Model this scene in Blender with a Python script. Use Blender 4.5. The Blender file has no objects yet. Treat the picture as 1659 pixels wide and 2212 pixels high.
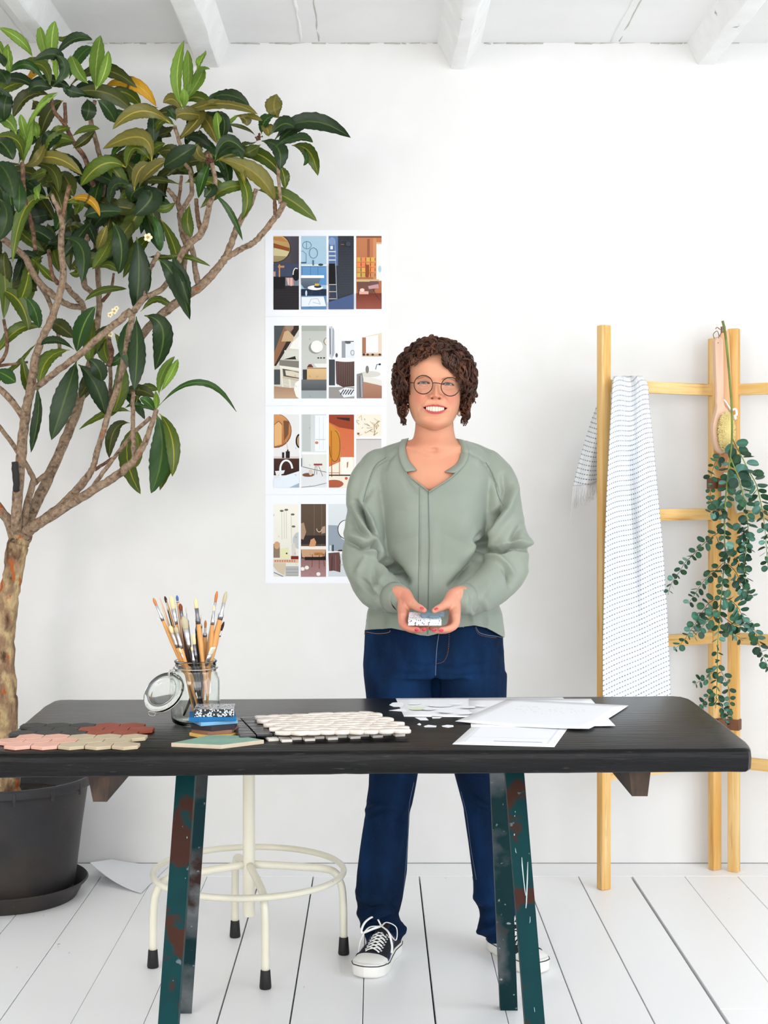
import bpy, bmesh, math, random
import numpy as np
from mathutils import Vector, Matrix, noise as mnoise
from math import sin, cos, pi, radians, sqrt

SC = bpy.context.scene
COL = SC.collection
# ------------------------------------------------------------------ camera
F = 3072.0; VX = 812.0; VY = 1050.0; CH = 1.276      # focal length in pixels, vanishing point, camera height
cam_d = bpy.data.cameras.new('camera'); cam = bpy.data.objects.new('camera', cam_d); COL.objects.link(cam)
cam_d.sensor_fit = 'VERTICAL'; cam_d.sensor_height = 36.0; cam_d.lens = 36.0 * F / 2212.0
cam_d.shift_x = (829.5 - VX) / 2212.0; cam_d.shift_y = -(1106.0 - VY) / 2212.0
cam.location = (0, 0, CH); cam.rotation_euler = (pi / 2, 0, 0)
cam_d.clip_start = 0.05; cam_d.clip_end = 60
SC.camera = cam
# ------------------------------------------------------------------ sky, daylight, exposure
SC.view_settings.view_transform = 'Standard'; SC.view_settings.look = 'None'
SC.view_settings.gamma = 1.0; SC.view_settings.use_curve_mapping = False
SC.view_settings.exposure = 0.08
W = bpy.data.worlds.new('daylight'); SC.world = W; W.use_nodes = True
wb = W.node_tree.nodes['Background']; wb.inputs[0].default_value = (0.96, 0.97, 1.0, 1); wb.inputs[1].default_value = 0.36

def area(name, loc, rot, sx, sy, power, col=(1, 1, 1)):
    l = bpy.data.lights.new(name, 'AREA'); l.shape = 'RECTANGLE'; l.size = sx; l.size_y = sy
    l.energy = power; l.color = col
    o = bpy.data.objects.new(name, l); COL.objects.link(o); o.location = loc; o.rotation_euler = rot
    return o
# tall windows of the studio: right-hand side and behind the camera, daylight
def aim(o, t): o.rotation_euler = (Vector(t) - o.location).to_track_quat('-Z', 'Y').to_euler(); return o
WIN_R = area('window_light_right', (3.3, .95, 1.6), (0, radians(74), 0), 2.2, 3.4, 96, (0.88, 0.94, 1.0))
WIN_B = aim(area('window_light_behind', (1.0, -2.6, 1.9), (0, 0, 0), 4.4, 2.2, 124, (0.97, 0.98, 1.0)), (-.1, 3.1, .25))
FILL_L = aim(area('fill_light_left', (-2.7, -1.9, 2.0), (0, 0, 0), 1.8, 1.9, 88, (1.0, 0.955, 0.88)), (-.3, 3.6, .3))  # warm fill added to brighten the left side, not a window of the room

# ------------------------------------------------------------------ helpers
def P(px, py, D):
    "point at depth D metres whose picture position was measured at (px, py)"
    return Vector(((px - VX) / F * D, D, CH - (py - VY) / F * D))
def G(px, py, z):
    "point on the horizontal plane z measured at (px, py)"
    D = (CH - z) * F / (py - VY)
    return Vector(((px - VX) / F * D, D, z))
def lin(v):
    v = v / 255.0
    return v / 12.92 if v <= 0.04045 else ((v + 0.055) / 1.055) ** 2.4
def C(r, g, b): return (lin(r), lin(g), lin(b), 1.0)

def smoothstep(a, b, x):
    t = np.clip((x - a) / (b - a), 0, 1); return t * t * (3 - 2 * t)

class Geo:
    "collects vertices and faces (with optional material index, vertex colour and uv) for one mesh"
    def __init__(s): s.v = []; s.f = []; s.mi = []; s.vc = []; s.uv = {}; s.usecol = False
    def add(s, vs, fs, mi=0, col=None, uvs=None):
        b = len(s.v)
        s.v += [tuple(p) for p in vs]
        s.f += [tuple(i + b for i in f) for f in fs]
        s.mi += [mi] * len(fs)
        if col is not None: s.usecol = True
        if col is not None and len(col) and hasattr(col[0], '__len__'): s.vc += [tuple(c_) for c_ in col]
        else: s.vc += [tuple(col) if col is not None else (1, 1, 1, 1)] * len(vs)
        if uvs is not None:
            for i, u in enumerate(uvs): s.uv[b + i] = u
        return s
    def box(s, c, size, rot=None, mi=0, col=None, bev=0.0):
        x, y, z = size[0] / 2, size[1] / 2, size[2] / 2
        if bev <= 0:
            vs = [Vector((i * x, j * y, k * z)) for k in (-1, 1) for j in (-1, 1) for i in (-1, 1)]
            fs = [(0, 2, 3, 1), (4, 5, 7, 6), (0, 1, 5, 4), (2, 6, 7, 3), (0, 4, 6, 2), (1, 3, 7, 5)]
        else:
            b = min(bev, x * .9, y * .9, z * .9)
            bm = bmesh.new(); bmesh.ops.create_cube(bm, size=1.0)
            for v in bm.verts: v.co = Vector((v.co.x * 2 * x, v.co.y * 2 * y, v.co.z * 2 * z))
            bmesh.ops.bevel(bm, geom=bm.edges[:], offset=b, segments=2, profile=0.5, affect='EDGES')
            vs = [v.co.copy() for v in bm.verts]; bm.verts.index_update(); fs = [[v.index for v in f.verts] for f in bm.faces]; bm.free()
        if rot is not None: vs = [rot @ v for v in vs]
        c = Vector(c)
        return s.add([v + c for v in vs], fs, mi, col)
    def tube(s, pts, r, n=8, mi=0, col=None, cap=True, flat=1.0):
        pts = [Vector(p) for p in pts]
        m = len(pts)
        if not hasattr(r, '__len__'): r = [r] * m
        t0 = (pts[1] - pts[0]).normalized()
        up = Vector((0, 0, 1)) if abs(t0.z) < .9 else Vector((1, 0, 0))
        nrm = t0.cross(up).normalized()
        vs = []; fs = []
        prev = t0
        for i in range(m):
            if i == 0: t = pts[1] - pts[0]
            elif i == m - 1: t = pts[-1] - pts[-2]
            else: t = (pts[i + 1] - pts[i - 1])
            t = t.normalized() if t.length > 1e-9 else prev
            q = prev.rotation_difference(t); nrm = (q @ nrm); nrm = (nrm - t * nrm.dot(t)).normalized(); prev = t
            bn = t.cross(nrm)
            for k in range(n):
                a = 2 * pi * k / n
                vs.append(pts[i] + nrm * (cos(a) * r[i]) + bn * (sin(a) * r[i] * flat))
        for i in range(m - 1):
            for k in range(n):
                fs.append((i * n + k, i * n + (k + 1) % n, (i + 1) * n + (k + 1) % n, (i + 1) * n + k))
        if cap:
            fs.append(tuple(range(n - 1, -1, -1))); fs.append(tuple((m - 1) * n + k for k in range(n)))
        return s.add(vs, fs, mi, col)
    def lathe(s, prof, c=(0, 0, 0), n=32, mi=0, col=None, rot=None, close=False):
        "prof: (radius, z) pairs"
        vs = []; fs = []; m = len(prof); c = Vector(c)
        for r_, z in prof:
            for k in range(n):
                a = 2 * pi * k / n; v = Vector((cos(a) * r_, sin(a) * r_, z))
                vs.append((rot @ v if rot is not None else v) + c)
        for i in range(m - 1):
            for k in range(n):
                fs.append((i * n + k, i * n + (k + 1) % n, (i + 1) * n + (k + 1) % n, (i + 1) * n + k))
        if prof[0][0] > 1e-6 and not close: fs.append(tuple(range(n - 1, -1, -1)))
        if prof[-1][0] > 1e-6 and not close: fs.append(tuple((m - 1) * n + k for k in range(n)))
        if close:
            for k in range(n): fs.append(((m - 1) * n + k, (m - 1) * n + (k + 1) % n, (k + 1) % n, k))
        return s.add(vs, fs, mi, col)
    def rings(s, rings, cap=True, mi=0, col=None, closed=True):
        n = len(rings[0]); vs = [p for r_ in rings for p in r_]; fs = []
        for i in range(len(rings) - 1):
            for k in range(n if closed else n - 1):
                fs.append((i * n + k, i * n + (k + 1) % n, (i + 1) * n + (k + 1) % n, (i + 1) * n + k))
        if cap:
            fs.append(tuple(range(n - 1, -1, -1))); fs.append(tuple((len(rings) - 1) * n + k for k in range(n)))
        return s.add(vs, fs, mi, col)
    def prism(s, poly, h, base=None, ax=None, mi=0, col=None, bev=0.0, sidemi=None):
        """poly: 2-D points; extruded by h. base: origin; ax: (X, Y, Z) axes. bev: inset of the top edge"""
        base = Vector(base) if base is not None else Vector((0, 0, 0))
        X, Y, Z = ax if ax else (Vector((1, 0, 0)), Vector((0, 1, 0)), Vector((0, 0, 1)))
        n = len(poly)
        cx = sum(p[0] for p in poly) / n; cy = sum(p[1] for p in poly) / n
        def ring(z, ins):
            out = []
            for p in poly:
                dx, dy = p[0] - cx, p[1] - cy; l = max(1e-9, sqrt(dx * dx + dy * dy)); k = max(0, (l - ins)) / l
                out.append(base + X * (cx + dx * k) + Y * (cy + dy * k) + Z * z)
            return out
        rs = [ring(0, bev), ring(bev, 0), ring(h - bev, 0), ring(h, bev)] if bev > 0 else [ring(0, 0), ring(h, 0)]
        b = len(s.v); vs = [p for r_ in rs for p in r_]; fs = []; ms = []
        for i in range(len(rs) - 1):
            for k in range(n):
                fs.append((i * n + k, i * n + (k + 1) % n, (i + 1) * n + (k + 1) % n, (i + 1) * n + k)); ms.append(mi if sidemi is None else sidemi)
        fs.append(tuple(range(n - 1, -1, -1))); ms.append(mi)
        fs.append(tuple((len(rs) - 1) * n + k for k in range(n))); ms.append(mi)
        s.add(vs, fs, mi, col); s.mi[-len(ms):] = ms
        return s
    def sphere(s, c, r, n=12, m=8, mi=0, col=None, scale=(1, 1, 1), rot=None):
        vs = []; fs = []; c = Vector(c)
        for i in range(m + 1):
            th = pi * i / m
            for k in range(n):
                a = 2 * pi * k / n
                v = Vector((sin(th) * cos(a) * scale[0], sin(th) * sin(a) * scale[1], cos(th) * scale[2])) * r
                vs.append((rot @ v if rot is not None else v) + c)
        for i in range(m):
            for k in range(n):
                fs.append((i * n + k, (i + 1) * n + k, (i + 1) * n + (k + 1) % n, i * n + (k + 1) % n))
        return s.add(vs, fs, mi, col)

def parent_offset(p):
    off = Vector((0, 0, 0))
    while p is not None: off += p.location; p = p.parent
    return off

def obj(name, g, mats, parent=None, smooth=True, local=False, fixn=True, uvname='UVMap', auto=None):
    me = bpy.data.meshes.new(name)
    off = Vector((0, 0, 0)) if (parent is None or local) else parent_offset(parent)
    vs = np.array(g.v, dtype=float).reshape(-1, 3) - np.array(off)
    me.from_pydata(vs.tolist(), [], g.f)
    if not hasattr(mats, '__len__'): mats = [mats]
    for m in mats: me.materials.append(m)
    if len(mats) > 1: me.polygons.foreach_set('material_index', g.mi)
    if g.usecol:
        ca = me.color_attributes.new('Col', 'FLOAT_COLOR', 'POINT')
        ca.data.foreach_set('color', np.array(g.vc, dtype=np.float32).ravel())
    if g.uv:
        uvl = me.uv_layers.new(name=uvname)
        li = np.zeros(len(me.loops), dtype=np.int32); me.loops.foreach_get('vertex_index', li)
        arr = np.zeros((len(g.v), 2), dtype=np.float32)
        for k, u in g.uv.items(): arr[k] = u
        uvl.data.foreach_set('uv', arr[li].ravel())
    if fixn:
        bm = bmesh.new(); bm.from_mesh(me); bmesh.ops.recalc_face_normals(bm, faces=bm.faces[:]); bm.to_mesh(me); bm.free()
    me.polygons.foreach_set('use_smooth', [smooth] * len(me.polygons))
    me.update()
    o = bpy.data.objects.new(name, me); COL.objects.link(o)
    if parent is not None: o.parent = parent
    if auto is not None and smooth: sharp(me, auto)
    return o

def sharp(me, deg=35):
    bm = bmesh.new(); bm.from_mesh(me); c = radians(deg)
    for e in bm.edges:
        if len(e.link_faces) == 2 and e.calc_face_angle(0) > c: e.smooth = False
    bm.to_mesh(me); bm.free()

def tag(o, label=None, cat=None, group=None, kind=None):
    if label: o['label'] = label
    if cat: o['category'] = cat
    if group: o['group'] = group
    if kind: o['kind'] = kind
    return o
def thing(name, label, cat, loc=(0, 0, 0), group=None):
    o = bpy.data.objects.new(name, None); COL.objects.link(o); o.location = loc; o.empty_display_size = .05
    return tag(o, label, cat, group)
def struct(name, g, mats, **k): return tag(obj(name, g, mats, **k), kind='structure')

# ---- node materials
def mat(name, base=(.8, .8, .8, 1), rough=.6, metal=0., spec=.5, var=None, bump=None, vcol=False, coat=0., sss=0., ssc=None, trans=0., ior=1.45, stretch=None, sheen=0., alpha=None):
    """var: list of (colour, noise scale, lo, hi) layers mixed over the base; bump: (noise scale, strength[, distance])"""
    m = bpy.data.materials.new(name); m.use_nodes = True
    nt = m.node_tree; N = nt.nodes; L = nt.links; b = N['Principled BSDF']
    b.inputs['Base Color'].default_value = base; b.inputs['Roughness'].default_value = rough
    b.inputs['Metallic'].default_value = metal; b.inputs['Specular IOR Level'].default_value = spec
    b.inputs['Coat Weight'].default_value = coat; b.inputs['Sheen Weight'].default_value = sheen
    if sss > 0:
        b.inputs['Subsurface Weight'].default_value = sss; b.inputs['Subsurface Radius'].default_value = ssc or (1, .4, .2); b.inputs['Subsurface Scale'].default_value = .01
    if trans > 0: b.inputs['Transmission Weight'].default_value = trans
    b.inputs['IOR'].default_value = ior
    tc = N.new('ShaderNodeTexCoord'); mp = N.new('ShaderNodeMapping'); L.new(tc.outputs['Object'], mp.inputs[0])
    if stretch: mp.inputs['Scale'].default_value = stretch
    cur = None
    if vcol:
        a = N.new('ShaderNodeVertexColor'); a.layer_name = 'Col'; cur = a.outputs[0]
    for lay in (var or []):
        col, sc_, lo, hi = lay[:4]; det = lay[4] if len(lay) > 4 else 5
        nz = N.new('ShaderNodeTexNoise'); nz.inputs['Scale'].default_value = sc_; nz.inputs['Detail'].default_value = det; L.new(mp.outputs[0], nz.inputs[0])
        mr = N.new('ShaderNodeMapRange'); mr.inputs[1].default_value = lo; mr.inputs[2].default_value = hi; L.new(nz.outputs[0], mr.inputs[0])
        mx = N.new('ShaderNodeMix'); mx.data_type = 'RGBA'
        L.new(mr.outputs[0], mx.inputs[0])
        if cur is None: mx.inputs[6].default_value = base
        else: L.new(cur, mx.inputs[6])
        mx.inputs[7].default_value = col; cur = mx.outputs[2]
    if cur is not None: L.new(cur, b.inputs['Base Color'])
    if bump:
        nz = N.new('ShaderNodeTexNoise'); nz.inputs['Scale'].default_value = bump[0]; nz.inputs['Detail'].default_value = 6; L.new(mp.outputs[0], nz.inputs[0])
        bp = N.new('ShaderNodeBump'); bp.inputs['Strength'].default_value = bump[1]; bp.inputs['Distance'].default_value = bump[2] if len(bump) > 2 else .002
        L.new(nz.outputs[0], bp.inputs['Height']); L.new(bp.outputs[0], b.inputs['Normal'])
    return m

def bez(pts, n):
    "Catmull-Rom through points (any dimension list of Vectors)"
    pts = [Vector(p) for p in pts]
    if len(pts) == 2: return [pts[0].lerp(pts[1], i / (n - 1)) for i in range(n)]
    out = []; m = len(pts) - 1
    for i in range(n):
        t = i / (n - 1) * m; k = min(int(t), m - 1); f = t - k
        p0 = pts[k - 1] if k > 0 else pts[k] * 2 - pts[k + 1]; p1 = pts[k]; p2 = pts[k + 1]
        p3 = pts[k + 2] if k + 2 <= m else pts[k + 1] * 2 - pts[k]
        out.append(0.5 * ((2 * p1) + (p2 - p0) * f + (2 * p0 - 5 * p1 + 4 * p2 - p3) * f * f + (3 * p1 - p0 - 3 * p2 + p3) * f ** 3))
    return out
def interp(xs, tab): return float(np.interp(xs, [a for a, _ in tab], [b for _, b in tab]))

def remesh(g, voxel, smooth=4, factor=.5):
    "fuse the overlapping closed shells of g into one skin, returns (verts Nx3, faces)"
    me = bpy.data.meshes.new('tmp'); me.from_pydata([tuple(p) for p in g.v], [], g.f)
    bm = bmesh.new(); bm.from_mesh(me); bmesh.ops.recalc_face_normals(bm, faces=bm.faces[:]); bm.to_mesh(me); bm.free()
    o = bpy.data.objects.new('tmp', me); COL.objects.link(o)
    r = o.modifiers.new('r', 'REMESH'); r.mode = 'VOXEL'; r.voxel_size = voxel; r.adaptivity = 0
    if smooth:
        s_ = o.modifiers.new('s', 'SMOOTH'); s_.factor = factor; s_.iterations = smooth
    dg = bpy.context.evaluated_depsgraph_get(); dg.update()
    em = bpy.data.meshes.new_from_object(o.evaluated_get(dg))
    vs = np.zeros(len(em.vertices) * 3); em.vertices.foreach_get('co', vs); vs = vs.reshape(-1, 3)
    nr = np.zeros(len(em.vertices) * 3); em.vertices.foreach_get('normal', nr); nr = nr.reshape(-1, 3)
    fs = [tuple(p.vertices) for p in em.polygons]
    bpy.data.objects.remove(o); bpy.data.meshes.remove(me); bpy.data.meshes.remove(em)
    return vs, nr, fs
# ================================================================== ROOM
WALLY = 4.81; CEIL = 2.775
XL, XR, YB = -3.4, 3.45, -3.0
m_wall = mat('white_plaster', C(232, 231, 229), .75, spec=.2, var=[(C(229, 228, 226), 1.3, .35, .75), (C(234, 233, 232), 9, .45, .8)], bump=(45, .12, .002))
m_ceil = mat('ceiling_paint', C(244, 244, 243), .7, spec=.2, var=[(C(236, 236, 235), 3, .4, .8)], bump=(30, .3, .004))
m_beam = mat('beam_paint', C(243, 243, 242), .7, spec=.2, var=[(C(250, 250, 249), 12, .4, .7), (C(170, 168, 160), 22, .70, .75, 9)], bump=(60, .5, .004))
m_crack = mat('dusty_joint', C(196, 194, 186), .9)
m_floor = mat('white_floor_paint', C(250, 251, 252), .40, spec=.5, var=[(C(245, 246, 248), 2.2, .35, .75), (C(250, 250, 250), 14, .45, .8), (C(176, 172, 164), 46, .74, .78, 3)], bump=(26, .10, .002), stretch=(1, .25, 1))
m_gap = mat('dark_plank_gap', C(52, 46, 42), .9)

g = Geo(); g.box(((XL + XR) / 2, WALLY + .06, CEIL / 2 + .05), (XR - XL + .4, .12, CEIL + .3)); struct('wall_back', g, m_wall, smooth=False)
g = Geo(); g.box((XL - .06, (YB + WALLY) / 2, CEIL / 2), (.12, WALLY - YB, CEIL + .2)); struct('wall_left', g, m_wall, smooth=False)
# right wall with a broad window opening the daylight comes through
g = Geo(); xw = XR + .06
g.box((xw, WALLY - .55, CEIL / 2), (.12, 1.1, CEIL + .2)); g.box((xw, YB + 1.2, CEIL / 2), (.12, 2.4, CEIL + .2))
g.box((xw, 1.55, .18), (.12, 4.4, .36)); g.box((xw, 1.55, CEIL - .06), (.12, 4.4, .16)); struct('wall_right', g, m_wall, smooth=False)
g = Geo(); g.box(((XL + XR) / 2, (YB + WALLY) / 2, CEIL + .05), (XR - XL, WALLY - YB, .1))
struct('ceiling', g, m_ceil, smooth=False)
# hairline joints of the ceiling slabs, each with its plaster ridge
k = 0
for (xa, xb, dark) in ((652, 656, 0), (689, 690, 1), (1335, 1336, 1), (1318, 1319, 0), (62, 66, 0)):
    a = (xa - VX) / F * WALLY
    g = Geo(); pts = []; rnd = random.Random(xa)
    for i in range(60):
        t = i / 59; pts.append(Vector((a + rnd.uniform(-.0025, .0025), WALLY - .02 - t * 3.2, CEIL + (.0015 if dark else .001))))
    g.tube(pts, [rnd.uniform(.001, .004) if dark else rnd.uniform(.003, .007) for _ in pts], 6)
    k += 1; struct('trim_%d' % k, g, m_crack if dark else m_beam)
# little cracks where the wall meets the ceiling
g = Geo(); rnd = random.Random(4)
for i in range(90):
    x = rnd.uniform(-1.0, 1.2); w = rnd.uniform(.01, .06)
    g.tube([(x, WALLY - .001, CEIL - .002), (x + w, WALLY - .001, CEIL - .002 + rnd.uniform(-.003, .003))], rnd.uniform(.0006, .002), 5)
k += 1; struct('trim_%d' % k, g, m_crack)
# tapered ceiling beams: (left top, left bottom, right bottom, right top) pixel columns where they meet the wall, bottom row
for (l0, l1, r1, r0, yb) in ((415, 467, 476, 502, 146), (938, 974, 1006, 1046, 150), (1480, 1503, 1512, 1560, 140), (95, 120, 152, 175, 148), (-130, -95, -65, -25, 148), (2010, 2045, 2075, 2110, 148)):
    zb = CH - (yb - VY) / F * WALLY; sx = WALLY / F
    X = [(l0 - VX) * sx, (l1 - VX) * sx, (r1 - VX) * sx, (r0 - VX) * sx]
    if l0 == 415: X = [(412 - VX) * sx, (427 - VX) * sx, (476 - VX) * sx, (500 - VX) * sx]
    if l0 == 1480: X = [(1478 - VX) * sx, (1505 - VX) * sx, (1545 - VX) * sx, (1570 - VX) * sx]
    g = Geo(); rings = []
    for i in range(81):
        y = WALLY - i / 80 * (WALLY - YB)
        j = lambda s_: mnoise.noise(Vector((y * 6, s_, X[0]))) * .003
        rings.append([(X[0], y, CEIL + .02), (X[1] + j(1), y, zb + .004 + j(2)), (X[1] + .006 + j(3), y, zb + j(4)), (X[2] - .006 + j(5), y, zb + j(6)), (X[2] + j(7), y, zb + .004 + j(8)), (X[3], y, CEIL + .02)])
    g.rings(rings); k += 1
    struct('trim_%d' % k, g, m_beam, auto=30)
# floor: planks with real gaps over dark subfloor, one cross board along the wall
g = Geo(); PW = .1735; x0 = .142
yb0 = 4.655
rnd = random.Random(11)
gapw = {0: .0045, 1: .0022, 2: .003, 3: .003, 4: .009, 5: .002, 6: .002, -1: .002, -2: .004, -3: .004, -4: .0015, -5: .0012}
EDG = [x0 + i * PW for i in range(-19, 20)]
for i in range(-19, 19):
    gl = gapw.get(i, .0025) / 2; gr = gapw.get(i + 1, .0025) / 2
    a = x0 + i * PW + gl; b = x0 + (i + 1) * PW - gr
    dz = rnd.uniform(-.0012, 0) if i != 4 else 0
    segs = [(YB, 3.47 if i == 4 else rnd.uniform(.2, 2.6)), (None, yb0 - .001)]
    y1 = segs[0][1]
    for (ya, yb_) in ((YB, y1 - .0012), (y1 + .0012, yb0 - .0012)):
        g.box(((a + b) / 2, (ya + yb_) / 2, -.0125 + dz), (b - a, yb_ - ya, .025), bev=.0015)
g.box(((XL + XR) / 2, (yb0 + WALLY) / 2, -.0125), (XR - XL, WALLY - yb0, .025), bev=.001)
g.box(((XL + XR) / 2, (YB + WALLY) / 2, -.05), (XR - XL + .2, WALLY - YB, .03), mi=1)
struct('floor', g, [m_floor, m_gap], smooth=False)
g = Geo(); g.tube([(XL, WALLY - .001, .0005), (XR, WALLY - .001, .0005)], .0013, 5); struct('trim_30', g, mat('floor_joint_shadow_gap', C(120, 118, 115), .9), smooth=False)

# ================================================================== TABLE
TZ = .76
m_black = mat('black_stained_wood', C(9, 9, 10), .28, spec=.22, var=[(C(25, 25, 25), 6, .4, .75, 8), (C(6, 6, 7), 16, .5, .75, 8), (C(74, 72, 66), 60, .66, .8, 6)], bump=(22, .55, .004), stretch=(.35, 4, 4))
m_oldwood = mat('old_brown_wood', C(62, 46, 36), .7, var=[(C(92, 70, 54), 10, .4, .8, 8), (C(34, 27, 24), 14, .5, .7, 6)], bump=(20, .6, .004), stretch=(3, .6, 1))
m_teal = mat('rusty_teal_paint', C(0, 52, 55), .5, spec=.12, var=[(C(0, 42, 48), 9, .4, .7), (C(58, 32, 24), 13, .55, .60, 9), (C(96, 104, 108), 34, .69, .72, 4)], bump=(30, .25, .002))
m_teal2 = mat('worn_teal_paint', C(2, 40, 44), .5, spec=.2, var=[(C(96, 100, 102), 4, .47, .58, 9), (C(48, 32, 26), 8, .56, .64, 9), (C(150, 156, 158), 55, .66, .72, 5)], bump=(30, .4, .002))
m_drip = mat('white_paint_drip', C(176, 196, 198), .5)
tab = thing('work_table', 'long black stained wooden work table on rusty teal angle-iron trestle legs', 'table', (0, 3.1, 0))
out = [(143, 1511), (600, 1509), (1000, 1506), (1455, 1503), (1476, 1504.5), (1492, 1509), (1508, 1520), (1545, 1548), (1575, 1570), (1600, 1590), (1614, 1601), (1621, 1609), (1622, 1615)]
pts = [G(a, b, TZ) for a, b in out]
pts += [G(1616, 1617.5, TZ), G(1400, 1619, TZ), G(812, 1622, TZ), G(300, 1627, TZ), G(0, 1630, TZ), G(-40, 1630, TZ), G(-62, 1624, TZ), G(-58, 1612, TZ), G(3, 1598, TZ) + Vector((-.0, 0, 0)), G(40, 1569, TZ), G(96, 1523, TZ), G(112, 1514, TZ), G(124, 1511.5, TZ)]
pts = [Vector((p.x, p.y, TZ)) for p in pts]
# densify the outline, then build rounded slab
dense = []
for i in range(len(pts)):
    a, b = pts[i], pts[(i + 1) % len(pts)]
    n = max(1, int((b - a).length / .03))
    for k in range(n): dense.append(a.lerp(b, k / n))
cx = sum(p.x for p in dense) / len(dense); cy = sum(p.y for p in dense) / len(dense)
def inset(p, d, z):
    v = Vector((p.x - cx, p.y - cy, 0)); 
    return Vector((p.x - (d if p.x > cx else -d) * (1 if abs(v.x) > .66 else 0), p.y - (d if p.y > cy else -d) * (1 if abs(v.x) < .72 else .5), z))
g = Geo(); rings = []
for (d, z) in ((.012, TZ - .047), (.004, TZ - .0455), (.0, TZ - .041), (-.001, TZ - .02), (.0, TZ - .008), (.003, TZ - .0025), (.008, TZ)):
    rings.append([inset(p, d, z + (mnoise.noise(p * 25) * .0012 if z < TZ - .001 else 0)) for p in dense])
g.rings(rings)
obj('table_top', g, m_black, tab, auto=40)
# battens under the top, end grain towards the viewer
for (xl, xr, bl, br, yb) in ((188, 238, 201, 231, 1732), (1360, 1406, 1366, 1400, 1720)):
    Db = 2.9; g = Geo()
    if xl > 1000: fr = [(1357, 1610), (1408, 1610), (1399, 1720), (1365, 1720)]
    else: fr = [(184, 1610), (242, 1610), (231, 1732), (201, 1732)]
    f = [P(a, b, Db) for a, b in fr]
    for q in f:
        q.z = min(q.z, TZ - .0475)
    r0 = [v.copy() for v in f]; r1 = [v + Vector((0, .46, 0)) for v in f]
    g.rings([r0, r1]); obj('under_batten', g, m_oldwood, tab, smooth=False)
# angle-iron legs
def angle_leg(name, top, foot, w, facing, mt, th=.005, w2=None):
    "L section: flange A faces the viewer (width w, along +-x), flange B runs back from its inner edge"
    w2 = w2 or w; g = Geo(); d = (foot - top)
    sgn = facing
    prof = [(-w / 2, 0), (w / 2, 0), (w / 2, th), (-w / 2 + th, th), (-w / 2 + th, w2), (-w / 2, w2)]
    prof = [(a * sgn, b) for a, b in prof]
    rings = []
    for i in range(2):
        c0 = top if i == 0 else foot
        rings.append([c0 + Vector((a, b, 0)) for a, b in prof])
    g.rings(rings); return obj(name, g, mt, tab, smooth=False)
zt = TZ - .047
LEGS = []
LEGS.append(angle_leg('leg', Vector((-.402, 3.03, zt)), Vector((-.425, 2.80, 0)), .040, -1, m_teal, w2=.034))
LEGS.append(angle_leg('leg', Vector((-.386, 3.16, zt)), Vector((-.464, 3.44, 0)), .036, 1, m_teal2, w2=.03))
LEGS.append(angle_leg('leg', Vector((.292, 3.03, zt)), Vector((.331, 2.80, 0)), .040, 1, m_teal, w2=.034))
LEGS.append(angle_leg('leg', Vector((.272, 3.16, zt)), Vector((.324, 3.46, 0)), .042, 1, m_teal2, w2=.03))
for x, xw_ in ((-.40, .075), (.285, .09)):
    g = Geo(); g.box((x, 3.09, zt - .004), (xw_, .2, .008)); g.box((x, 3.0, zt - .015), (xw_, .006, .03)); obj('mounting_plate', g, m_teal2, tab, smooth=False)
# paint runs on the front right leg
def on_leg(px, py, leg):
    (t, f, fy) = leg
    # intersect the view ray with the front flange plane
    d = Vector(((px - VX) / F, 1, -(py - VY) / F)); n = (f - t).cross(Vector((1, 0, 0))).normalized(); o = Vector((0, 0, CH))
    k = (t - o).dot(n) / d.dot(n); return o + d * (k - .0006)
LR = (Vector((.292, 3.03, zt)), Vector((.331, 2.80, 0)), 0)
LL = (Vector((-.402, 3.03, zt)), Vector((-.425, 2.80, 0)), 0)
def drips(leg, sgn, lst, name):
    for pl in lst:
        g = Geo(); g.tube([on_leg(a, b, leg) for a, b, r_ in pl], [r_ * .00085 for _, _, r_ in pl], 6, flat=.6)
        obj(name, g, m_drip, tab)
drips(LR, 1, [[(1127, 1852, 2), (1128, 1870, 3), (1131, 1900, 2.2), (1134, 1925, 2.2), (1136, 1935, 2)], [(1140, 1862, 2), (1139, 1900, 3), (1137, 1950, 2.6), (1136, 1962, 2)], [(1113, 1832, 1), (1114, 1840, 1.6), (1116, 1843, .6)], [(1145, 1980, 1), (1145, 1990, 1.6), (1144, 1994, 1)], [(1113, 1752, 1.3), (1113, 1755, 1.3)], [(1112, 1761, 1.3), (1112, 1764, 1.3)], [(1111, 1801, 2.6), (1111, 1805, 2.6)], [(1154, 2176, 1), (1155, 2186, 1)]], 'paint_drip')
drips(LL, -1, [[(404, 1807, 1.5), (404, 1811, 1.5)], [(401, 1896, .8), (400, 1898, .8)], [(374, 2117, .9), (374, 2119, .9)], [(394, 1785, .9), (395, 1786, .9)]], 'paint_speck')

# ================================================================== STOOL
m_cream = mat('cream_enamel', C(236, 232, 214), .35, spec=.5, coat=.3, var=[(C(226, 221, 200), 5, .4, .8), (C(150, 120, 80), 60, .75, .79, 3)])
m_rubber = mat('black_rubber', C(20, 20, 21), .55)
sx_, sy_ = -.340, 3.81
st = thing('stool', 'cream enamelled steel stool on four splayed legs with a foot ring, under the table', 'stool', (sx_, sy_, 0))
RZ = .245; RR = .254
g = Geo(); g.tube([(sx_ + RR * cos(a), sy_ + RR * sin(a), RZ) for a in np.linspace(0, 2 * pi, 73)], .0085, 10, cap=False); obj('foot_ring', g, m_cream, st)
g = Geo(); g.lathe([(.0, .125), (.015, .125), (.0165, .13), (.0165, .60), (.0, .60)], (sx_, sy_, 0), 20); obj('post', g, m_cream, st, auto=40)
feet = [(332, 2093), (508, 2028), (573, 2138), (741, 2065)]
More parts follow.
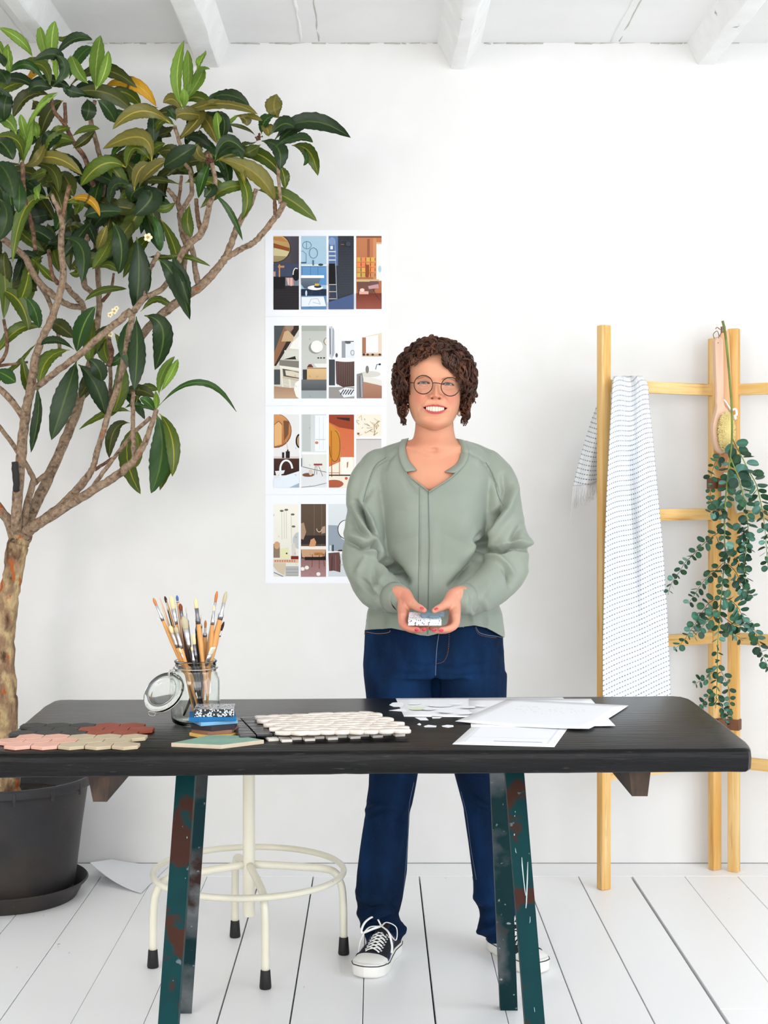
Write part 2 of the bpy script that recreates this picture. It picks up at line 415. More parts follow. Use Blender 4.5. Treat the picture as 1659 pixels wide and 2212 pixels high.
for i, (a, b) in enumerate(feet):
    f = G(a, b - 4, 0.0); dv = (f - Vector((sx_, sy_, 0))); dv.z = 0; L_ = dv.length; u = dv.normalized()
    c0 = Vector((sx_, sy_, 0))
    pts = [c0 + u * .012 + Vector((0, 0, .262)), c0 + u * (L_ * .5) + Vector((0, 0, .248)), c0 + u * (L_ * .86) + Vector((0, 0, .232)), c0 + u * (L_ * .965) + Vector((0, 0, .20)), c0 + u * L_ + Vector((0, 0, .15)), c0 + u * (L_ + .002) + Vector((0, 0, .04))]
    g = Geo(); g.tube(bez(pts, 26), .0105, 12); lg = obj('leg', g, m_cream, st)
    g = Geo(); g.lathe([(.0145, 0), (.0155, .004), (.0125, .045), (.0115, .047), (.0, .047)], (f.x + u.x * .002, f.y + u.y * .002, 0), 16); obj('rubber_foot', g, m_rubber, lg, auto=40)
g = Geo(); g.lathe([(0, .585), (.165, .585), (.172, .592), (.172, .607), (.165, .615), (0, .615)], (sx_, sy_, 0), 40); obj('seat', g, mat('stool_seat_wood', C(176, 140, 96), .5, var=[(C(150, 112, 74), 12, .4, .8)]), st, auto=40)
# ================================================================== POTTED TREE
TD = 4.43
m_bark = mat('bark', C(142, 118, 96), .85, var=[(C(172, 150, 124), 90, .4, .7, 8), (C(84, 62, 46), 70, .50, .72, 8), (C(168, 92, 44), 30, .64, .72, 6)], bump=(190, 1., .006))
m_trunk = mat('flaking_trunk_bark', C(150, 120, 92), .85, var=[(C(200, 174, 128), 34, .42, .62, 8), (C(86, 56, 38), 26, .50, .66, 9), (C(182, 92, 34), 30, .60, .66, 6)], bump=(120, 1., .012), stretch=(1, 1, .55))
m_twig = mat('brown_twig_bark', C(104, 72, 52), .85, var=[(C(150, 122, 96), 60, .45, .7, 6), (C(58, 38, 30), 40, .55, .7)], bump=(120, .9, .005))
m_leaf = mat('leaf', (.1, .2, .05, 1), .36, spec=.36, vcol=True, bump=(90, .12, .002))
m_leafy = mat('young_leaf', (.1, .2, .05, 1), .5, spec=.35, vcol=True, bump=(90, .1, .002))
m_pot = mat('dusty_black_plastic', C(40, 41, 46), .48, spec=.4, var=[(C(60, 52, 46), 3.2, .42, .72, 6), (C(30, 31, 36), 8, .5, .8), (C(104, 94, 84), 90, .72, .8, 3)], bump=(80, .1, .001))
m_soil = mat('soil', C(38, 30, 24), .95, bump=(60, 1, .01))
pcx, pcy = -1.147, 4.43
tr = thing('potted_loquat_tree', 'tall loquat tree with long ribbed leaves in a dusty black plastic pot', 'tree', (pcx, pcy, 0))
pot = Geo(); pot.lathe([(0, .035), (.200, .035), (.206, .04), (.228, .22), (.246, .345), (.258, .347), (.262, .352), (.262, .372), (.258, .377), (.250, .377), (.246, .372), (.236, .33), (.2, .29), (0, .29)], (pcx, pcy, 0), 72)
po = obj('pot', pot, m_pot, tr, auto=30)
for i in range(14):
    a = i / 14 * 2 * pi + .1; g = Geo()
    g.box((pcx + cos(a) * .2605, pcy + sin(a) * .2605, .352), (.006, .010, .036), rot=Matrix.Rotation(a, 3, 'Z'), bev=.002); obj('rim_clip', g, m_pot, po)
g = Geo(); g.lathe([(0, .303), (.10, .312), (.18, .308), (.226, .304)], (pcx, pcy, 0), 48)
g.v = [(x, y, z + mnoise.noise(Vector((x, y, z)) * 30) * .010) for x, y, z in g.v]; obj('soil', g, m_soil, tr)
g = Geo(); g.lathe([(0, .004), (.19, .004), (.196, 0.0), (.212, 0.0), (.232, .036), (.243, .046), (.247, .052), (.243, .056), (.234, .050), (.206, .012), (0, .012)], (pcx, pcy, 0), 72); obj('saucer', g, m_pot, tr, auto=40)

def depth(px, py, off=0): return TD + off
def br(pts, n=None, mt=None, name='branch', par=None, seed=0):
    """pts: (px, py, depth offset, radius px)"""
    n = n or max(8, len(pts) * 7)
    base = bez([P(a, b, TD + d) for a, b, d, r in pts], n)
    rr = [float(np.interp(i / (n - 1) * (len(pts) - 1), range(len(pts)), [p[3] for p in pts])) * TD / F * (.86 if name != 'trunk' else 1) for i in range(n)]
    g = Geo(); rnd = random.Random(seed + len(pts) * 7 + int(pts[0][0]))
    for i in range(1, n - 1):
        j = rr[i] * (.09 if rr[i] > .012 else .16)
        base[i] = base[i] + Vector((rnd.uniform(-j, j), rnd.uniform(-j, j), rnd.uniform(-j, j)))
        rr[i] *= rnd.uniform(.95, 1.06)
    g.tube(base, rr, 12)
    return obj(name, g, mt or m_bark, par or tr)
trunk = br([(17, 1740, 0, 29), (16, 1703, 0, 28), (12, 1620, 0, 26), (11, 1548, 0, 27), (10, 1478, 0, 26), (8, 1380, 0, 23), (18, 1296, 0, 22), (30, 1230, 0, 21), (37, 1184, 0, 23), (42, 1160, 0, 22), (42, 1140, 0, 14)], 60, m_trunk, 'trunk')
B = br
B([(38, 1180, 0, 17), (35, 1109, -.03, 13), (44, 1000, -.05, 12.5), (54, 906, -.06, 12), (67, 832, -.08, 11), (81, 758, -.09, 9.5), (111, 687, -.1, 9), (135, 609, -.1, 8.5), (132, 535, -.1, 8), (133, 474, -.1, 7), (111, 420, -.1, 5)])
B([(133, 480, -.1, 6), (142, 434, -.1, 5.5), (150, 400, -.12, 5)], 12, m_twig)
B([(78, 838, -.09, 8), (110, 812, -.14, 7.5), (169, 768, -.2, 8), (230, 715, -.24, 8), (283, 672, -.26, 9)])
B([(46, 1165, .02, 18), (67, 1109, .06, 15), (101, 1041, .1, 14), (142, 947, .14, 13), (169, 879, .16, 12), (190, 800, .18, 9), (205, 730, .18, 8), (214, 670, .16, 8), (212, 584, .15, 7), (207, 500, .15, 7), (224, 400, .15, 6), (218, 350, .12, 6), (206, 300, .1, 6), (196, 256, .08, 6), (205, 217, .06, 5)])
B([(214, 640, .16, 6), (183, 615, .12, 8), (180, 560, .1, 7), (190, 500, .08, 6)], 20)
B([(52, 1165, 0, 18), (62, 1145, -.02, 15), (101, 1119, -.06, 13), (186, 1068, -.12, 11), (250, 1028, -.15, 10), (287, 997, -.17, 9), (314, 953, -.18, 7), (331, 906, -.18, 6), (338, 885, -.18, 6)])
B([(90, 1125, -.03, 12), (135, 1090, -.04, 11), (180, 1042, -.06, 10), (200, 1012, -.07, 8), (209, 980, -.07, 7), (233, 900, -.09, 7), (262, 805, -.12, 7.5), (278, 721, -.16, 7), (287, 672, -.18, 8)])
B([(196, 1060, -.1, 6), (230, 1010, -.1, 5), (285, 940, -.14, 5), (325, 902, -.16, 5)], 20)
B([(290, 993, -.17, 7), (287, 920, -.15, 5.5), (287, 845, -.1, 5)], 20)
B([(205, 1015, -.06, 4.5), (225, 1002, -.07, 4), (242, 990, -.08, 4)], 8, m_twig)
B([(205, 985, -.06, 6), (225, 920, -.04, 6), (238, 850, -.02, 5), (238, 780, -.03, 5)], 24)
B([(262, 805, -.12, 7), (300, 735, -.1, 9), (337, 690, -.06, 11), (390, 648, -.04, 11), (435, 617, -.03, 11.5), (468, 582, -.02, 10.5), (489, 552, -.02, 9), (505, 510, -.02, 8.5), (520, 475, -.04, 8), (540, 445, -.06, 6.5), (553, 408, -.08, 5.5)], 70)
B([(482, 560, -.02, 9), (520, 538, -.02, 7.5), (553, 520, -.04, 7.5), (585, 482, -.05, 7.5), (601, 462, -.06, 7), (614, 438, -.08, 7.5)], 36)
B([(595, 464, -.06, 5), (594, 445, -.06, 5), (593, 430, -.06, 4)], 8, m_twig)
B([(606, 440, -.07, 5), (603, 400, -.08, 4.5), (601, 360, -.1, 4.5), (607, 318, -.1, 4)], 20)
B([(429, 618, -.03, 8), (422, 580, -.02, 7), (414, 537, 0, 7), (394, 469, .02, 7.5), (378, 428, .03, 6.5), (361, 408, .02, 5)], 36)
B([(389, 462, .02, 6.5), (402, 440, .01, 6), (414, 415, 0, 6), (410, 370, -.02, 5), (393, 345, -.04, 5), (388, 310, -.05, 5), (377, 272, -.06, 5)], 30)
B([(384, 440, .02, 5), (388, 420, 0, 4), (392, 380, -.03, 4)], 12, m_twig)
B([(405, 540, .0, 7), (392, 500, .04, 6), (387, 460, .05, 6)], 16)
B([(403, 535, 0, 6.5), (398, 570, .03, 6.5), (393, 625, .06, 6)], 14)
B([(290, 672, -.2, 8), (313, 644, -.16, 7), (351, 623, -.12, 7), (376, 583, -.1, 7), (401, 535, -.08, 8), (437, 500, -.08, 9), (452, 444, -.1, 7), (465, 398, -.12, 6), (457, 352, -.13, 6)], 50)
B([(313, 645, -.16, 6), (318, 593, -.14, 6), (330, 570, -.13, 6), (344, 545, -.12, 5)], 22)
B([(434, 498, -.08, 7), (427, 470, -.05, 5.5), (424, 430, -.03, 5)], 16, m_twig)
B([(457, 352, -.13, 6), (450, 335, -.14, 9), (452, 330, -.14, 4)], 10, m_twig)
B([(-120, 400, .02, 5), (-60, 460, .02, 6), (-15, 498, .02, 7), (0, 511, 0, 7.5), (51, 552, 0, 8), (78, 602, .0, 8.5), (118, 640, 0, 8), (150, 660, .03, 7.5), (178, 664, .08, 8)], 40)
B([(138, 612, -.08, 7), (155, 632, -.03, 7), (178, 658, .06, 7.5), (182, 690, .12, 8)], 16)
B([(60, 575, 0, 6), (100, 640, .06, 6), (122, 700, .12, 5), (130, 770, .15, 5)], 20)
B([(-150, 700, -.05, 5), (-80, 770, -.05, 7), (-15, 832, -.05, 8), (0, 842, -.05, 8), (30, 872, -.06, 8), (50, 903, -.06, 8)], 14)
B([(-160, 820, .05, 4), (-80, 860, .05, 5), (-12, 912, .05, 5), (0, 923, .05, 5.5), (37, 974, .05, 6), (62, 1014, .03, 6.5), (72, 1041, .02, 7.5), (58, 1090, 0, 9), (48, 1150, 0, 9)], 30)
B([(72, 1046, .02, 7), (92, 1030, .05, 6), (112, 1010, .09, 6)], 10)
B([(-260, 720, .05, 5), (-180, 850, .04, 7), (-90, 980, .02, 9), (-25, 1062, 0, 11), (0, 1100, 0, 12), (20, 1128, 0, 13), (34, 1172, 0, 14)], 16)
B([(36, 1060, -.06, 8), (34, 1030, -.08, 8.5), (32, 998, -.08, 8)], 10, mat('dead_dark_stub', C(44, 40, 40), .8, bump=(80, .6)))
B([(110, 205, -.05, 4), (118, 241, -.03, 5), (140, 268, 0, 5.5), (157, 304, .02, 6), (183, 343, .05, 6.5), (200, 396, .08, 7), (217, 444, .1, 7)], 34, m_twig)
B([(140, 222, -.02, 4.5), (142, 266, 0, 5)], 10, m_twig)
B([(48, 352, -.1, 5), (49, 372, -.1, 6), (51, 415, -.08, 6), (58, 449, -.05, 6), (70, 492, 0, 6), (76, 540, 0, 5)], 26, m_twig)
B([(105, 540, -.02, 4.5), (112, 590, -.04, 5), (125, 612, -.07, 6)], 14, m_twig)
B([(232, 720, -.1, 5), (240, 760, -.12, 7), (236, 790, -.1, 6)], 14, m_twig)
B([(246, 590, .05, 3), (240, 625, .06, 4), (222, 650, .1, 5)], 10, m_twig)
B([(-8, 790, 0, 5), (10, 770, 0, 4.5), (16, 740, 0, 4.5), (8, 690, 0, 4)], 14, m_twig)
B([(0, 790, 0, 4), (30, 786, 0, 3), (60, 782, 0, 3)], 8, m_twig)

# ---- leaves
lrnd = random.Random(7)
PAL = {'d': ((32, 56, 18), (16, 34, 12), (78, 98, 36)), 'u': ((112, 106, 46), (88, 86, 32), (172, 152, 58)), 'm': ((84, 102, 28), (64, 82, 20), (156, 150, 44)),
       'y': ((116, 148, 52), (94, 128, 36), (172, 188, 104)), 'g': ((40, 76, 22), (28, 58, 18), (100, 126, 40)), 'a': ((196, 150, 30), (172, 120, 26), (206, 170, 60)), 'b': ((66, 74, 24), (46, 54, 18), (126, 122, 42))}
GL = {'mature': Geo(), 'young': Geo(), 'yellow': Geo()}
def leaf(b, c_, t, w, ty='d', dep=0., dt=None, tilt=None, fold=None, wav=None):
    rn = lrnd
    d0 = TD + dep; d2 = d0 + (dt if dt is not None else rn.uniform(-.07, .07)); d1 = (d0 + d2) / 2 - rn.uniform(.0, .03)
    d2 = min(d2, WALLY - .05); d0 = min(d0, WALLY - .05)
    A, Cc, E = P(b[0], b[1], d0), P(c_[0], c_[1], d1), P(t[0], t[1], d2)
    # control point so the curve passes the measured middle
    Q = Cc * 2 - (A + E) * .5
    W_ = w * TD / F
    tl = tilt if tilt is not None else rn.uniform(-.5, .5)
    N0 = Vector((tl, -1, rn.uniform(-.2, .5))).normalized()
    fo = fold if fold is not None else rn.uniform(.12, .45)
    wv = wav if wav is not None else rn.uniform(.2, 1.)
    base, edge, rib = [np.array(x) * (rn.uniform(.85, 1.12)) for x in PAL[ty]]
    R = 22; K = [-1, -.72, -.42, -.12, 0, .12, .42, .72, 1]
    vs = []; cs = []; uvs = []; ph = rn.uniform(0, 6)
    Lg = (A - Cc).length + (Cc - E).length
    for i in range(R + 1):
        s = i / R
        p = A * (1 - s) ** 2 + Q * (2 * s * (1 - s)) + E * s * s
        T = ((Q - A) * (1 - s) + (E - Q) * s).normalized()
        wd = T.cross(N0); wd = wd.normalized() if wd.length > 1e-4 else Vector((1, 0, 0)); Nn = wd.cross(T).normalized()
        if Nn.y > 0: Nn = -Nn
        prof = max(.0, sin(pi * min(1, s ** 1.22)) ** .78) if s < 1 else 0
        if s < .10: prof = .05 + prof * (s / .1) * .7
        ww = W_ * max(prof, .035 if s < .99 else .0)
        ww *= 1 + .05 * sin(i * 2.6 + ph)
        for k in K:
            corr = (.0022 * sin((s * 15 - abs(k) * 1.6) * 2 * pi * 1.) * (1 - abs(k) * .3) * (0 if k == 0 else 1) * min(1, ww / .01)) * wv
            off = Nn * (-abs(k) ** 1.4 * ww * fo * -1 + corr + .004 * wv * sin(s * 9 + ph) * abs(k))
            vs.append(p + wd * (ww * k) + off)
            vein = .5 + .5 * sin((s * 15 - abs(k) * 1.6) * 2 * pi)
            col = base * (1 - .42 * vein) + edge * .42 * vein
            if abs(k) > .9: col = edge
            if abs(k) < .05: col = rib
            if s < .08: col = rib
            if ty == 'a' and mnoise.noise(p * 90) > .32: col = np.array((70, 44, 20))
            cs.append((lin(min(255, col[0])), lin(min(255, col[1])), lin(min(255, col[2])), 1))
    nk = len(K); fs = [(i * nk + j, i * nk + j + 1, (i + 1) * nk + j + 1, (i + 1) * nk + j) for i in range(R) for j in range(nk - 1)]
    GL['young' if ty == 'y' else 'yellow' if ty == 'a' else 'mature'].add(vs, fs, 0, cs)
LV = [
 # top left rosettes
 ((72, 126), (45, 88), (-2, 60), 11, 'y'), ((24, 170), (19, 130), (17, 95), 11, 'y'), ((104, 140), (94, 95), (84, 54), 12, 'y'), ((114, 140), (112, 90), (119, 45), 14, 'y'), ((8, 130), (0, 105), (-12, 85), 9, 'y'),
 ((121, 120), (157, 86), (200, 86), 12, 'd'), ((150, 170), (170, 125), (199, 100), 13, 'g'), ((206, 195), (209, 130), (218, 77), 18, 'y'), ((208, 192), (226, 155), (234, 110), 11, 'y'), ((190, 180), (170, 155), (155, 120), 13, 'y'), ((140, 172), (146, 150), (152, 118), 8, 'y'),
 ((128, 172), (125, 120), (70, 132), 13, 'd'), ((108, 190), (88, 140), (30, 150), 15, 'm'), ((100, 180), (60, 140), (17, 160), 10, 'g'), ((154, 185), (222, 152), (296, 190), 16, 'b'), ((217, 192), (285, 180), (338, 230), 14, 'a'), ((150, 203), (228, 200), (292, 246), 17, 'b'), ((225, 205), (270, 200), (305, 232), 15, 'm'),
 ((108, 207), (62, 208), (27, 254), 17, 'b'), ((86, 200), (40, 170), (-6, 180), 13, 'd'), ((137, 218), (108, 240), (86, 298), 15, 'b'), ((188, 214), (192, 235), (184, 262), 16, 'd'), ((210, 216), (232, 235), (250, 266), 15, 'd'), ((120, 180), (122, 150), (118, 118), 8, 'y'), ((145, 185), (150, 195), (188, 205), 13, 'd'),
 ((70, 215), (82, 235), (76, 245), 14, 'b'), ((150, 75), (135, 85), (122, 78), 7, 'm'), ((60, 175), (75, 160), (52, 182), 14, 'a'), ((20, 200), (10, 225), (10, 262), 15, 'd'), ((0, 195), (15, 235), (-5, 265), 16, 'g'), ((110, 190), (140, 150), (120, 118), 10, 'd'), ((60, 200), (80, 186), (112, 190), 12, 'd'),
 ((70, 250), (95, 215), (125, 200), 4, 'y'), ((60, 305), (70, 255), (125, 202), 6, 'y'), ((154, 295), (185, 280), (216, 279), 9, 'm'), ((100, 300), (125, 282), (152, 276), 9, 'm'), ((157, 320), (180, 305), (205, 283), 11, 'b'),
 ((342, 232), (315, 232), (292, 232), 9, 'b'), ((290, 250), (250, 245), (238, 262), 9, 'g'), ((369, 268), (305, 240), (243, 280), 16, 'u'), ((376, 270), (350, 290), (290, 300), 13, 'b'), ((378, 272), (350, 262), (330, 300), 11, 'm'), ((390, 240), (375, 215), (352, 222), 13, 'u'), ((380, 262), (370, 245), (360, 235), 9, 'd'),
 ((395, 236), (383, 165), (398, 88), 14, 'y'), ((398, 225), (408, 165), (404, 107), 13, 'y'), ((402, 218), (425, 180), (440, 150), 15, 'y'), ((410, 175), (430, 152), (454, 149), 7, 'y'), ((421, 157), (432, 135), (444, 108), 9, 'y'), ((392, 232), (398, 215), (396, 190), 10, 'y'),
 ((380, 252), (470, 224), (557, 246), 18, 'u'), ((445, 218), (490, 205), (539, 227), 14, 'd'), ((440, 226), (480, 222), (530, 236), 12, 'u'), ((400, 222), (425, 210), (460, 226), 13, 'm'), ((382, 255), (430, 250), (384, 303), 17, 'u'), ((382, 258), (395, 245), (445, 252), 16, 'u'), ((469, 313), (455, 275), (430, 240), 15, 'u'), ((474, 308), (472, 275), (468, 242), 12, 'y'), ((478, 306), (485, 270), (478, 246), 12, 'd'), ((472, 308), (488, 272), (516, 250), 7, 'y'), ((515, 252), (530, 258), (533, 272), 12, 'u'), ((505, 250), (540, 252), (567, 261), 7, 'u'),
 ((604, 256), (592, 232), (598, 202), 19, 'u'), ((586, 290), (612, 268), (636, 276), 19, 'd'), ((566, 290), (572, 262), (596, 248), 14, 'g'), ((592, 304), (665, 262), (758, 298), 19, 'd'), ((595, 318), (640, 300), (676, 307), 12, 'd'), ((600, 310), (630, 280), (670, 268), 13, 'd'), ((631, 315), (668, 328), (686, 380), 15, 'm'), ((655, 320), (662, 340), (655, 358), 6, 'g'), ((566, 306), (600, 320), (604, 368), 18, 'd'), ((553, 294), (525, 276), (492, 270), 5, 'b'), ((555, 305), (530, 312), (515, 314), 6, 'b'), ((563, 312), (545, 325), (528, 332), 13, 'm'), ((650, 275), (668, 258), (686, 266), 12, 'm'), ((580, 295), (578, 280), (568, 268), 14, 'u'),
 ((466, 348), (555, 332), (620, 400), 15, 'm'), ((470, 345), (545, 370), (596, 436), 20, 'u'), ((490, 348), (532, 410), (522, 476), 12, 'm'), ((462, 419), (497, 458), (524, 520), 7, 'g'), ((545, 411), (495, 405), (432, 449), 14, 'm'), ((555, 411), (615, 425), (685, 478), 17, 'm'), ((600, 350), (612, 375), (617, 410), 12, 'm'), ((460, 350), (500, 318), (525, 345), 14, 'd'), ((465, 345), (490, 305), (530, 330), 13, 'd'), ((530, 395), (525, 375), (522, 355), 6, 'u'), ((455, 345), (430, 335), (425, 310), 15, 'u'), ((452, 350), (440, 385), (428, 428), 15, 'g'), ((445, 400), (455, 410), (440, 425), 15, 'd'),
 ((428, 312), (392, 335), (353, 360), 20, 'd'), ((300, 405), (325, 370), (366, 345), 17, 'u'), ((390, 400), (330, 388), (312, 405), 11, 'b'), ((420, 380), (370, 370), (325, 402), 13, 'b'), ((290, 412), (300, 370), (325, 355), 14, 'u'),
 ((48, 356), (38, 305), (-10, 296), 13, 'm'), ((48, 356), (52, 305), (50, 258), 12, 'y'), ((50, 355), (65, 305), (75, 250), 8, 'y'), ((45, 355), (20, 355), (-15, 358), 5, 'b'), ((35, 290), (18, 262), (-8, 258), 16, 'y'), ((60, 305), (50, 275), (45, 246), 9, 'y'), ((80, 300), (78, 280), (70, 262), 9, 'y'),
 ((58, 357), (115, 340), (178, 378), 15, 'u'), ((58, 357), (110, 365), (126, 418), 14, 'b'), ((60, 355), (85, 320), (105, 280), 12, 'b'), ((52, 358), (80, 345), (95, 310), 11, 'u'), ((96, 330), (120, 300), (158, 305), 13, 'm'), ((110, 328), (140, 305), (160, 312), 14, 'm'), ((60, 390), (85, 375), (100, 372), 10, 'm'),
 ((272, 362), (222, 355), (173, 403), 18, 'm'), ((327, 352), (305, 297), (222, 322), 19, 'u'), ((325, 345), (290, 320), (272, 362), 15, 'm'), ((320, 410), (325, 430), (290, 466), 24, 'd'), ((286, 402), (248, 400), (238, 440), 16, 'd'), ((130, 370), (145, 390), (160, 425), 18, 'b'),
 ((108, 430), (55, 450), (27, 568), 14, 'm'), ((145, 434), (190, 430), (216, 468), 9, 'a'), ((140, 440), (170, 440), (160, 465), 12, 'm'), ((38, 380), (22, 410), (30, 460), 15, 'g'), ((40, 380), (42, 420), (40, 460), 14, 'g'), ((85, 430), (80, 410), (88, 395), 8, 'y'), ((75, 432), (80, 420), (87, 398), 6, 'y'),
 ((142, 516), (178, 540), (176, 612), 18, 'd'), ((145, 490), (170, 490), (180, 520), 11, 'b'), ((230, 487), (222, 510), (210, 540), 11, 'u'), ((243, 480), (262, 530), (256, 592), 18, 'd'), ((240, 515), (225, 545), (200, 582), 14, 'm'), ((295, 512), (300, 590), (292, 672), 22, 'd'), ((297, 520), (312, 590), (300, 660), 16, 'g'), ((294, 684), (296, 760), (290, 843), 18, 'd'), ((312, 682), (352, 715), (334, 800), 22, 'd'), ((280, 690), (270, 740), (285, 800), 14, 'g'),
 ((325, 460), (342, 500), (346, 542), 11, 'g'), ((346, 472), (375, 530), (389, 600), 14, 'm'), ((341, 560), (378, 600), (411, 690), 19, 'd'), ((372, 550), (390, 600), (408, 660), 16, 'd'), ((345, 556), (400, 555), (455, 575), 6, 'm'), ((303, 673), (340, 648), (375, 668), 10, 'm'), ((320, 555), (350, 556), (375, 558), 6, 'b'), ((330, 440), (352, 452), (378, 438), 9, 'm'), ((410, 440), (405, 480), (415, 512), 13, 'm'),
 ((344, 855), (350, 810), (378, 770), 10, 'y'), ((348, 845), (368, 810), (385, 775), 9, 'y'), ((341, 878), (432, 826), (511, 889), 7, 'g'), ((337, 893), (350, 975), (326, 1066), 25, 'g'), ((344, 893), (372, 950), (372, 1030), 15, 'm'), ((350, 900), (365, 960), (345, 1060), 18, 'm'), ((287, 920), (275, 990), (304, 1067), 20, 'm'), ((280, 914), (247, 930), (236, 990), 14, 'b'), ((290, 920), (300, 970), (290, 1010), 14, 'm'), ((283, 889), (235, 890), (172, 928), 9, 'm'), ((294, 872), (312, 840), (342, 842), 10, 'm'), ((336, 890), (300, 875), (270, 880), 5, 'g'), ((336, 890), (320, 870), (302, 860), 10, 'g'), ((335, 885), (338, 870), (336, 845), 7, 'y'),
 ((165, 781), (142, 855), (111, 951), 24, 'd'), ((169, 788), (205, 830), (227, 896), 20, 'd'), ((189, 775), (212, 795), (219, 824), 17, 'd'), ((209, 660), (182, 700), (166, 760), 19, 'g'), ((205, 690), (195, 740), (195, 785), 14, 'm'), ((150, 757), (105, 775), (84, 832), 16, 'm'), ((160, 755), (120, 735), (90, 745), 9, 'd'), ((91, 708), (40, 712), (-8, 765), 14, 'm'), ((80, 742), (40, 785), (-8, 830), 7, 'm'), ((-10, 800), (15, 812), (34, 826), 16, 'g'), ((62, 588), (55, 620), (43, 652), 15, 'm'), ((-5, 625), (40, 650), (62, 712), 18, 'm'), ((54, 640), (75, 670), (84, 710), 14, 'g'), ((110, 697), (130, 705), (160, 730), 17, 'b'), ((182, 652), (218, 628), (273, 624), 8, 'm'), ((81, 835), (82, 900), (66, 978), 12, 'd'), ((75, 850), (60, 830), (48, 770), 12, 'm'), ((255, 770), (262, 830), (240, 900), 17, 'm'), ((270, 735), (262, 770), (225, 790), 10, 'g'), ((235, 700), (215, 730), (200, 770), 16, 'b'), ((245, 705), (225, 745), (240, 790), 18, 'm'), ((-8, 560), (10, 600), (8, 690), 15, 'm'), ((70, 560), (100, 590), (118, 610), 9, 'm'), ((0, 430), (15, 470), (-5, 520), 18, 'd'),
 ((-12, 300), (10, 315), (28, 345), 20, 'd'), ((-12, 350), (15, 375), (30, 430), 22, 'd'), ((-12, 390), (8, 420), (22, 470), 18, 'd'), ((-10, 190), (10, 215), (-5, 250), 16, 'd'), ((-12, 150), (5, 160), (18, 185), 14, 'd'), ((-12, 110), (2, 125), (10, 145), 10, 'd'),
 ((215, 580), (235, 572), (258, 588), 9, 'm'), ((160, 575), (168, 590), (150, 590), 9, 'm'), ((248, 720), (262, 745), (266, 770), 9, 'm')]
for i, a in enumerate(LV):
    b, c_, t, w, ty = a[:5]
    front = {'d': -.14, 'g': -.1, 'y': -.05, 'u': -.06, 'm': 0., 'b': .03, 'a': .02}[ty]
    leaf(b, c_, t, w, ty, dep=front + lrnd.uniform(-.05, .05))
# denser inner and rear leaves
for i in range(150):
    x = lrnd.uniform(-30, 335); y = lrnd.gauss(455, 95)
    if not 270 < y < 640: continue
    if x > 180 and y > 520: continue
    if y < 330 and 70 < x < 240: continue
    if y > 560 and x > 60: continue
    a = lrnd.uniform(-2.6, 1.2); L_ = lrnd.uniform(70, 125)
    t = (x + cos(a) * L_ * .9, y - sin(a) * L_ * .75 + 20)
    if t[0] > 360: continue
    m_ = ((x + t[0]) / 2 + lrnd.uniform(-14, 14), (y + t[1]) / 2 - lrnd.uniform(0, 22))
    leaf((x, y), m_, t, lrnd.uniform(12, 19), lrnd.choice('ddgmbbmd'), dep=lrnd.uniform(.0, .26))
for (x, y) in [(300, 300), (340, 330), (400, 300), (430, 280), (480, 335), (250, 350), (360, 380), (180, 480), (230, 560), (265, 420), (230, 800), (262, 850), (60, 180), (150, 210), (20, 560), (15, 630), (330, 250), (420, 250), (400, 395), (280, 450), (250, 460), (340, 290), (440, 330)]:
    for k in range(2):
        a = lrnd.uniform(-2.8, .6); L_ = lrnd.uniform(60, 105); t = (x + cos(a) * L_, y - sin(a) * L_ * .7)
        leaf((x, y), ((x + t[0]) / 2, (y + t[1]) / 2 - 12), t, lrnd.uniform(11, 17), lrnd.choice('dgbmd'), dep=lrnd.uniform(.0, .18))
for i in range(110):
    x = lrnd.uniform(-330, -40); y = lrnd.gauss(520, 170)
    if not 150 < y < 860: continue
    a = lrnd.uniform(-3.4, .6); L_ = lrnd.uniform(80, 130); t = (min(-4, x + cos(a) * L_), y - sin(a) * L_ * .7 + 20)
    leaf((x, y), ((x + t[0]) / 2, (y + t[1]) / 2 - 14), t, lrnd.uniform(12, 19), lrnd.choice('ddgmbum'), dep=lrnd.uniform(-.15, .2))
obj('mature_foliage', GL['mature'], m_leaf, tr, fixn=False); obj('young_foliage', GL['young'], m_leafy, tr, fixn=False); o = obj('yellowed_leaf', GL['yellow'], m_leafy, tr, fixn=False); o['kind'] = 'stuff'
# blossoms
m_bl = mat('cream_blossom', C(236, 226, 190), .7); m_blc = mat('blossom_centre', C(196, 160, 84), .7)
for (x, y, r) in ((320, 513, 9), (247, 672, 7), (238, 680, 6), (239, 722, 6), (252, 666, 5)):
    g = Geo(); c0 = P(x, y, TD - .2); s = r * TD / F
    for k in range(5):
        a = k / 5 * 2 * pi; g.sphere(c0 + Vector((cos(a), -.2, sin(a))) * s * .6, s * .45, 8, 6, scale=(1, .5, 1))
    g.sphere(c0 + Vector((0, -s * .4, 0)), s * .3, 8, 6, mi=1); obj('blossom', g, [m_bl, m_blc], tr)
for (x, y, r) in ((450, 345, 9), (560, 296, 7)):
    g = Geo(); c0 = P(x, y, TD - .14); rn = random.Random(int(x))
    for k in range(26):
        g.sphere(c0 + Vector((rn.gauss(0, 1), rn.gauss(0, .6), rn.gauss(0, 1))) * r * TD / F * .5, .0028, 6, 5)
    obj('bud_cluster', g, mat('brown_buds', C(84, 52, 34), .9), tr)
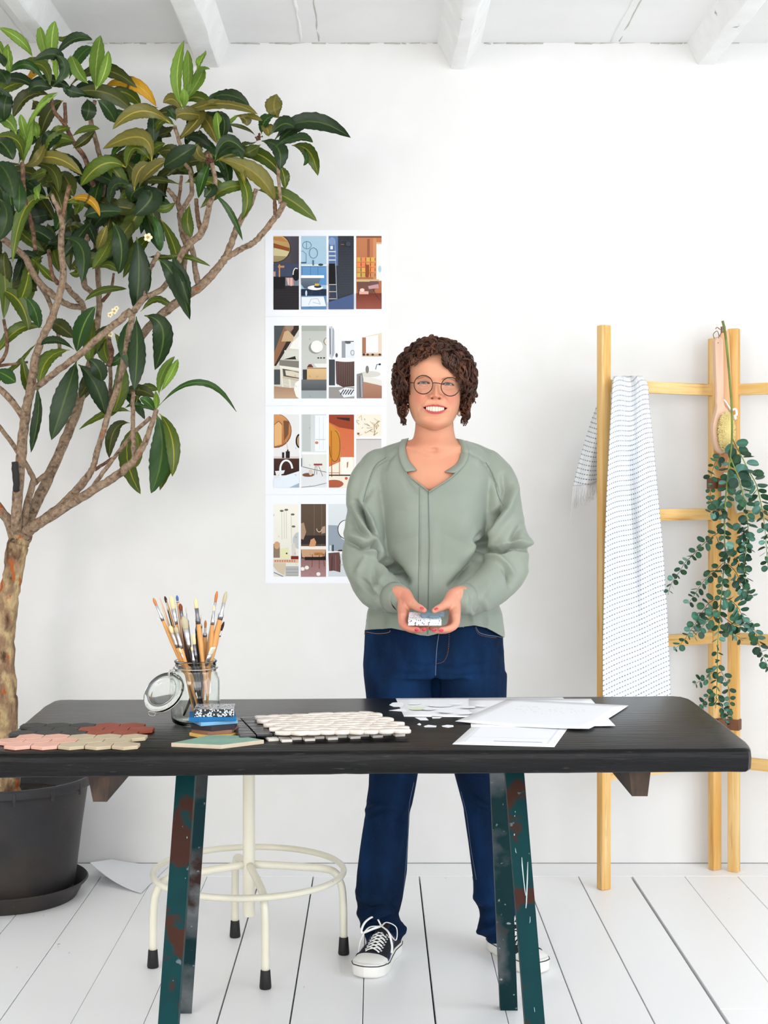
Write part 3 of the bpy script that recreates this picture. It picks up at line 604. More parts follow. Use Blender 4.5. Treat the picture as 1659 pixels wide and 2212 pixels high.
# white card curling on the floor behind the pot
g = Geo(); n = 24; vs = []; A_ = G(305, 1930, 0.001); 
for i in range(n + 1):
    t = i / n
    fr = Vector((A_.x + (-.925 - A_.x) * t, A_.y + (4.60 - A_.y) * t, .002 + .055 * t * t))
    bk = Vector((A_.x + .06 + (-.925 - A_.x) * t * 1.0 - .02, 4.775, .002 + .02 * t * t))
    for j in range(13):
        s = j / 12; p = fr.lerp(bk, s); vs += [p + Vector((0, 0, .0012)), p]
fs = []; W2 = 26
for i in range(n):
    for j in range(12):
        a = i * W2 + j * 2; fs += [(a, a + 2, a + W2 + 2, a + W2), (a + 1, a + W2 + 1, a + W2 + 3, a + 3)]
    fs += [(i * W2, i * W2 + W2, i * W2 + W2 + 1, i * W2 + 1), (i * W2 + 24, i * W2 + 25, i * W2 + W2 + 25, i * W2 + W2 + 24)]
fs += [tuple([j * 2 for j in range(13)] + [j * 2 + 1 for j in range(12, -1, -1)])]
g.add(vs, fs); tag(obj('paper_sheet', g, mat('white_card', C(240, 242, 246), .6), auto=40), 'large white card sheet curling up off the floor beside the plant pot', 'paper')
# ================================================================== WALL POSTERS
m_paper = mat('white_print_paper', C(241, 243, 247), .7, spec=.2)
m_print = mat('printed_photo_ink', (.5, .5, .5, 1), .6, spec=.2, vcol=True, var=[(C(60, 52, 48), 55, .66, .86, 8)])
def rgb(t): return (lin(t[0]), lin(t[1]), lin(t[2]), 1)
SW = WALLY / F
def wallpt(px, py, off): return Vector(((px - VX) * SW, WALLY - off, CH - (py - VY) * SW))
class Pic:
    """one small printed photograph: flat shapes in crop coordinates (as read from an enlarged view of the sheet)"""
    def __init__(s, tf, x0, y0, x1, y1): s.g = Geo(); s.tf = tf; s.b = (x0, y0, x1, y1); s.k = 0
    def poly(s, pts, col, col2=None, clip=True):
        x0, y0, x1, y1 = s.b
        # Sutherland-Hodgman clip to the picture
        def clipx(ps, f, inter):
            out = []
            for i in range(len(ps)):
                a, b = ps[i - 1], ps[i]
                if f(b):
                    if not f(a): out.append(inter(a, b))
                    out.append(b)
                elif f(a): out.append(inter(a, b))
            return out
        for ax, v, sg in ((0, x0, 1), (0, x1, -1), (1, y0, 1), (1, y1, -1)):
            if len(pts) < 3: return s
            pts = clipx(pts, lambda p: (p[ax] - v) * sg >= 0, lambda a, b: tuple(a[i] + (b[i] - a[i]) * ((v - a[ax]) / (b[ax] - a[ax])) for i in (0, 1)))
        if len(pts) < 3: return s
        s.k += 1; ys = [p[1] for p in pts]; ya, yb = min(ys), max(ys)
        cs = [rgb(col) if col2 is None else rgb([col[i] + (col2[i] - col[i]) * ((p[1] - ya) / max(1e-6, yb - ya)) for i in range(3)]) for p in pts]
        s.g.add([wallpt(*s.tf(*p), .0009 + .00006 * s.k) for p in pts], [tuple(range(len(pts)))], 0, cs); return s
    def r(s, x0, y0, x1, y1, c, c2=None): return s.poly([(x0, y0), (x1, y0), (x1, y1), (x0, y1)], c, c2)
    def e(s, cx, cy, rx, ry, c, c2=None, n=28): return s.poly([(cx + rx * cos(2 * pi * i / n), cy + ry * sin(2 * pi * i / n)) for i in range(n)], c, c2)
    def l(s, pts, w, c):
        for i in range(len(pts) - 1):
            (ax, ay), (bx, by) = pts[i], pts[i + 1]; dx, dy = bx - ax, by - ay; L_ = max(1e-6, sqrt(dx * dx + dy * dy)); nx, ny = -dy / L_ * w / 2, dx / L_ * w / 2
            s.poly([(ax + nx, ay + ny), (bx + nx, by + ny), (bx - nx, by - ny), (ax - nx, ay - ny)], c)
        return s
    def arc(s, cx, cy, rx, ry, a0, a1, w, c): return s.l([(cx + rx * cos(radians(a0 + (a1 - a0) * i / 16)), cy + ry * sin(radians(a0 + (a1 - a0) * i / 16))) for i in range(17)], w, c)
tfA = lambda x, y: (560 + x * .18083, 480 + y * .18083)
tfB = lambda x, y: (560 + x * .18533, 860 + y * .18533)
def sheet(y0, y1, label):
    g = Geo(); rnd = random.Random(int(y0))
    a, b, c, d = wallpt(573, y0, 0), wallpt(835, y0, 0), wallpt(835, y1, 0), wallpt(573, y1, 0)
    g.box(((a.x + b.x) / 2, WALLY - .0006, (a.z + c.z) / 2), (b.x - a.x, .0006, a.z - c.z))
    t = thing('wall_print', label, 'print', (a.x, WALLY - .0006, c.z), group='moodboard sheets taped up the wall')
    obj('paper', g, m_paper, t, smooth=False); return t
def addpic(p, t): obj('photo', p.g, m_print, t, smooth=False, fixn=False)
s1 = sheet(497, 683.5, 'top moodboard sheet with four dark and blue bathroom photos')
p = Pic(tfA, 170, 168, 474, 1046); p.r(170, 168, 474, 1046, (84, 80, 88), (60, 56, 58))
for i in range(12): p.r(378 + i * 9, 168, 381 + i * 9, 560, (66, 62, 70))
p.e(190, 310, 186, 172, (20, 18, 18)); p.e(188, 310, 180, 166, (206, 162, 100), (150, 140, 100)); p.poly([(170, 250), (365, 310), (358, 350), (170, 305)], (140, 76, 36)); p.poly([(170, 305), (358, 350), (330, 410), (170, 400)], (206, 196, 150)); p.poly([(170, 180), (260, 178), (350, 240), (170, 215)], (184, 132, 78))
p.r(170, 500, 474, 660, (66, 72, 96)); p.r(170, 650, 474, 1046, (40, 36, 40)); p.r(170, 660, 310, 800, (24, 22, 26)); p.r(312, 660, 474, 760, (120, 126, 136)); p.r(234, 505, 250, 655, (200, 150, 96)); p.r(225, 520, 300, 545, (190, 140, 90)); p.r(170, 590, 195, 650, (190, 150, 136)); p.e(440, 620, 45, 82, (22, 22, 24)); p.arc(440, 630, 36, 80, 180, 300, 12, (230, 228, 226)); p.poly([(320, 668), (405, 668), (412, 755), (380, 765), (345, 750)], (206, 160, 152)); p.r(342, 668, 350, 750, (232, 214, 206)); p.r(378, 668, 386, 755, (232, 214, 206))
for i in range(9): p.r(170, 800 + i * 28, 474, 803 + i * 28, (54, 48, 52))
addpic(p, s1)
p = Pic(tfA, 500, 165, 803, 1042); p.r(500, 165, 803, 1042, (176, 204, 220), (150, 190, 216)); p.arc(570, 275, 52, 44, 0, 360, 6, (70, 110, 132)); p.l([(566, 232), (566, 318)], 4, (70, 110, 132)); p.arc(648, 370, 50, 62, 0, 360, 6, (80, 120, 132)); p.l([(500, 350), (520, 345), (562, 380), (562, 490)], 5, (80, 130, 150)); p.r(500, 478, 562, 492, (50, 80, 104)); p.r(500, 505, 803, 530, (222, 230, 232)); p.r(636, 455, 654, 520, (80, 110, 130)); p.e(735, 510, 30, 14, (50, 70, 84)); p.r(500, 530, 803, 750, (104, 152, 198), (88, 140, 192)); [p.r(x, 530, x + 4, 640, (60, 100, 146)) for x in (512, 610, 700)]; p.r(500, 528, 803, 536, (60, 100, 140)); p.poly([(500, 650), (745, 650), (700, 760), (600, 800), (540, 790), (500, 740)], (112, 124, 138), (70, 84, 100)); p.r(500, 636, 775, 668, (244, 246, 246)); p.r(500, 800, 803, 890, (30, 44, 66)); p.r(500, 880, 803, 1042, (96, 136, 180)); p.e(670, 785, 92, 28, (240, 242, 242)); p.e(700, 770, 45, 18, (44, 56, 70)); p.r(665, 735, 715, 762, (214, 176, 90)); p.l([(640, 810), (610, 890)], 4, (60, 70, 80)); p.l([(720, 810), (735, 880)], 4, (60, 70, 80)); p.poly([(505, 895), (770, 890), (800, 1005), (505, 1010)], (226, 232, 238)); p.l([(590, 990), (620, 920), (700, 915), (730, 980), (640, 960)], 5, (150, 166, 184)); p.e(562, 850, 12, 34, (200, 214, 224)); addpic(p, s1)
p = Pic(tfA, 828, 165, 1130, 1040); p.r(828, 165, 1130, 1040, (52, 56, 66), (58, 66, 84)); p.r(828, 165, 940, 520, (96, 122, 168)); p.e(870, 230, 40, 50, (132, 154, 192)); p.r(940, 165, 1130, 940, (48, 50, 58), (62, 66, 74))
for i in range(24):
    p.r(945, 190 + i * 30, 1130, 192 + i * 30, (72, 78, 88)); [p.r(950 + j * 44 + (i % 2) * 22, 192 + i * 30, 952 + j * 44 + (i % 2) * 22, 220 + i * 30, (70, 76, 86)) for j in range(5)]
p.l([(905, 230), (930, 960)], 8, (160, 168, 176)); p.l([(838, 500), (840, 900)], 6, (120, 110, 106)); [p.r(832, y, 915, y + 14, (206, 214, 222)) for y in (350, 400, 450)]; p.r(850, 290, 880, 330, (230, 234, 238)); p.r(836, 500, 905, 745, (18, 18, 22)); [p.r(834, y, 920, y + 9, (200, 186, 178)) for y in (745, 830, 915)]; p.poly([(828, 960), (1130, 860), (1130, 1040), (828, 1040)], (74, 92, 132)); p.r(975, 268, 1015, 276, (150, 100, 80)); p.e(1065, 265, 28, 28, (62, 70, 84)); addpic(p, s1)
p = Pic(tfA, 1158, 165, 1462, 1038); p.r(1158, 165, 1462, 1038, (190, 122, 84), (170, 104, 74)); p.r(1158, 165, 1462, 186, (120, 80, 64)); p.r(1290, 200, 1320, 420, (150, 90, 66)); p.r(1360, 190, 1400, 700, (206, 140, 96)); p.r(1400, 240, 1462, 700, (232, 232, 226)); p.r(1400, 240, 1462, 262, (214, 176, 130)); p.e(1440, 560, 18, 40, (170, 196, 212))
rr = random.Random(3)
for r_ in range(4):
    for c_ in range(4):
        x, y = 1166 + c_ * 56, 420 + r_ * 62; p.r(x, y, x + 46, y + 54, (212 + rr.randint(-20, 20), 150 + rr.randint(-20, 20), 84)); p.r(x + 46, y + 8, x + 52, y + 40, (84, 52, 40))
p.poly([(1268, 510), (1310, 510), (1316, 600), (1305, 660), (1275, 660)], (140, 74, 44)); p.poly([(1165, 700), (1425, 690), (1400, 760), (1360, 850), (1180, 850)], (112, 76, 66)); p.r(1160, 684, 1430, 712, (206, 176, 128)); p.r(1158, 850, 1462, 1038, (112, 50, 36), (150, 84, 70)); p.poly([(1300, 765), (1420, 740), (1430, 790), (1310, 800)], (196, 150, 150)); p.r(1320, 705, 1425, 740, (110, 80, 84)); p.r(1195, 826, 1305, 862, (224, 170, 150)); p.e(1230, 812, 28, 20, (236, 206, 196)); p.l([(1360, 800), (1395, 870), (1440, 930)], 6, (70, 50, 48)); addpic(p, s1)
s2 = sheet(684.5, 876, 'second moodboard sheet from the top, pale bathrooms with wooden vanities')
p = Pic(tfA, 177, 1236, 474, 2106); p.r(177, 1236, 474, 2106, (206, 202, 192)); p.poly([(177, 1236), (460, 1236), (240, 1640), (177, 1720)], (74, 80, 84)); p.poly([(300, 1236), (430, 1236), (215, 1650), (177, 1720), (177, 1560)], (142, 102, 74)); p.poly([(420, 1236), (474, 1236), (474, 1280), (200, 1720), (180, 1715)], (50, 40, 36)); p.poly([(265, 1425), (300, 1310), (345, 1290), (415, 1370), (400, 1425)], (198, 168, 130)); p.e(360, 1260, 50, 40, (150, 128, 112)); p.poly([(400, 1430), (474, 1360), (474, 1520), (360, 1510)], (236, 234, 228)); p.r(300, 1530, 474, 1640, (212, 210, 200)); p.poly([(290, 1640), (430, 1600), (440, 1640)], (40, 40, 38)); p.poly([(240, 1645), (474, 1660), (474, 1740), (240, 1710)], (128, 122, 114)); p.poly([(240, 1712), (474, 1745), (474, 1775), (250, 1745)], (232, 230, 212)); p.r(177, 1760, 250, 1940, (70, 76, 74)); p.l([(258, 1740), (285, 2000)], 22, (226, 222, 204)); p.l([(360, 1860), (380, 2060)], 24, (226, 222, 204)); p.poly([(280, 1750), (474, 1790), (474, 1870), (290, 1840)], (80, 76, 66)); p.poly([(310, 1770), (400, 1780), (474, 1800), (474, 1860), (320, 1830)], (216, 206, 184)); p.l([(280, 1850), (474, 1890)], 16, (200, 178, 142)); p.l([(280, 1930), (470, 1980)], 12, (220, 214, 196)); p.poly([(177, 1960), (474, 1990), (474, 2106), (177, 2106)], (168, 134, 108), (190, 160, 130)); p.poly([(430, 1920), (474, 1890), (474, 2106), (440, 2080), (415, 2000)], (240, 238, 232)); addpic(p, s2)
p = Pic(tfA, 504, 1236, 804, 2105); p.r(504, 1236, 804, 2105, (188, 190, 184), (206, 206, 202)); p.r(504, 1236, 804, 1300, (166, 170, 160)); p.e(672, 1500, 82, 72, (140, 142, 140)); p.e(688, 1486, 72, 72, (240, 238, 232)); p.e(810, 1425, 42, 46, (120, 116, 104)); p.e(816, 1425, 38, 42, (214, 206, 190)); [p.e(x, 1622, 12, 9, (60, 50, 44)) for x in (706, 738, 775)]; p.poly([(650, 1690), (804, 1690), (804, 1736), (690, 1736)], (230, 230, 226)); p.r(570, 1740, 804, 1880, (218, 186, 140), (206, 170, 124)); p.r(570, 1740, 804, 1752, (170, 130, 90)); p.poly([(570, 1735), (650, 1735), (620, 1695), (590, 1700)], (110, 56, 44)); p.poly([(520, 1760), (570, 1760), (570, 1920), (520, 1900)], (56, 56, 58)); p.r(504, 1880, 804, 2010, (108, 110, 112), (80, 84, 86)); p.r(504, 2010, 804, 2105, (160, 166, 168)); addpic(p, s2)
p = Pic(tfA, 832, 1236, 1136, 2105); p.r(832, 1236, 1136, 2105, (236, 238, 240)); p.poly([(832, 1250), (870, 1240), (900, 1300), (905, 1560), (870, 1640), (832, 1600)], (196, 200, 206)); p.l([(845, 1270), (850, 1580)], 10, (80, 84, 92)); p.l([(885, 1270), (880, 1600)], 7, (110, 114, 122)); p.r(832, 1640, 905, 1950, (64, 68, 74)); p.r(985, 1420, 1030, 1620, (150, 154, 160)); p.r(1030, 1440, 1136, 1630, (224, 228, 232)); p.l([(1020, 1425), (1130, 1425)], 10, (50, 52, 56)); p.e(1060, 1440, 35, 14, (90, 92, 96)); p.poly([(912, 1660), (1136, 1660), (1136, 1960), (1000, 1970), (920, 1930)], (92, 70, 64), (74, 54, 50)); [p.r(930 + i * 22, 1670, 934 + i * 22, 1950, (120, 96, 88)) for i in range(9)]; p.e(1040, 1645, 140, 24, (242, 242, 242)); p.r(832, 1970, 1136, 2105, (150, 146, 142)); p.poly([(950, 2010), (1030, 1975), (1136, 1990), (1136, 2080), (1010, 2095)], (226, 228, 232)); [p.l([(970 + i * 30, 2060), (1010 + i * 30, 2000)], 12, (60, 64, 72)) for i in range(5)]; p.e(925, 1590, 14, 26, (80, 86, 92)); p.arc(1115, 1560, 20, 30, 0, 360, 6, (130, 134, 140)); addpic(p, s2)
p = Pic(tfA, 1160, 1236, 1464, 2104); p.r(1160, 1236, 1464, 2104, (236, 238, 240)); p.poly([(1228, 1376), (1464, 1320), (1464, 1600), (1228, 1600)], (222, 206, 184)); p.poly([(1230, 1376), (1275, 1380), (1275, 1560), (1230, 1600)], (168, 112, 82)); p.poly([(1275, 1372), (1420, 1345), (1420, 1555), (1275, 1555)], (234, 236, 242)); p.r(1228, 1572, 1464, 1604, (196, 160, 130)); [p.e(x, 1582, 16, 13, (60, 44, 40)) for x in (1250, 1295, 1355, 1440)]; p.l([(1390, 1760), (1405, 1700), (1450, 1700)], 9, (110, 112, 116)); p.e(1440, 1698, 14, 12, (40, 44, 50)); p.poly([(1240, 1830), (1464, 1890), (1464, 1950), (1240, 1900)], (226, 222, 214)); p.e(1330, 1815, 120, 36, (212, 208, 200)); p.e(1290, 1760, 20, 46, (128, 122, 118)); p.poly([(1240, 1905), (1464, 1955), (1464, 2104), (1240, 2104)], (176, 132, 108), (160, 112, 92)); p.poly([(1165, 1815), (1230, 1800), (1245, 1880), (1240, 2104), (1165, 2104)], (136, 132, 134)); p.l([(1195, 1840), (1205, 2090)], 9, (96, 94, 98)); p.l([(1220, 1830), (1228, 2090)], 8, (190, 188, 190)); addpic(p, s2)
s3 = sheet(877, 1068, 'third moodboard sheet from the top with orange and white bathrooms')
p = Pic(tfB, 170, 190, 466, 1042); p.r(170, 190, 466, 1042, (230, 228, 228)); p.e(190, 380, 188, 200, (120, 72, 46)); p.e(186, 376, 184, 192, (210, 150, 94), (170, 110, 64)); p.poly([(178, 300), (225, 268), (262, 300), (262, 540), (178, 560)], (224, 176, 120)); p.poly([(282, 260), (350, 270), (340, 420), (290, 500)], (120, 80, 52)); p.l([(175, 310), (228, 268), (268, 312)], 6, (80, 50, 34)); p.e(470, 500, 46, 84, (30, 26, 26)); p.e(474, 500, 34, 66, (190, 150, 110)); p.r(170, 690, 466, 900, (74, 42, 34), (50, 30, 26)); p.r(170, 680, 466, 704, (216, 206, 200)); p.r(310, 620, 356, 700, (34, 26, 22)); p.r(325, 600, 341, 640, (34, 26, 22)); p.r(266, 632, 292, 700, (30, 28, 28)); p.l([(310, 480), (335, 600)], 4, (200, 160, 130)); p.arc(315, 830, 70, 105, 180, 355, 22, (240, 240, 240)); p.r(234, 820, 258, 920, (240, 240, 240)); p.poly([(185, 850), (300, 840), (285, 880), (200, 905)], (226, 228, 230)); p.poly([(170, 945), (466, 850), (466, 880), (466, 1042), (170, 1042)], (226, 234, 242)); p.poly([(350, 1042), (466, 990), (466, 1042)], (160, 178, 196)); addpic(p, s3)
p = Pic(tfB, 490, 190, 784, 1042); p.r(490, 190, 784, 1042, (206, 210, 210), (226, 228, 230)); p.r(500, 190, 600, 620, (190, 196, 194)); p.r(650, 200, 784, 620, (236, 240, 242)); [p.r(x, 210, x + 4, 600, (206, 212, 216)) for x in (700, 745)]; p.r(655, 480, 770, 486, (180, 180, 180)); p.e(670, 520, 20, 16, (200, 130, 110)); p.poly([(498, 640), (784, 640), (784, 850), (720, 860), (540, 800)], (226, 228, 222)); p.r(495, 630, 784, 656, (244, 244, 242)); p.l([(505, 800), (784, 865)], 6, (80, 84, 84)); p.r(635, 764, 735, 784, (150, 52, 58)); p.l([(655, 784), (640, 900)], 6, (140, 120, 112)); p.l([(690, 784), (740, 910)], 6, (140, 120, 112)); p.l([(672, 784), (670, 890)], 5, (140, 120, 112)); p.e(570, 895, 68, 22, (120, 80, 60)); p.e(600, 865, 22, 34, (214, 200, 184)); p.l([(490, 1040), (640, 1025), (784, 990)], 6, (120, 126, 130)); p.r(490, 700, 500, 800, (80, 80, 80)); addpic(p, s3)
p = Pic(tfB, 812, 192, 1105, 1042); p.r(812, 192, 1105, 1042, (206, 104, 62), (218, 128, 92)); p.poly([(812, 192), (1105, 192), (1105, 370), (930, 340), (812, 280)], (150, 66, 42)); p.poly([(900, 225), (1055, 230), (1055, 268), (910, 240)], (56, 34, 30)); p.poly([(812, 290), (870, 330), (940, 400), (945, 680), (900, 740), (812, 760)], (206, 138, 52)); p.arc(880, 560, 62, 180, -90, 180, 7, (120, 76, 36)); p.poly([(812, 800), (945, 740), (945, 690), (1105, 690), (1105, 1042), (812, 1042)], (240, 232, 216)); p.r(960, 688, 1090, 890, (246, 242, 232)); p.poly([(1020, 750), (1040, 740), (1035, 800), (1020, 820)], (180, 130, 96)); p.l([(840, 380), (845, 920)], 10, (184, 104, 40)); p.l([(935, 700), (935, 900)], 8, (198, 110, 50)); p.l([(812, 870), (940, 870)], 7, (198, 110, 50)); p.r(812, 892, 1105, 906, (36, 30, 28)); p.e(870, 1000, 112, 48, (176, 92, 66)); [p.e(x, 935, 17, 16, (206, 84, 44)) for x in (1015, 1068)]; addpic(p, s3)
p = Pic(tfB, 1130, 190, 1424, 448); p.r(1130, 190, 1424, 448, (240, 232, 214)); rr = random.Random(8)
for i in range(16): x, y = rr.uniform(1140, 1400), rr.uniform(215, 430); p.l([(x, y), (x + rr.uniform(-50, 60), y + rr.uniform(-30, 40)), (x + rr.uniform(-50, 80), y + rr.uniform(-30, 50))], 5, rr.choice([(176, 156, 116), (150, 130, 96), (206, 180, 130)]))
p.l([(1345, 430), (1340, 320), (1370, 290), (1395, 330)], 6, (190, 150, 96)); p.e(1155, 415, 14, 12, (150, 84, 54)); addpic(p, s3)
p = Pic(tfB, 1130, 474, 1424, 1042); p.r(1130, 474, 1424, 1042, (206, 202, 200), (226, 220, 216)); p.r(1130, 474, 1424, 486, (176, 172, 170)); p.e(1290, 800, 80, 90, (190, 170, 150)); addpic(p, s3)
s4 = sheet(1069, 1260, 'lowest moodboard sheet, partly hidden behind the woman, with brown and white bathrooms')
p = Pic(tfB, 166, 1236, 458, 2082); p.r(166, 1236, 458, 2082, (240, 238, 226), (226, 222, 212)); [p.l([(x, y), (x + 4, y + 340)], 5, (206, 198, 172)) for x, y in ((262, 1310), (290, 1300), (315, 1300), (372, 1350))]; [p.e(x, y, 22, 12, (110, 104, 88)) for x, y in ((262, 1314), (316, 1302), (390, 1356), (400, 1496))]; p.e(470, 1660, 80, 100, (190, 196, 196)); p.poly([(166, 1700), (240, 1690), (240, 1860), (166, 1860)], (140, 120, 100)); p.e(206, 1715, 34, 44, (206, 160, 120)); p.poly([(240, 1760), (340, 1740), (350, 1870), (250, 1870)], (226, 224, 180)); p.e(320, 1810, 10, 9, (30, 30, 30)); p.poly([(380, 1700), (420, 1690), (430, 1850), (385, 1850)], (214, 208, 200)); p.r(370, 1840, 458, 1878, (120, 40, 34)); p.r(166, 1880, 458, 1918, (222, 190, 160)); [p.r(180 + i * 28, 1888, 196 + i * 28, 1908, (190, 120, 96)) for i in range(9)]; p.poly([(166, 1925), (310, 1925), (290, 2060), (220, 2020), (166, 1960)], (206, 190, 166)); p.r(310, 1960, 458, 2070, (176, 178, 176)); [p.r(310, y, 458, y + 4, (120, 124, 124)) for y in (1990, 2030, 2066)]; p.l([(170, 2030), (280, 2080)], 8, (90, 110, 150)); addpic(p, s4)
p = Pic(tfB, 486, 1234, 778, 2082); p.r(486, 1234, 778, 2082, (96, 78, 64), (70, 56, 46)); [p.r(x, 1234, x + 3, 1760, (140, 122, 104)) for x in (640, 726)]; p.r(486, 1600, 778, 1700, (50, 40, 38)); p.poly([(486, 1460), (520, 1450), (548, 1560), (515, 1650), (486, 1640)], (170, 140, 116)); p.arc(700, 1520, 30, 40, 0, 180, 9, (214, 190, 170)); p.poly([(735, 1500), (770, 1490), (770, 1570), (725, 1580)], (180, 150, 130)); p.r(486, 1725, 778, 1762, (236, 228, 220)); p.poly([(490, 1762), (778, 1762), (760, 1840), (600, 1880), (500, 1850)], (198, 156, 124)); p.poly([(580, 1730), (600, 1650), (640, 1630), (665, 1680), (650, 1730)], (206, 150, 110)); p.r(486, 1870, 778, 2082, (140, 104, 104), (168, 130, 130)); [p.l(q, 9, (130, 78, 44)) for q in ([(620, 1820), (615, 1970)], [(700, 1830), (700, 1990)], [(650, 1810), (760, 1820)], [(745, 1820), (760, 1960)])]; p.r(640, 1800, 740, 1830, (176, 120, 60)); p.r(530, 1850, 778, 1888, (34, 24, 24)); [p.e(x, y, 24, 22, (236, 232, 226)) for x, y in ((506, 1990), (555, 1975), (690, 2050))]; addpic(p, s4)
p = Pic(tfB, 804, 1234, 1098, 2080); p.r(804, 1234, 1098, 2080, (222, 228, 232), (206, 212, 216)); p.poly([(804, 1480), (915, 1484), (960, 1640), (1098, 1700), (1098, 1790), (804, 1780)], (150, 162, 174)); p.e(1010, 1530, 98, 112, (70, 80, 74)); p.e(1018, 1530, 96, 106, (236, 238, 238)); p.r(850, 1710, 868, 1785, (40, 60, 60)); p.r(820, 1715, 836, 1785, (214, 224, 226)); p.e(950, 1778, 34, 12, (54, 44, 44)); p.r(804, 1785, 1098, 1815, (240, 240, 242)); p.poly([(806, 1805), (935, 1795), (950, 1900), (945, 2030), (870, 2010), (815, 2015)], (104, 72, 70)); p.l([(850, 1840), (845, 2010)], 9, (70, 46, 46)); p.l([(890, 1830), (892, 2015)], 8, (134, 98, 94)); p.r(940, 1940, 1098, 1946, (160, 166, 172)); p.r(940, 1870, 1098, 1876, (190, 196, 200)); addpic(p, s4)
p = Pic(tfB, 1130, 1234, 1424, 2080); p.r(1130, 1234, 1424, 2080, (226, 222, 216), (196, 186, 176)); addpic(p, s4)

# ================================================================== FOLDING TOWEL RACK
m_pine = mat('pine', C(222, 170, 92), .5, spec=.4, var=[(C(240, 206, 146), 5, .4, .7, 4), (C(190, 130, 60), 9, .58, .8, 4)], bump=(30, .1, .001), stretch=(7, 7, .5))
m_pineh = mat('pine_rung', C(224, 180, 108), .5, spec=.4, var=[(C(242, 208, 148), 5, .4, .7, 4), (C(192, 132, 62), 9, .58, .8, 4)], bump=(30, .1, .001), stretch=(.6, .6, 9))
m_leather = mat('brown_leather', C(122, 78, 50), .6, var=[(C(92, 56, 34), 12, .4, .8)], bump=(160, .4, .001))
L0 = Vector((.722, 4.505, 0)); L1 = Vector((1.128, 4.735, 0)); R0 = Vector((1.186, 4.712, 0)); R1 = Vector((1.59, 4.46, 0))
rack = thing('towel_rack', 'folding pine ladder rack of two hinged frames, standing right by the wall', 'rack', ((L1 + R0) / 2))
RW, RT = .036, .028
def rail(p, H, ang, w=RW):
    g = Geo(); g.box((p.x, p.y, H / 2), (w, RT, H), rot=Matrix.Rotation(ang, 3, 'Z'), bev=.003); return obj('rail', g, m_pine, rack, auto=40)
aL = math.atan2(L1.y - L0.y, L1.x - L0.x); aR = math.atan2(R1.y - R0.y, R1.x - R0.x)
rail(L0, 1.785, aL); rail(L1, 1.767, aL); rail(R0, 1.797, aR); rail(R1, 1.79, aR)
for (A_, B_, an, zoff) in ((L0, L1, aL, 0), (R0, R1, aR, .0)):
    for z in (1.595, 1.183, .772, .362):
        g = Geo(); c0 = (A_ + B_) / 2; g.box((c0.x, c0.y, z), ((B_ - A_).length - RW + .002, .02, .038), rot=Matrix.Rotation(an, 3, 'Z'), bev=.002); obj('rung', g, m_pineh, rack, auto=40)
mid = (L1 + R0) / 2
for z in (1.285, .487):
    g = Geo(); g.box((L1.x, L1.y - .001, z), (RW + .006, RT + .006, .036), rot=Matrix.Rotation(aL, 3, 'Z'), bev=.002); g.box((mid.x, mid.y - .014, z), (.05, .008, .034), bev=.002); g.box((R0.x, R0.y - .001, z), (RW + .006, RT + .006, .036), rot=Matrix.Rotation(aR, 3, 'Z'), bev=.002)
    obj('leather_hinge', g, m_leather, rack, auto=40)

# ---- towel over the top rung
m_towel = bpy.data.materials.new('woven_towel'); m_towel.use_nodes = True
nt = m_towel.node_tree; N = nt.nodes; L = nt.links; b = N['Principled BSDF']; b.inputs['Roughness'].default_value = .9; b.inputs['Specular IOR Level'].default_value = .1; b.inputs['Sheen Weight'].default_value = .3
uv = N.new('ShaderNodeUVMap'); uv.uv_map = 'UVMap'; sep = N.new('ShaderNodeSeparateXYZ'); L.new(uv.outputs[0], sep.inputs[0])
def mth(op, a, b_=None, c_=None):
    n = N.new('ShaderNodeMath'); n.operation = op
    for i, v in enumerate((a, b_, c_)):
        if v is None: continue
        if isinstance(v, (int, float)): n.inputs[i].default_value = v
        else: L.new(v, n.inputs[i])
    return n.outputs[0]
fv = mth('FRACT', mth('DIVIDE', sep.outputs[1], .0145)); rowmask = mth('LESS_THAN', mth('ABSOLUTE', mth('SUBTRACT', fv, .5)), .12)
fu = mth('FRACT', mth('DIVIDE', sep.outputs[0], .0092)); dash = mth('LESS_THAN', fu, .62)
nz = N.new('ShaderNodeTexNoise'); nz.inputs['Scale'].default_value = 60; L.new(uv.outputs[0], nz.inputs[0])
fac = mth('MULTIPLY', mth('MULTIPLY', rowmask, dash), mth('ADD', .45, mth('MULTIPLY', nz.outputs[0], .6)))
mx = N.new('ShaderNodeMix'); mx.data_type = 'RGBA'; mx.inputs[6].default_value = C(238, 240, 242); mx.inputs[7].default_value = C(62, 98, 128); L.new(fac, mx.inputs[0]); L.new(mx.outputs[2], b.inputs['Base Color'])
bmp = N.new('ShaderNodeBump'); bmp.inputs['Strength'].default_value = .5; bmp.inputs['Distance'].default_value = .002; L.new(rowmask, bmp.inputs['Height']); L.new(bmp.outputs[0], b.inputs['Normal'])
m_fringe = mat('towel_fringe', C(240, 240, 240), .9)
tw = thing('towel', 'white woven towel with blue-grey dashes draped over the top rung of the pine rack', 'towel', P(1362, 822, 4.60))
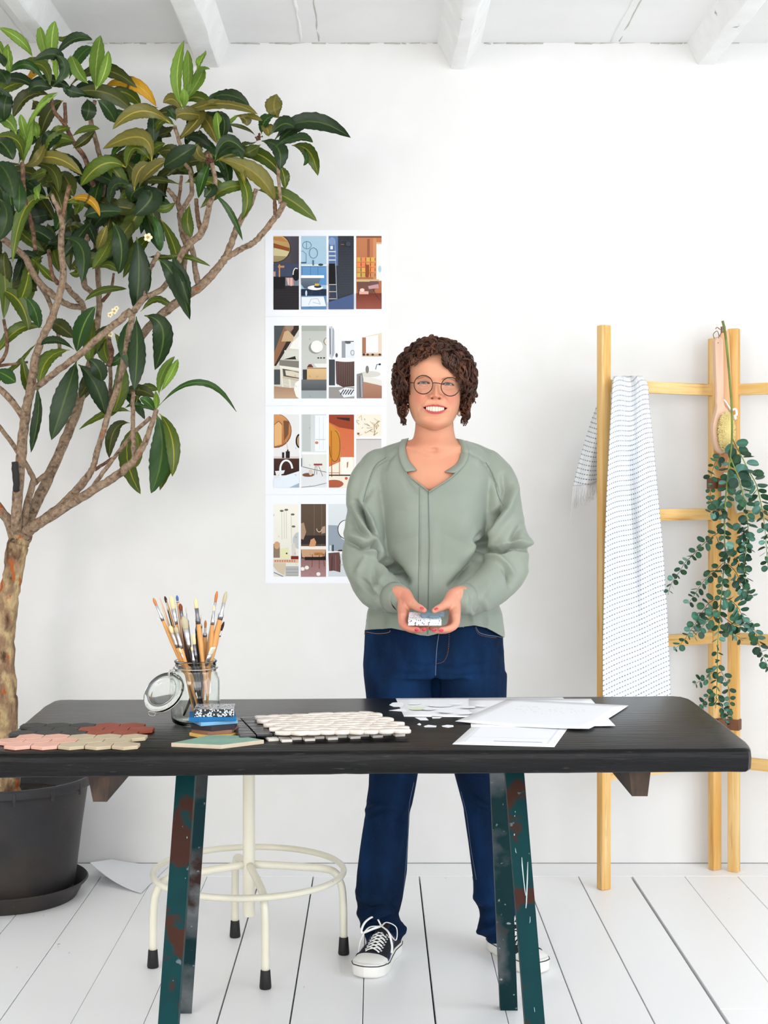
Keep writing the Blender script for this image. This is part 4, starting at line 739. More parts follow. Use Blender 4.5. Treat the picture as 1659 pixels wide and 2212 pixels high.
# front fall: (row y, left x, right x) in the picture; cloth keeps ~12 mm in front of rack and bulges in folds
rowsF = [(812, 1326, 1388), (830, 1322, 1400), (870, 1320, 1402), (950, 1316, 1411), (1050, 1311, 1420), (1180, 1307, 1432), (1300, 1305, 1440), (1400, 1303, 1445), (1505, 1303, 1449), (1560, 1303, 1451)]
NU, NV = 60, 110; rnd = random.Random(2)
def rackY(X):  # depth of the left frame's face at X
    return 4.505 + (X - .722) * (.230 / .406)
g = Geo(); vs = []; uvs = []
for j in range(NV + 1):
    t = j / NV; y = 812 + t * (1560 - 812)
    xl = np.interp(y, [r_[0] for r_ in rowsF], [r_[1] for r_ in rowsF]); xr = np.interp(y, [r_[0] for r_ in rowsF], [r_[2] for r_ in rowsF])
    for i in range(NU + 1):
        u = i / NU; D = 4.58
        px = xl + (xr - xl) * u + 1.6 * sin(y * .02 + u * 7) * (u * (1 - u)) * 2
        X = (px - VX) / F * D
        amp = .036 * (1 - .5 * t)
        f = amp * (.55 * sin(u * 2 * pi * 1.35 + .9 + t * .8) + .32 * sin(u * 2 * pi * 2.9 + t * 2.2) + .12 * sin(u * 40 + t * 5) * (1 - t)) + .025 * t
        # one deep crease running from the top towards the lower right
        cr = .46 - .0 + .10 * t; f -= .040 * math.exp(-((u - cr) / .05) ** 2) * max(0, 1 - abs(t - .33) / .42) 
        Y = min(rackY(X) - .060 - f, rackY(X) - .022)
        if j < 6: Y += .03 * (1 - j / 6) ** 2
        # hold the silhouette measured at this depth
        k = Y / D; X2 = (px - VX) / F * Y; Z = CH - (y - VY) / F * Y
        vs.append(Vector((X2, Y, Z))); uvs.append((u * .235, t * .98 + u * (.020 + .080 * t) + .006 * sin(u * 9) * (1 - t)))
W1 = NU + 1; fs = [(j * W1 + i, j * W1 + i + 1, (j + 1) * W1 + i + 1, (j + 1) * W1 + i) for j in range(NV) for i in range(NU)]
g.add(vs, fs, 0, None, uvs); o = obj('front_fall', g, m_towel, tw, fixn=False); md = o.modifiers.new('t', 'SOLIDIFY'); md.thickness = .0022; md.offset = 1
# under layer seen lower left of the front fall
g = Geo(); vs = []; uvs = []
for j in range(61):
    t = j / 60; y = 1240 + t * 248
    xl = 1304 + 1.0 * t; xr = np.interp(y, [1240, 1300, 1400, 1500], [1316, 1324, 1344, 1356])
    for i in range(17):
        u = i / 16; px = xl + (xr - xl) * u; Y = 4.548 + .004 * sin(u * 9) + .0 * t; vs.append(Vector(((px - VX) / F * Y, Y, CH - (y - VY) / F * Y))); uvs.append((u * .08, t * .36))
fs = [(j * 17 + i, j * 17 + i + 1, (j + 1) * 17 + i + 1, (j + 1) * 17 + i) for j in range(60) for i in range(16)]
g.add(vs, fs, 0, None, uvs); o = obj('under_layer', g, m_towel, tw, fixn=False); md = o.modifiers.new('t', 'SOLIDIFY'); md.thickness = .002
g = Geo(); rn = random.Random(5)
for i in range(34):
    x = 1302 + i * 1.5; a = P(x, 1486, 4.548); g.tube([a, a + Vector((rn.uniform(-.002, .002), 0, -.02)), a + Vector((rn.uniform(-.005, .005), rn.uniform(-.003, .003), -.042 - rn.uniform(0, .014)))], .0013, 5)
obj('fringe', g, m_fringe, tw)
# part gathered over the rung and falling out behind the left rail
rowsB = [(818, 1332, 1386), (850, 1299, 1375), (900, 1279, 1345), (950, 1263, 1325), (1000, 1249, 1316), (1045, 1238, 1312)]
g = Geo(); vs = []; uvs = []; NB, MB = 26, 50
for j in range(MB + 1):
    t = j / MB; y = 818 + t * (1045 - 818)
    xl = np.interp(y, [r_[0] for r_ in rowsB], [r_[1] for r_ in rowsB]); xr = np.interp(y, [r_[0] for r_ in rowsB], [r_[2] for r_ in rowsB])
    for i in range(NB + 1):
        u = i / NB; yy = y + 9 * sin(u * 3) * t - 22 * t * u + (1 - u) * 4 * t
        px = xl + (xr - xl) * u; Y = 4.612 + .020 * sin(u * 2 * pi * 1.6 + 1) * (.4 + t * .6)
        vs.append(Vector(((px - VX) / F * Y, Y, CH - (yy - VY) / F * Y))); uvs.append((u * .13 + .03, -t * .34 + u * .03))
W1 = NB + 1; fs = [(j * W1 + i, j * W1 + i + 1, (j + 1) * W1 + i + 1, (j + 1) * W1 + i) for j in range(MB) for i in range(NB)]
lastB = [vs[MB * W1 + i] for i in range(W1)]
g.add(vs, fs, 0, None, uvs); o = obj('back_fall', g, m_towel, tw, fixn=False); md = o.modifiers.new('t', 'SOLIDIFY'); md.thickness = .0022
g = Geo()
for i in range(70):
    u = i / 69 * (W1 - 1.01); k = int(u); a = lastB[k].lerp(lastB[k + 1], u - k); q = Vector((-.010 * (1 - u / 26), 0, 0)); L_ = .045 + .03 * (1 - u / 26) ** 2 + rn.uniform(-.01, .01)
    if i < 4: L_ += .05
    g.tube([a, a + Vector((rn.uniform(-.003, .003), rn.uniform(-.004, .004), -L_ * .5)) + q * .5, a + Vector((rn.uniform(-.007, .007), rn.uniform(-.006, .006), -L_)) + q], [.0016, .0014, .0007], 5)
obj('fringe', g, m_fringe, tw)

# ---- bath brush hanging on the rack
m_beech = mat('pink_beech', C(226, 190, 164), .55, var=[(C(214, 174, 146), 8, .4, .8)], bump=(40, .08, .001), stretch=(4, 4, .6))
m_brist = mat('straw_bristle', C(238, 220, 156), .85)
DB = 4.655
bx = thing('bath_brush', 'long-handled beech bath brush with straw bristles hanging from the rack', 'brush', P(1549, 728, DB))
prof = [(1537, 742), (1537, 737), (1541, 731), (1548, 728), (1554, 731), (1556, 740), (1557, 800), (1558, 850), (1560, 878), (1568, 888), (1576, 905), (1579, 930), (1577, 952), (1570, 969), (1560, 978), (1550, 980), (1541, 972), (1534, 950), (1532, 925), (1536, 905), (1541, 885), (1541, 860), (1539, 800)]
prof = bez([Vector((a, b, 0)) for a, b in prof] + [Vector((1537, 742, 0))], 90)[:-1]
s = DB / F; o0 = P(1549, 728, DB)
axb = (Vector((.86, .30, 0)).normalized(), Vector((0, 0, 1)), Vector((.30, -.86, 0)).normalized())
cxp = 1556
pol = [((v.x - cxp) * s / .93, -(v.y - 850) * s) for v in prof]
g = Geo(); g.prism(pol, .017, P(cxp, 850, DB + .003), axb, bev=.004); obj('wooden_body', g, m_beech, bx, auto=50)
g = Geo(); zf = axb[2] * .0175
hc = P(cxp, 850, DB + .003); hcen = hc + axb[0] * (4 * s) + axb[1] * (-(742 - 850) * s)
g.lathe([(0, -.001), (.0045, -.001), (.0045, .0006), (0, .0006)], P(1550, 743, DB - .013), 14, rot=Matrix((axb[0], axb[1], axb[2])).transposed()); obj('hanging_hole', g, mat('hole_dark', C(120, 76, 50), .8), bx)
g = Geo(); rn = random.Random(9)
g.sphere(P(1558.5, 934, DB + .003) + axb[2] * .018, 1, 24, 14, scale=(.0285, .012, .063), rot=Matrix.Identity(3))
for k in range(1500):
    a = rn.uniform(0, 2 * pi); r_ = sqrt(rn.random()); u = cos(a) * r_ * .0285; v = sin(a) * r_ * .062
    b0 = P(1558.5, 934, DB + .003) + axb[0] * u + axb[1] * v + axb[2] * .016
    tip = b0 + axb[2] * (.017 + rn.uniform(-.001, .001)) + axb[0] * (u * .14 + rn.uniform(-.001, .001)) + axb[1] * (v * .08 + rn.uniform(-.001, .001))
    g.tube([b0, tip], .0010, 4)
o = obj('bristles', g, m_brist, bx); o['kind'] = 'stuff'
g = Geo(); g.tube(bez([P(1547, 742, DB - .02), P(1543, 731, DB - .01), P(1541, 722, DB), P(1549, 715, DB - .0), P(1553, 726, DB - .01), P(1551, 742, DB - .02)], 20), .0012, 6); obj('hanging_loop', g, m_leather, bx)
# second wooden brush handle and its leather hanging loop behind
g = Geo()
b2 = thing('back_scrubber', 'pale wooden back scrubber hanging behind the bath brush, with a white cord', 'brush', P(1566, 720, 4.685))
prof = [(1555, 722), (1561, 714), (1568, 714), (1573, 722), (1577, 800), (1580, 860), (1583, 900), (1584, 945), (1579, 990), (1572, 1018), (1565, 1022), (1558, 1015), (1554, 985), (1552, 930), (1555, 880), (1556, 800)]
prof = bez([Vector((a, b, 0)) for a, b in prof] + [Vector((1555, 722, 0))], 70)[:-1]
g.prism([((v.x - 1566) * s, -(v.y - 870) * s) for v in prof], .012, P(1566, 870, 4.698), (Vector((1, 0, 0)), Vector((0, 0, 1)), Vector((0, -1, 0))), bev=.003); obj('wooden_body', g, mat('pale_peach_wood', C(226, 178, 132), .55, var=[(C(208, 150, 104), 8, .4, .8)], stretch=(4, 4, .6)), b2, auto=50)
g = Geo(); g.tube(bez([P(1559, 862, 4.68), P(1566, 866, 4.672), P(1574, 878, 4.672), P(1581, 888, 4.668)], 16), .003, 8); g.tube(bez([P(1581, 886, 4.67), P(1589, 884, 4.665), P(1591, 895, 4.664), P(1585, 900, 4.666)], 14), .0042, 8); g.sphere(P(1588, 903, 4.662), .006, 10, 8); obj('cord', g, m_fringe, b2)
ls = thing('leather_strap', 'brown leather loop hanging in a triangle below the brushes', 'strap', P(1578, 960, 4.66))
def band(a, b, w, th=.003): 
    d = (b - a).normalized(); n = Vector((d.z, 0, -d.x)).normalized(); g = Geo()
    q = [a + n * w / 2, a - n * w / 2, b - n * w / 2, b + n * w / 2]; g.rings([q, [v + Vector((0, -th, 0)) for v in q]]); return g
for a, b in (((1579, 948), (1556, 1034)), ((1580, 948), (1602, 1024))):
    obj('strap_side', band(P(*a, 4.672), P(*b, 4.672), .011), mat('tan_strap', C(196, 132, 92), .6), ls, smooth=False)
# linen pouch
pg = Geo(); m_linen = mat('cream_linen', C(230, 226, 208), .9, bump=(260, .6, .001), var=[(C(216, 210, 190), 20, .4, .8)])
PD = 4.645
q = [(1592, 1034), (1600, 1027), (1618, 1022), (1624, 1030), (1636, 1052), (1648, 1060), (1652, 1090), (1640, 1098), (1600, 1107), (1590, 1106), (1585, 1080), (1578, 1048), (1583, 1040)]
q = bez([Vector((a, b, 0)) for a, b in q] + [Vector((q[0][0], q[0][1], 0))], 80)[:-1]
c0 = Vector((1612, 1066, 0)); rings = []
for k, (f_, dz) in enumerate(((0.2, 0.0), (.7, .001), (.94, .003), (1, .008), (.94, .014), (.7, .020), (.2, .024))):
    rings.append([P(c0.x + (v.x - c0.x) * f_, c0.y + (v.y - c0.y) * f_, PD) + Vector((0, .012 - dz + .003 * sin(v.x * .4 + k) * (k > 3), 0)) for v in q])
pg.rings(rings); tag(obj('linen_pouch', pg, m_linen, auto=60), 'small cream linen pouch hanging behind the eucalyptus sprigs on the rack', 'pouch')

# ---- eucalyptus
m_euc = mat('eucalyptus_leaf', (.1, .2, .1, 1), .5, spec=.4, vcol=True)
m_estem = mat('eucalyptus_stem', C(104, 116, 52), .6, var=[(C(134, 160, 70), 20, .4, .7)])
m_estem2 = mat('brown_sprig_stem', C(92, 78, 54), .6)
eu = thing('eucalyptus_branch', 'long eucalyptus branch with round grey-green leaves tied upside down to the rack', 'branch', P(1562, 712, 4.62))
EDp = 4.60
def eshift(px, py): return EDp - .02
ernd = random.Random(21); gl = Geo()
ECOL = [(34, 64, 48), (44, 78, 58), (26, 50, 38), (52, 90, 74), (78, 116, 104), (32, 60, 36), (40, 72, 50)]
def eleaf(c_, ax, L_, W_, nrm):
    ax = ax.normalized(); sd = ax.cross(nrm); sd = sd.normalized() if sd.length > 1e-5 else Vector((1, 0, 0)); n = sd.cross(ax).normalized()
    col = np.array(ernd.choice(ECOL)) * ernd.uniform(1.0, 1.3)
    vs = []; cs = []; R = 8; cup = ernd.uniform(-.25, .35)
    for i in range(R + 1):
        t = i / R; w = sqrt(max(0, 1 - (2 * t - 1) ** 2)) * W_ * (1 + .18 * sin(pi * t) * (t - .5)); 
        for k in (-1, -.5, 0, .5, 1):
            vs.append(c_ + ax * (t * L_) + sd * (w * k) + n * (cup * w * abs(k) + cup * .5 * L_ * t * t)); c2 = col * (1.18 if k == 0 else 1)
            cs.append((lin(min(255, c2[0])), lin(min(255, c2[1])), lin(min(255, c2[2])), 1))
    gl.add(vs, [(i * 5 + j, i * 5 + j + 1, (i + 1) * 5 + j + 1, (i + 1) * 5 + j) for i in range(R) for j in range(4)], 0, cs)
def sprig(pts, r0, r1, leaf_px, step, mt, start=0., dd=0., name='stem', lit=1.0):
    D = EDp + dd
    n = max(10, int(sum(math.dist(pts[i], pts[i + 1]) for i in range(len(pts) - 1)) / 8))
    pl = bez([P(a, b, D + .012 * sin(a * .05 + b * .03)) for a, b in pts], n)
    g = Geo(); g.tube(pl, list(np.linspace(r0, r1, n)), 7); obj(name, g, mt, eu)
    acc = 0; nxt = start; tot = sum((pl[i + 1] - pl[i]).length for i in range(n - 1)); k = 0
    sp = step * .80 * D / F
    for i in range(n - 1):
        seg = (pl[i + 1] - pl[i]); 
        while nxt <= acc + seg.length:
            p = pl[i] + seg * ((nxt - acc) / seg.length); T = seg.normalized(); f = nxt / max(tot, 1e-6)
            L_ = leaf_px * D / F * (1.0 - .4 * f) * ernd.uniform(.85, 1.28)
            a0 = ernd.uniform(0, pi) if k % 2 else ernd.uniform(-.5, .5)
            s1 = T.cross(Vector((0, -1, 0))).normalized()
            for sg in (1, -1):
                out = (s1 * cos(a0) + Vector((0, -1, 0)) * sin(a0)) * sg
                ax = (out + T * ernd.uniform(.15, .6) + Vector((0, 0, -.15))).normalized()
                nr = Vector((ernd.uniform(-.9, .9), -ernd.uniform(.15, 1), ernd.uniform(-1.2, 1.2)))
                c2 = p + ax * L_ * .12
                e = c2 + ax * L_
                if e.y > WALLY - .02 or e.y > 4.70 : ax.y = -abs(ax.y)
                eleaf(c2, ax, L_, L_ * ernd.uniform(.34, .5), nr)
            k += 1; nxt += sp * ernd.uniform(.8, 1.2)
        acc += seg.length
S = sprig
S([(1561, 693), (1566, 716), (1572, 770), (1577, 830), (1581, 890), (1581, 950), (1577, 990), (1571, 1040), (1566, 1100), (1565, 1160), (1567, 1200), (1564, 1225), (1558, 1290), (1553, 1350), (1550, 1400), (1549, 1470), (1546, 1530)], .0042, .0012, 21, 19, m_estem, start=.46, name='main_stem', dd=-.055)
S([(1581, 945), (1592, 968), (1604, 990), (1618, 1018), (1633, 1045), (1641, 1075), (1648, 1110), (1653, 1150), (1656, 1190), (1660, 1230)], .002, .0012, 24, 15, m_estem, start=.02, dd=-.04)
S([(1577, 985), (1594, 1030), (1600, 1050), (1608, 1080), (1612, 1110), (1616, 1140), (1613, 1175), (1608, 1215), (1610, 1250), (1612, 1290)], .002, .001, 22, 15, m_estem, start=.06, dd=-.06)
S([(1563, 1145), (1545, 1155), (1530, 1166), (1512, 1182), (1496, 1200), (1480, 1215), (1468, 1235), (1455, 1252), (1446, 1272), (1443, 1285)], .0014, .0007, 18, 17, m_estem2, start=.03, dd=-.05)
S([(1563, 1215), (1548, 1230), (1530, 1245), (1515, 1262), (1500, 1285), (1486, 1305)], .0013, .0006, 18, 15, m_estem2, start=.02, dd=-.05)
S([(1556, 1290), (1540, 1297), (1528, 1306), (1514, 1328), (1504, 1345), (1490, 1365), (1476, 1385), (1460, 1400)], .0013, .0006, 20, 15, m_estem2, start=.02, dd=-.05)
S([(1552, 1318), (1538, 1332), (1522, 1348), (1508, 1365), (1495, 1378)], .0012, .0006, 19, 14, m_estem2, start=.02, dd=-.06)
S([(1551, 1440), (1538, 1452), (1526, 1465), (1510, 1472), (1498, 1480)], .001, .0006, 17, 15, m_estem2, start=.02, dd=-.05)
S([(1548, 1500), (1530, 1505), (1518, 1518), (1520, 1532), (1510, 1540)], .001, .0006, 15, 13, m_estem2, start=.01, dd=-.05)
S([(1546, 1505), (1556, 1520), (1566, 1535), (1572, 1552), (1570, 1568)], .001, .0006, 15, 14, m_estem2, start=.01, dd=-.06)
S([(1553, 1440), (1570, 1475), (1576, 1500), (1574, 1530), (1572, 1560)], .001, .0006, 15, 18, m_estem2, start=.03, dd=-.07)
S([(1565, 1215), (1580, 1225), (1592, 1240), (1600, 1262), (1612, 1280), (1628, 1290)], .0014, .0008, 20, 12, m_estem2, start=.02, dd=-.06)
S([(1557, 1292), (1575, 1296), (1588, 1305), (1600, 1322), (1606, 1345), (1624, 1360)], .0013, .0007, 20, 13, m_estem2, start=.01, dd=-.07)
S([(1560, 1330), (1580, 1345), (1600, 1352), (1618, 1345), (1632, 1365), (1640, 1395), (1652, 1425), (1665, 1450)], .0013, .0007, 21, 14, m_estem2, start=.03, dd=-.06)
S([(1560, 1350), (1575, 1360), (1590, 1372), (1605, 1385)], .001, .0006, 18, 13, m_estem2, start=.02, dd=-.06)
S([(1556, 985), (1545, 1000), (1538, 1020), (1534, 1045), (1535, 1070), (1536, 1090), (1550, 1105)], .0010, .0007, 15, 16, m_estem2, start=.0, dd=-.05)
S([(1565, 1100), (1552, 1102), (1540, 1105), (1534, 1112)], .0012, .0008, 22, 9, m_estem2, start=.0, dd=-.06)
S([(1566, 1180), (1575, 1200), (1590, 1205), (1604, 1230)], .001, .0006, 18, 12, m_estem2, start=.01, dd=-.065)
S([(1600, 1130), (1604, 1165), (1612, 1190), (1606, 1205)], .001, .0006, 19, 11, m_estem2, start=.0, dd=-.06)
obj('leaves', gl, m_euc, eu, fixn=False)
g = Geo()
for k in range(5): 
    z0 = P(1562, 708 + k * 2.6, EDp - .05); g.tube([z0 + Vector((cos(a) * .0075, sin(a) * .0065, a * .0006)) for a in np.linspace(0, 6.3, 18)], .0012, 5)
g.tube(bez([P(1556, 712, EDp - .05), P(1549, 707, EDp - .05), P(1546, 711, EDp - .05)], 8), .0015, 5)
g.tube(bez([P(1560, 716, EDp - .05), P(1556, 722, EDp - .01), P(1552, 730, EDp + .03)], 8), .0012, 5)
obj('twine', g, mat('twine', C(150, 112, 84), .9), eu)
# ================================================================== THINGS ON THE TABLE
def hexpts(r, rot=0, n=6): return [(r * cos(rot + 2 * pi * i / n), r * sin(rot + 2 * pi * i / n)) for i in range(n)]
def matte(name, c1, c2=None, r=.6): return mat(name, C(*c1), r, spec=.35, var=[(C(*(c2 or tuple(max(0, v - 14) for v in c1))), 30, .4, .8)], bump=(200, .08, .0005))
# ---- hexagon mosaic samples
HW = .0528; HP = .0457; hx0 = -.7030; hy0 = 2.800
def hexsheet(name, label, cells, mt, th=.0068):
    cx_ = np.mean([hx0 + (c_ + (.5 if r_ % 2 else 0)) * HW for r_, c_ in cells]); cy_ = np.mean([hy0 + r_ * HP for r_, c_ in cells])
    t = thing(name, label, 'tile', (cx_, cy_, TZ), group='hexagon mosaic samples on the left of the table')
    for r_, c_ in cells:
        x = hx0 + (c_ + (-.5 if r_ % 2 else 0)) * HW; y = hy0 + r_ * HP
        g = Geo(); g.prism(hexpts(HW / sqrt(3) * .965, pi / 6), th, (x, y, TZ + .0008), bev=.0009); obj('tile', g, mt, t, auto=30)
    return t
hexsheet('hexagon_mosaic', 'blush pink hexagon mosaic sample at the front left table corner', [(0, 0), (0, 1), (1, 0), (1, 1), (1, 2), (2, 0), (2, 1)], matte('pink_tile', (228, 178, 160)))
hexsheet('hexagon_mosaic', 'beige hexagon mosaic sample beside the pink one', [(0, 2), (0, 3), (0, 4), (1, 3), (1, 4), (2, 2), (2, 3), (2, 4)], matte('beige_tile', (196, 180, 152)))
hexsheet('hexagon_mosaic', 'charcoal grey hexagon mosaic sample behind the pink one', [(3, 0), (3, 1), (3, 2), (4, 0), (4, 1), (5, 1), (5, 2), (5, 0)], matte('charcoal_tile', (66, 66, 64)))
hexsheet('hexagon_mosaic', 'brick red hexagon mosaic sample behind the beige one', [(3, 3), (3, 4), (4, 2), (4, 3), (4, 4), (5, 3), (5, 4)], matte('terracotta_tile', (150, 76, 56)))

# ---- stack of sample tiles next to the jar
SX, SY = (462 - VX) / F * 2.95, 2.955
def slab(name, label, poly, z0, z1, mt, cat='tile', side=None, bev=.0006, group='stacked colour sample tiles'):
    cx_ = sum(p[0] for p in poly) / len(poly); cy_ = sum(p[1] for p in poly) / len(poly)
    g = Geo(); g.prism(poly, z1 - z0, (0, 0, z0), bev=bev, mi=0, sidemi=(1 if side else None))
    o = obj(name, g, [mt, side] if side else mt, auto=30); tag(o, label, cat, group); return o
def reg(cx_, cy_, r, n, rot, sy_=1): return [(cx_ + r * cos(rot + 2 * pi * i / n), cy_ + r * sin(rot + 2 * pi * i / n) * sy_) for i in range(n)]
def quad(cx_, cy_, w, d, rot):
    return [(cx_ + a * cos(rot) - b * sin(rot), cy_ + a * sin(rot) + b * cos(rot)) for a, b in ((-w / 2, -d / 2), (w / 2, -d / 2), (w / 2, d / 2), (-w / 2, d / 2))]
slab('sample_tile', 'mustard yellow sample tile at the bottom of the stack beside the jar', reg(SX + .004, SY - .005, .0545, 6, .18), TZ, TZ + .0065, matte('yellow_tile', (222, 182, 104)))
slab('sample_tile', 'brown hexagon sample tile, second from the bottom of the stack', reg(SX + .002, SY + .004, .050, 6, .33), TZ + .0068, TZ + .0145, matte('brown_tile', (136, 100, 82)))
slab('sample_tile', 'near-black hexagon sample tile, third from the bottom of the stack', reg(SX, SY + .004, .0525, 6, .52), TZ + .0148, TZ + .0245, matte('ink_tile', (50, 44, 54)))
slab('sample_tile', 'light blue sample tile in the stack just under the strong blue one', quad(SX - .003, SY + .006, .080, .080, .45), TZ + .0248, TZ + .0320, matte('light_blue_tile', (122, 174, 208)))
slab('sample_tile', 'strong blue square sample tile under the speckled terrazzo one', quad(SX - .004, SY + .006, .096, .080, .13), TZ + .0323, TZ + .0415, matte('blue_tile', (20, 104, 160)))
m_terrb = bpy.data.materials.new('black_white_terrazzo'); m_terrb.use_nodes = True
def voro_mat(m, base, chip, scale, thr, rough=.3, dist='F1'):
    nt = m.node_tree; N = nt.nodes; L = nt.links; b = N['Principled BSDF']; b.inputs['Roughness'].default_value = rough
    tc = N.new('ShaderNodeTexCoord'); mp = N.new('ShaderNodeMapping'); mp.inputs['Scale'].default_value = (1, 1.6, 1); mp.inputs['Rotation'].default_value = (.3, .5, .9); L.new(tc.outputs['Object'], mp.inputs[0])
    v = N.new('ShaderNodeTexVoronoi'); v.feature = 'DISTANCE_TO_EDGE'; v.inputs['Scale'].default_value = scale; L.new(mp.outputs[0], v.inputs[0])
    v2 = N.new('ShaderNodeTexVoronoi'); v2.inputs['Scale'].default_value = scale; L.new(mp.outputs[0], v2.inputs[0])
    sp = N.new('ShaderNodeSeparateColor'); L.new(v2.outputs['Color'], sp.inputs[0])
    a = N.new('ShaderNodeMath'); a.operation = 'GREATER_THAN'; L.new(v.outputs[0], a.inputs[0]); a.inputs[1].default_value = .05
    c_ = N.new('ShaderNodeMath'); c_.operation = 'LESS_THAN'; L.new(sp.outputs[0], c_.inputs[0]); c_.inputs[1].default_value = thr
    d = N.new('ShaderNodeMath'); d.operation = 'MULTIPLY'; L.new(a.outputs[0], d.inputs[0]); L.new(c_.outputs[0], d.inputs[1])
    mx = N.new('ShaderNodeMix'); mx.data_type = 'RGBA'; mx.inputs[6].default_value = base; mx.inputs[7].default_value = chip; L.new(d.outputs[0], mx.inputs[0]); L.new(mx.outputs[2], b.inputs['Base Color'])
voro_mat(m_terrb, C(24, 25, 28), C(206, 210, 216), 300, .5, .22)
slab('sample_tile', 'thick black and white speckled terrazzo tile on top of the stack', quad(SX + .001, SY + .004, .082, .076, .06), TZ + .0418, TZ + .0575, m_terrb)
gp = [G(370, 1605, TZ + .0075), G(477, 1610, TZ + .0075), G(570, 1598.5, TZ + .0075), G(516, 1589, TZ + .0075), G(452, 1588.5, TZ + .0075)]
slab('sample_tile', 'sage green sample tile with a raw beige edge lying in front of the stack', [(p.x, p.y) for p in gp], TZ, TZ + .0078, matte('sage_tile', (134, 168, 150)), side=matte('raw_clay', (206, 190, 168)))

# ---- mosaic sheets lying over one another
def frame2(o_, ang): 
    ca, sa = cos(ang), sin(ang); return lambda u, v: (o_[0] + u * ca - v * sa, o_[1] + u * sa + v * ca)
rnd = random.Random(31)
fr = frame2((-.212, 2.852), radians(16)); a_ = radians(16)
t = thing('brick_mosaic', 'off-white brick mosaic sheet, lowest of the three overlapping sheets', 'tile', (-.05, 2.95, TZ), group='overlapping mosaic sheets in the middle of the table')
m_off = mat('off_white_stone', C(222, 216, 208), .5, var=[(C(204, 196, 188), 30, .4, .8)], bump=(90, .2, .001))
for i in range(12):
    for j in range(3):
        u = i * .0238; v = (0 if i % 2 else .018) + j * .047
        x, y = fr(u + .011, v + .022); g = Geo(); g.box((x, y, TZ + .003), (.0215, .0445, .0055), rot=Matrix.Rotation(a_, 3, 'Z'), bev=.0009); obj('tile', g, m_off, t, auto=30)
for (px, py) in ((540, 1571), ):
    p0 = G(px, py, TZ); g = Geo(); g.box((p0.x, p0.y, TZ + .003), (.012, .11, .0055), rot=Matrix.Rotation(radians(28), 3, 'Z'), bev=.0009); obj('edge_tile', g, mat('edge_stone', C(150, 138, 124), .5), t, auto=30)
a_ = radians(14); fr = frame2((-.228, 2.885), a_)
t = thing('small_tile_mosaic', 'glossy black small-tile mosaic sheet between the pebble sheet and the off-white sheet', 'tile', (-.09, 3.0, TZ + .006), group='overlapping mosaic sheets in the middle of the table')
m_blk = mat('gloss_black_tile', C(26, 26, 29), .22, spec=.6, bump=(60, .2, .001))
for i in range(9):
    for j in range(11):
        u = -.048 + i * .0345; v = j * .0205; x, y = fr(u + .0165, v + .010)
        dz = 0
        tip = -max(0, .0 - u) * .12
        g = Geo(); g.box((x, y, TZ + .0098 + rnd.uniform(-.0003, .0003) - max(0, -u) * .03), (.0325, .0185, .006), rot=Matrix.Rotation(a_, 3, 'Z') @ Matrix.Rotation(rnd.uniform(-.02, .02), 3, 'X'), bev=.0008); obj('tile', g, m_blk, t, auto=30)
A_, B_, C_, D_ = Vector((-.182, 2.862, 0)), Vector((.082, 2.885, 0)), Vector((.004, 3.135, 0)), Vector((-.252, 3.075, 0))
t = thing('pebble_mosaic', 'pale cut-pebble mosaic sheet on top of the black small-tile sheet', 'tile', (-.08, 3.0, TZ + .014), group='overlapping mosaic sheets in the middle of the table')
m_peb = mat('cut_pebble', C(232, 222, 212), .6, var=[(C(214, 200, 190), 24, .4, .8), (C(246, 240, 234), 60, .5, .8)], bump=(70, .3, .002))
k = 0
for j in range(9):
    for i in range(9):
        u = (i + (.5 if j % 2 else 0) + rnd.uniform(-.12, .12)) / 9.0; v = (j + .4 + rnd.uniform(-.12, .12)) / 9.0
        if u > 1.0: continue
        p = A_.lerp(B_, u).lerp(D_.lerp(C_, u), v)
        L_ = rnd.uniform(.0165, .0205); W_ = rnd.uniform(.0115, .0145); an = rnd.uniform(-.5, .5) + (-.35 if u > .85 else 0); ph = rnd.uniform(0, 6)
        pol = [((L_ * cos(q) * (1 + .06 * sin(2 * q + ph))), (W_ * sin(q) * (1 + .08 * sin(3 * q + ph)))) for q in np.linspace(0, 2 * pi, 23)[:-1]]
        pol = [(a * cos(an) - b * sin(an), a * sin(an) + b * cos(an)) for a, b in pol]
        g = Geo(); g.prism(pol, .0072 + rnd.uniform(0, .0012), (p.x, p.y, TZ + .0138), bev=.0014); obj('pebble', g, m_peb, t)

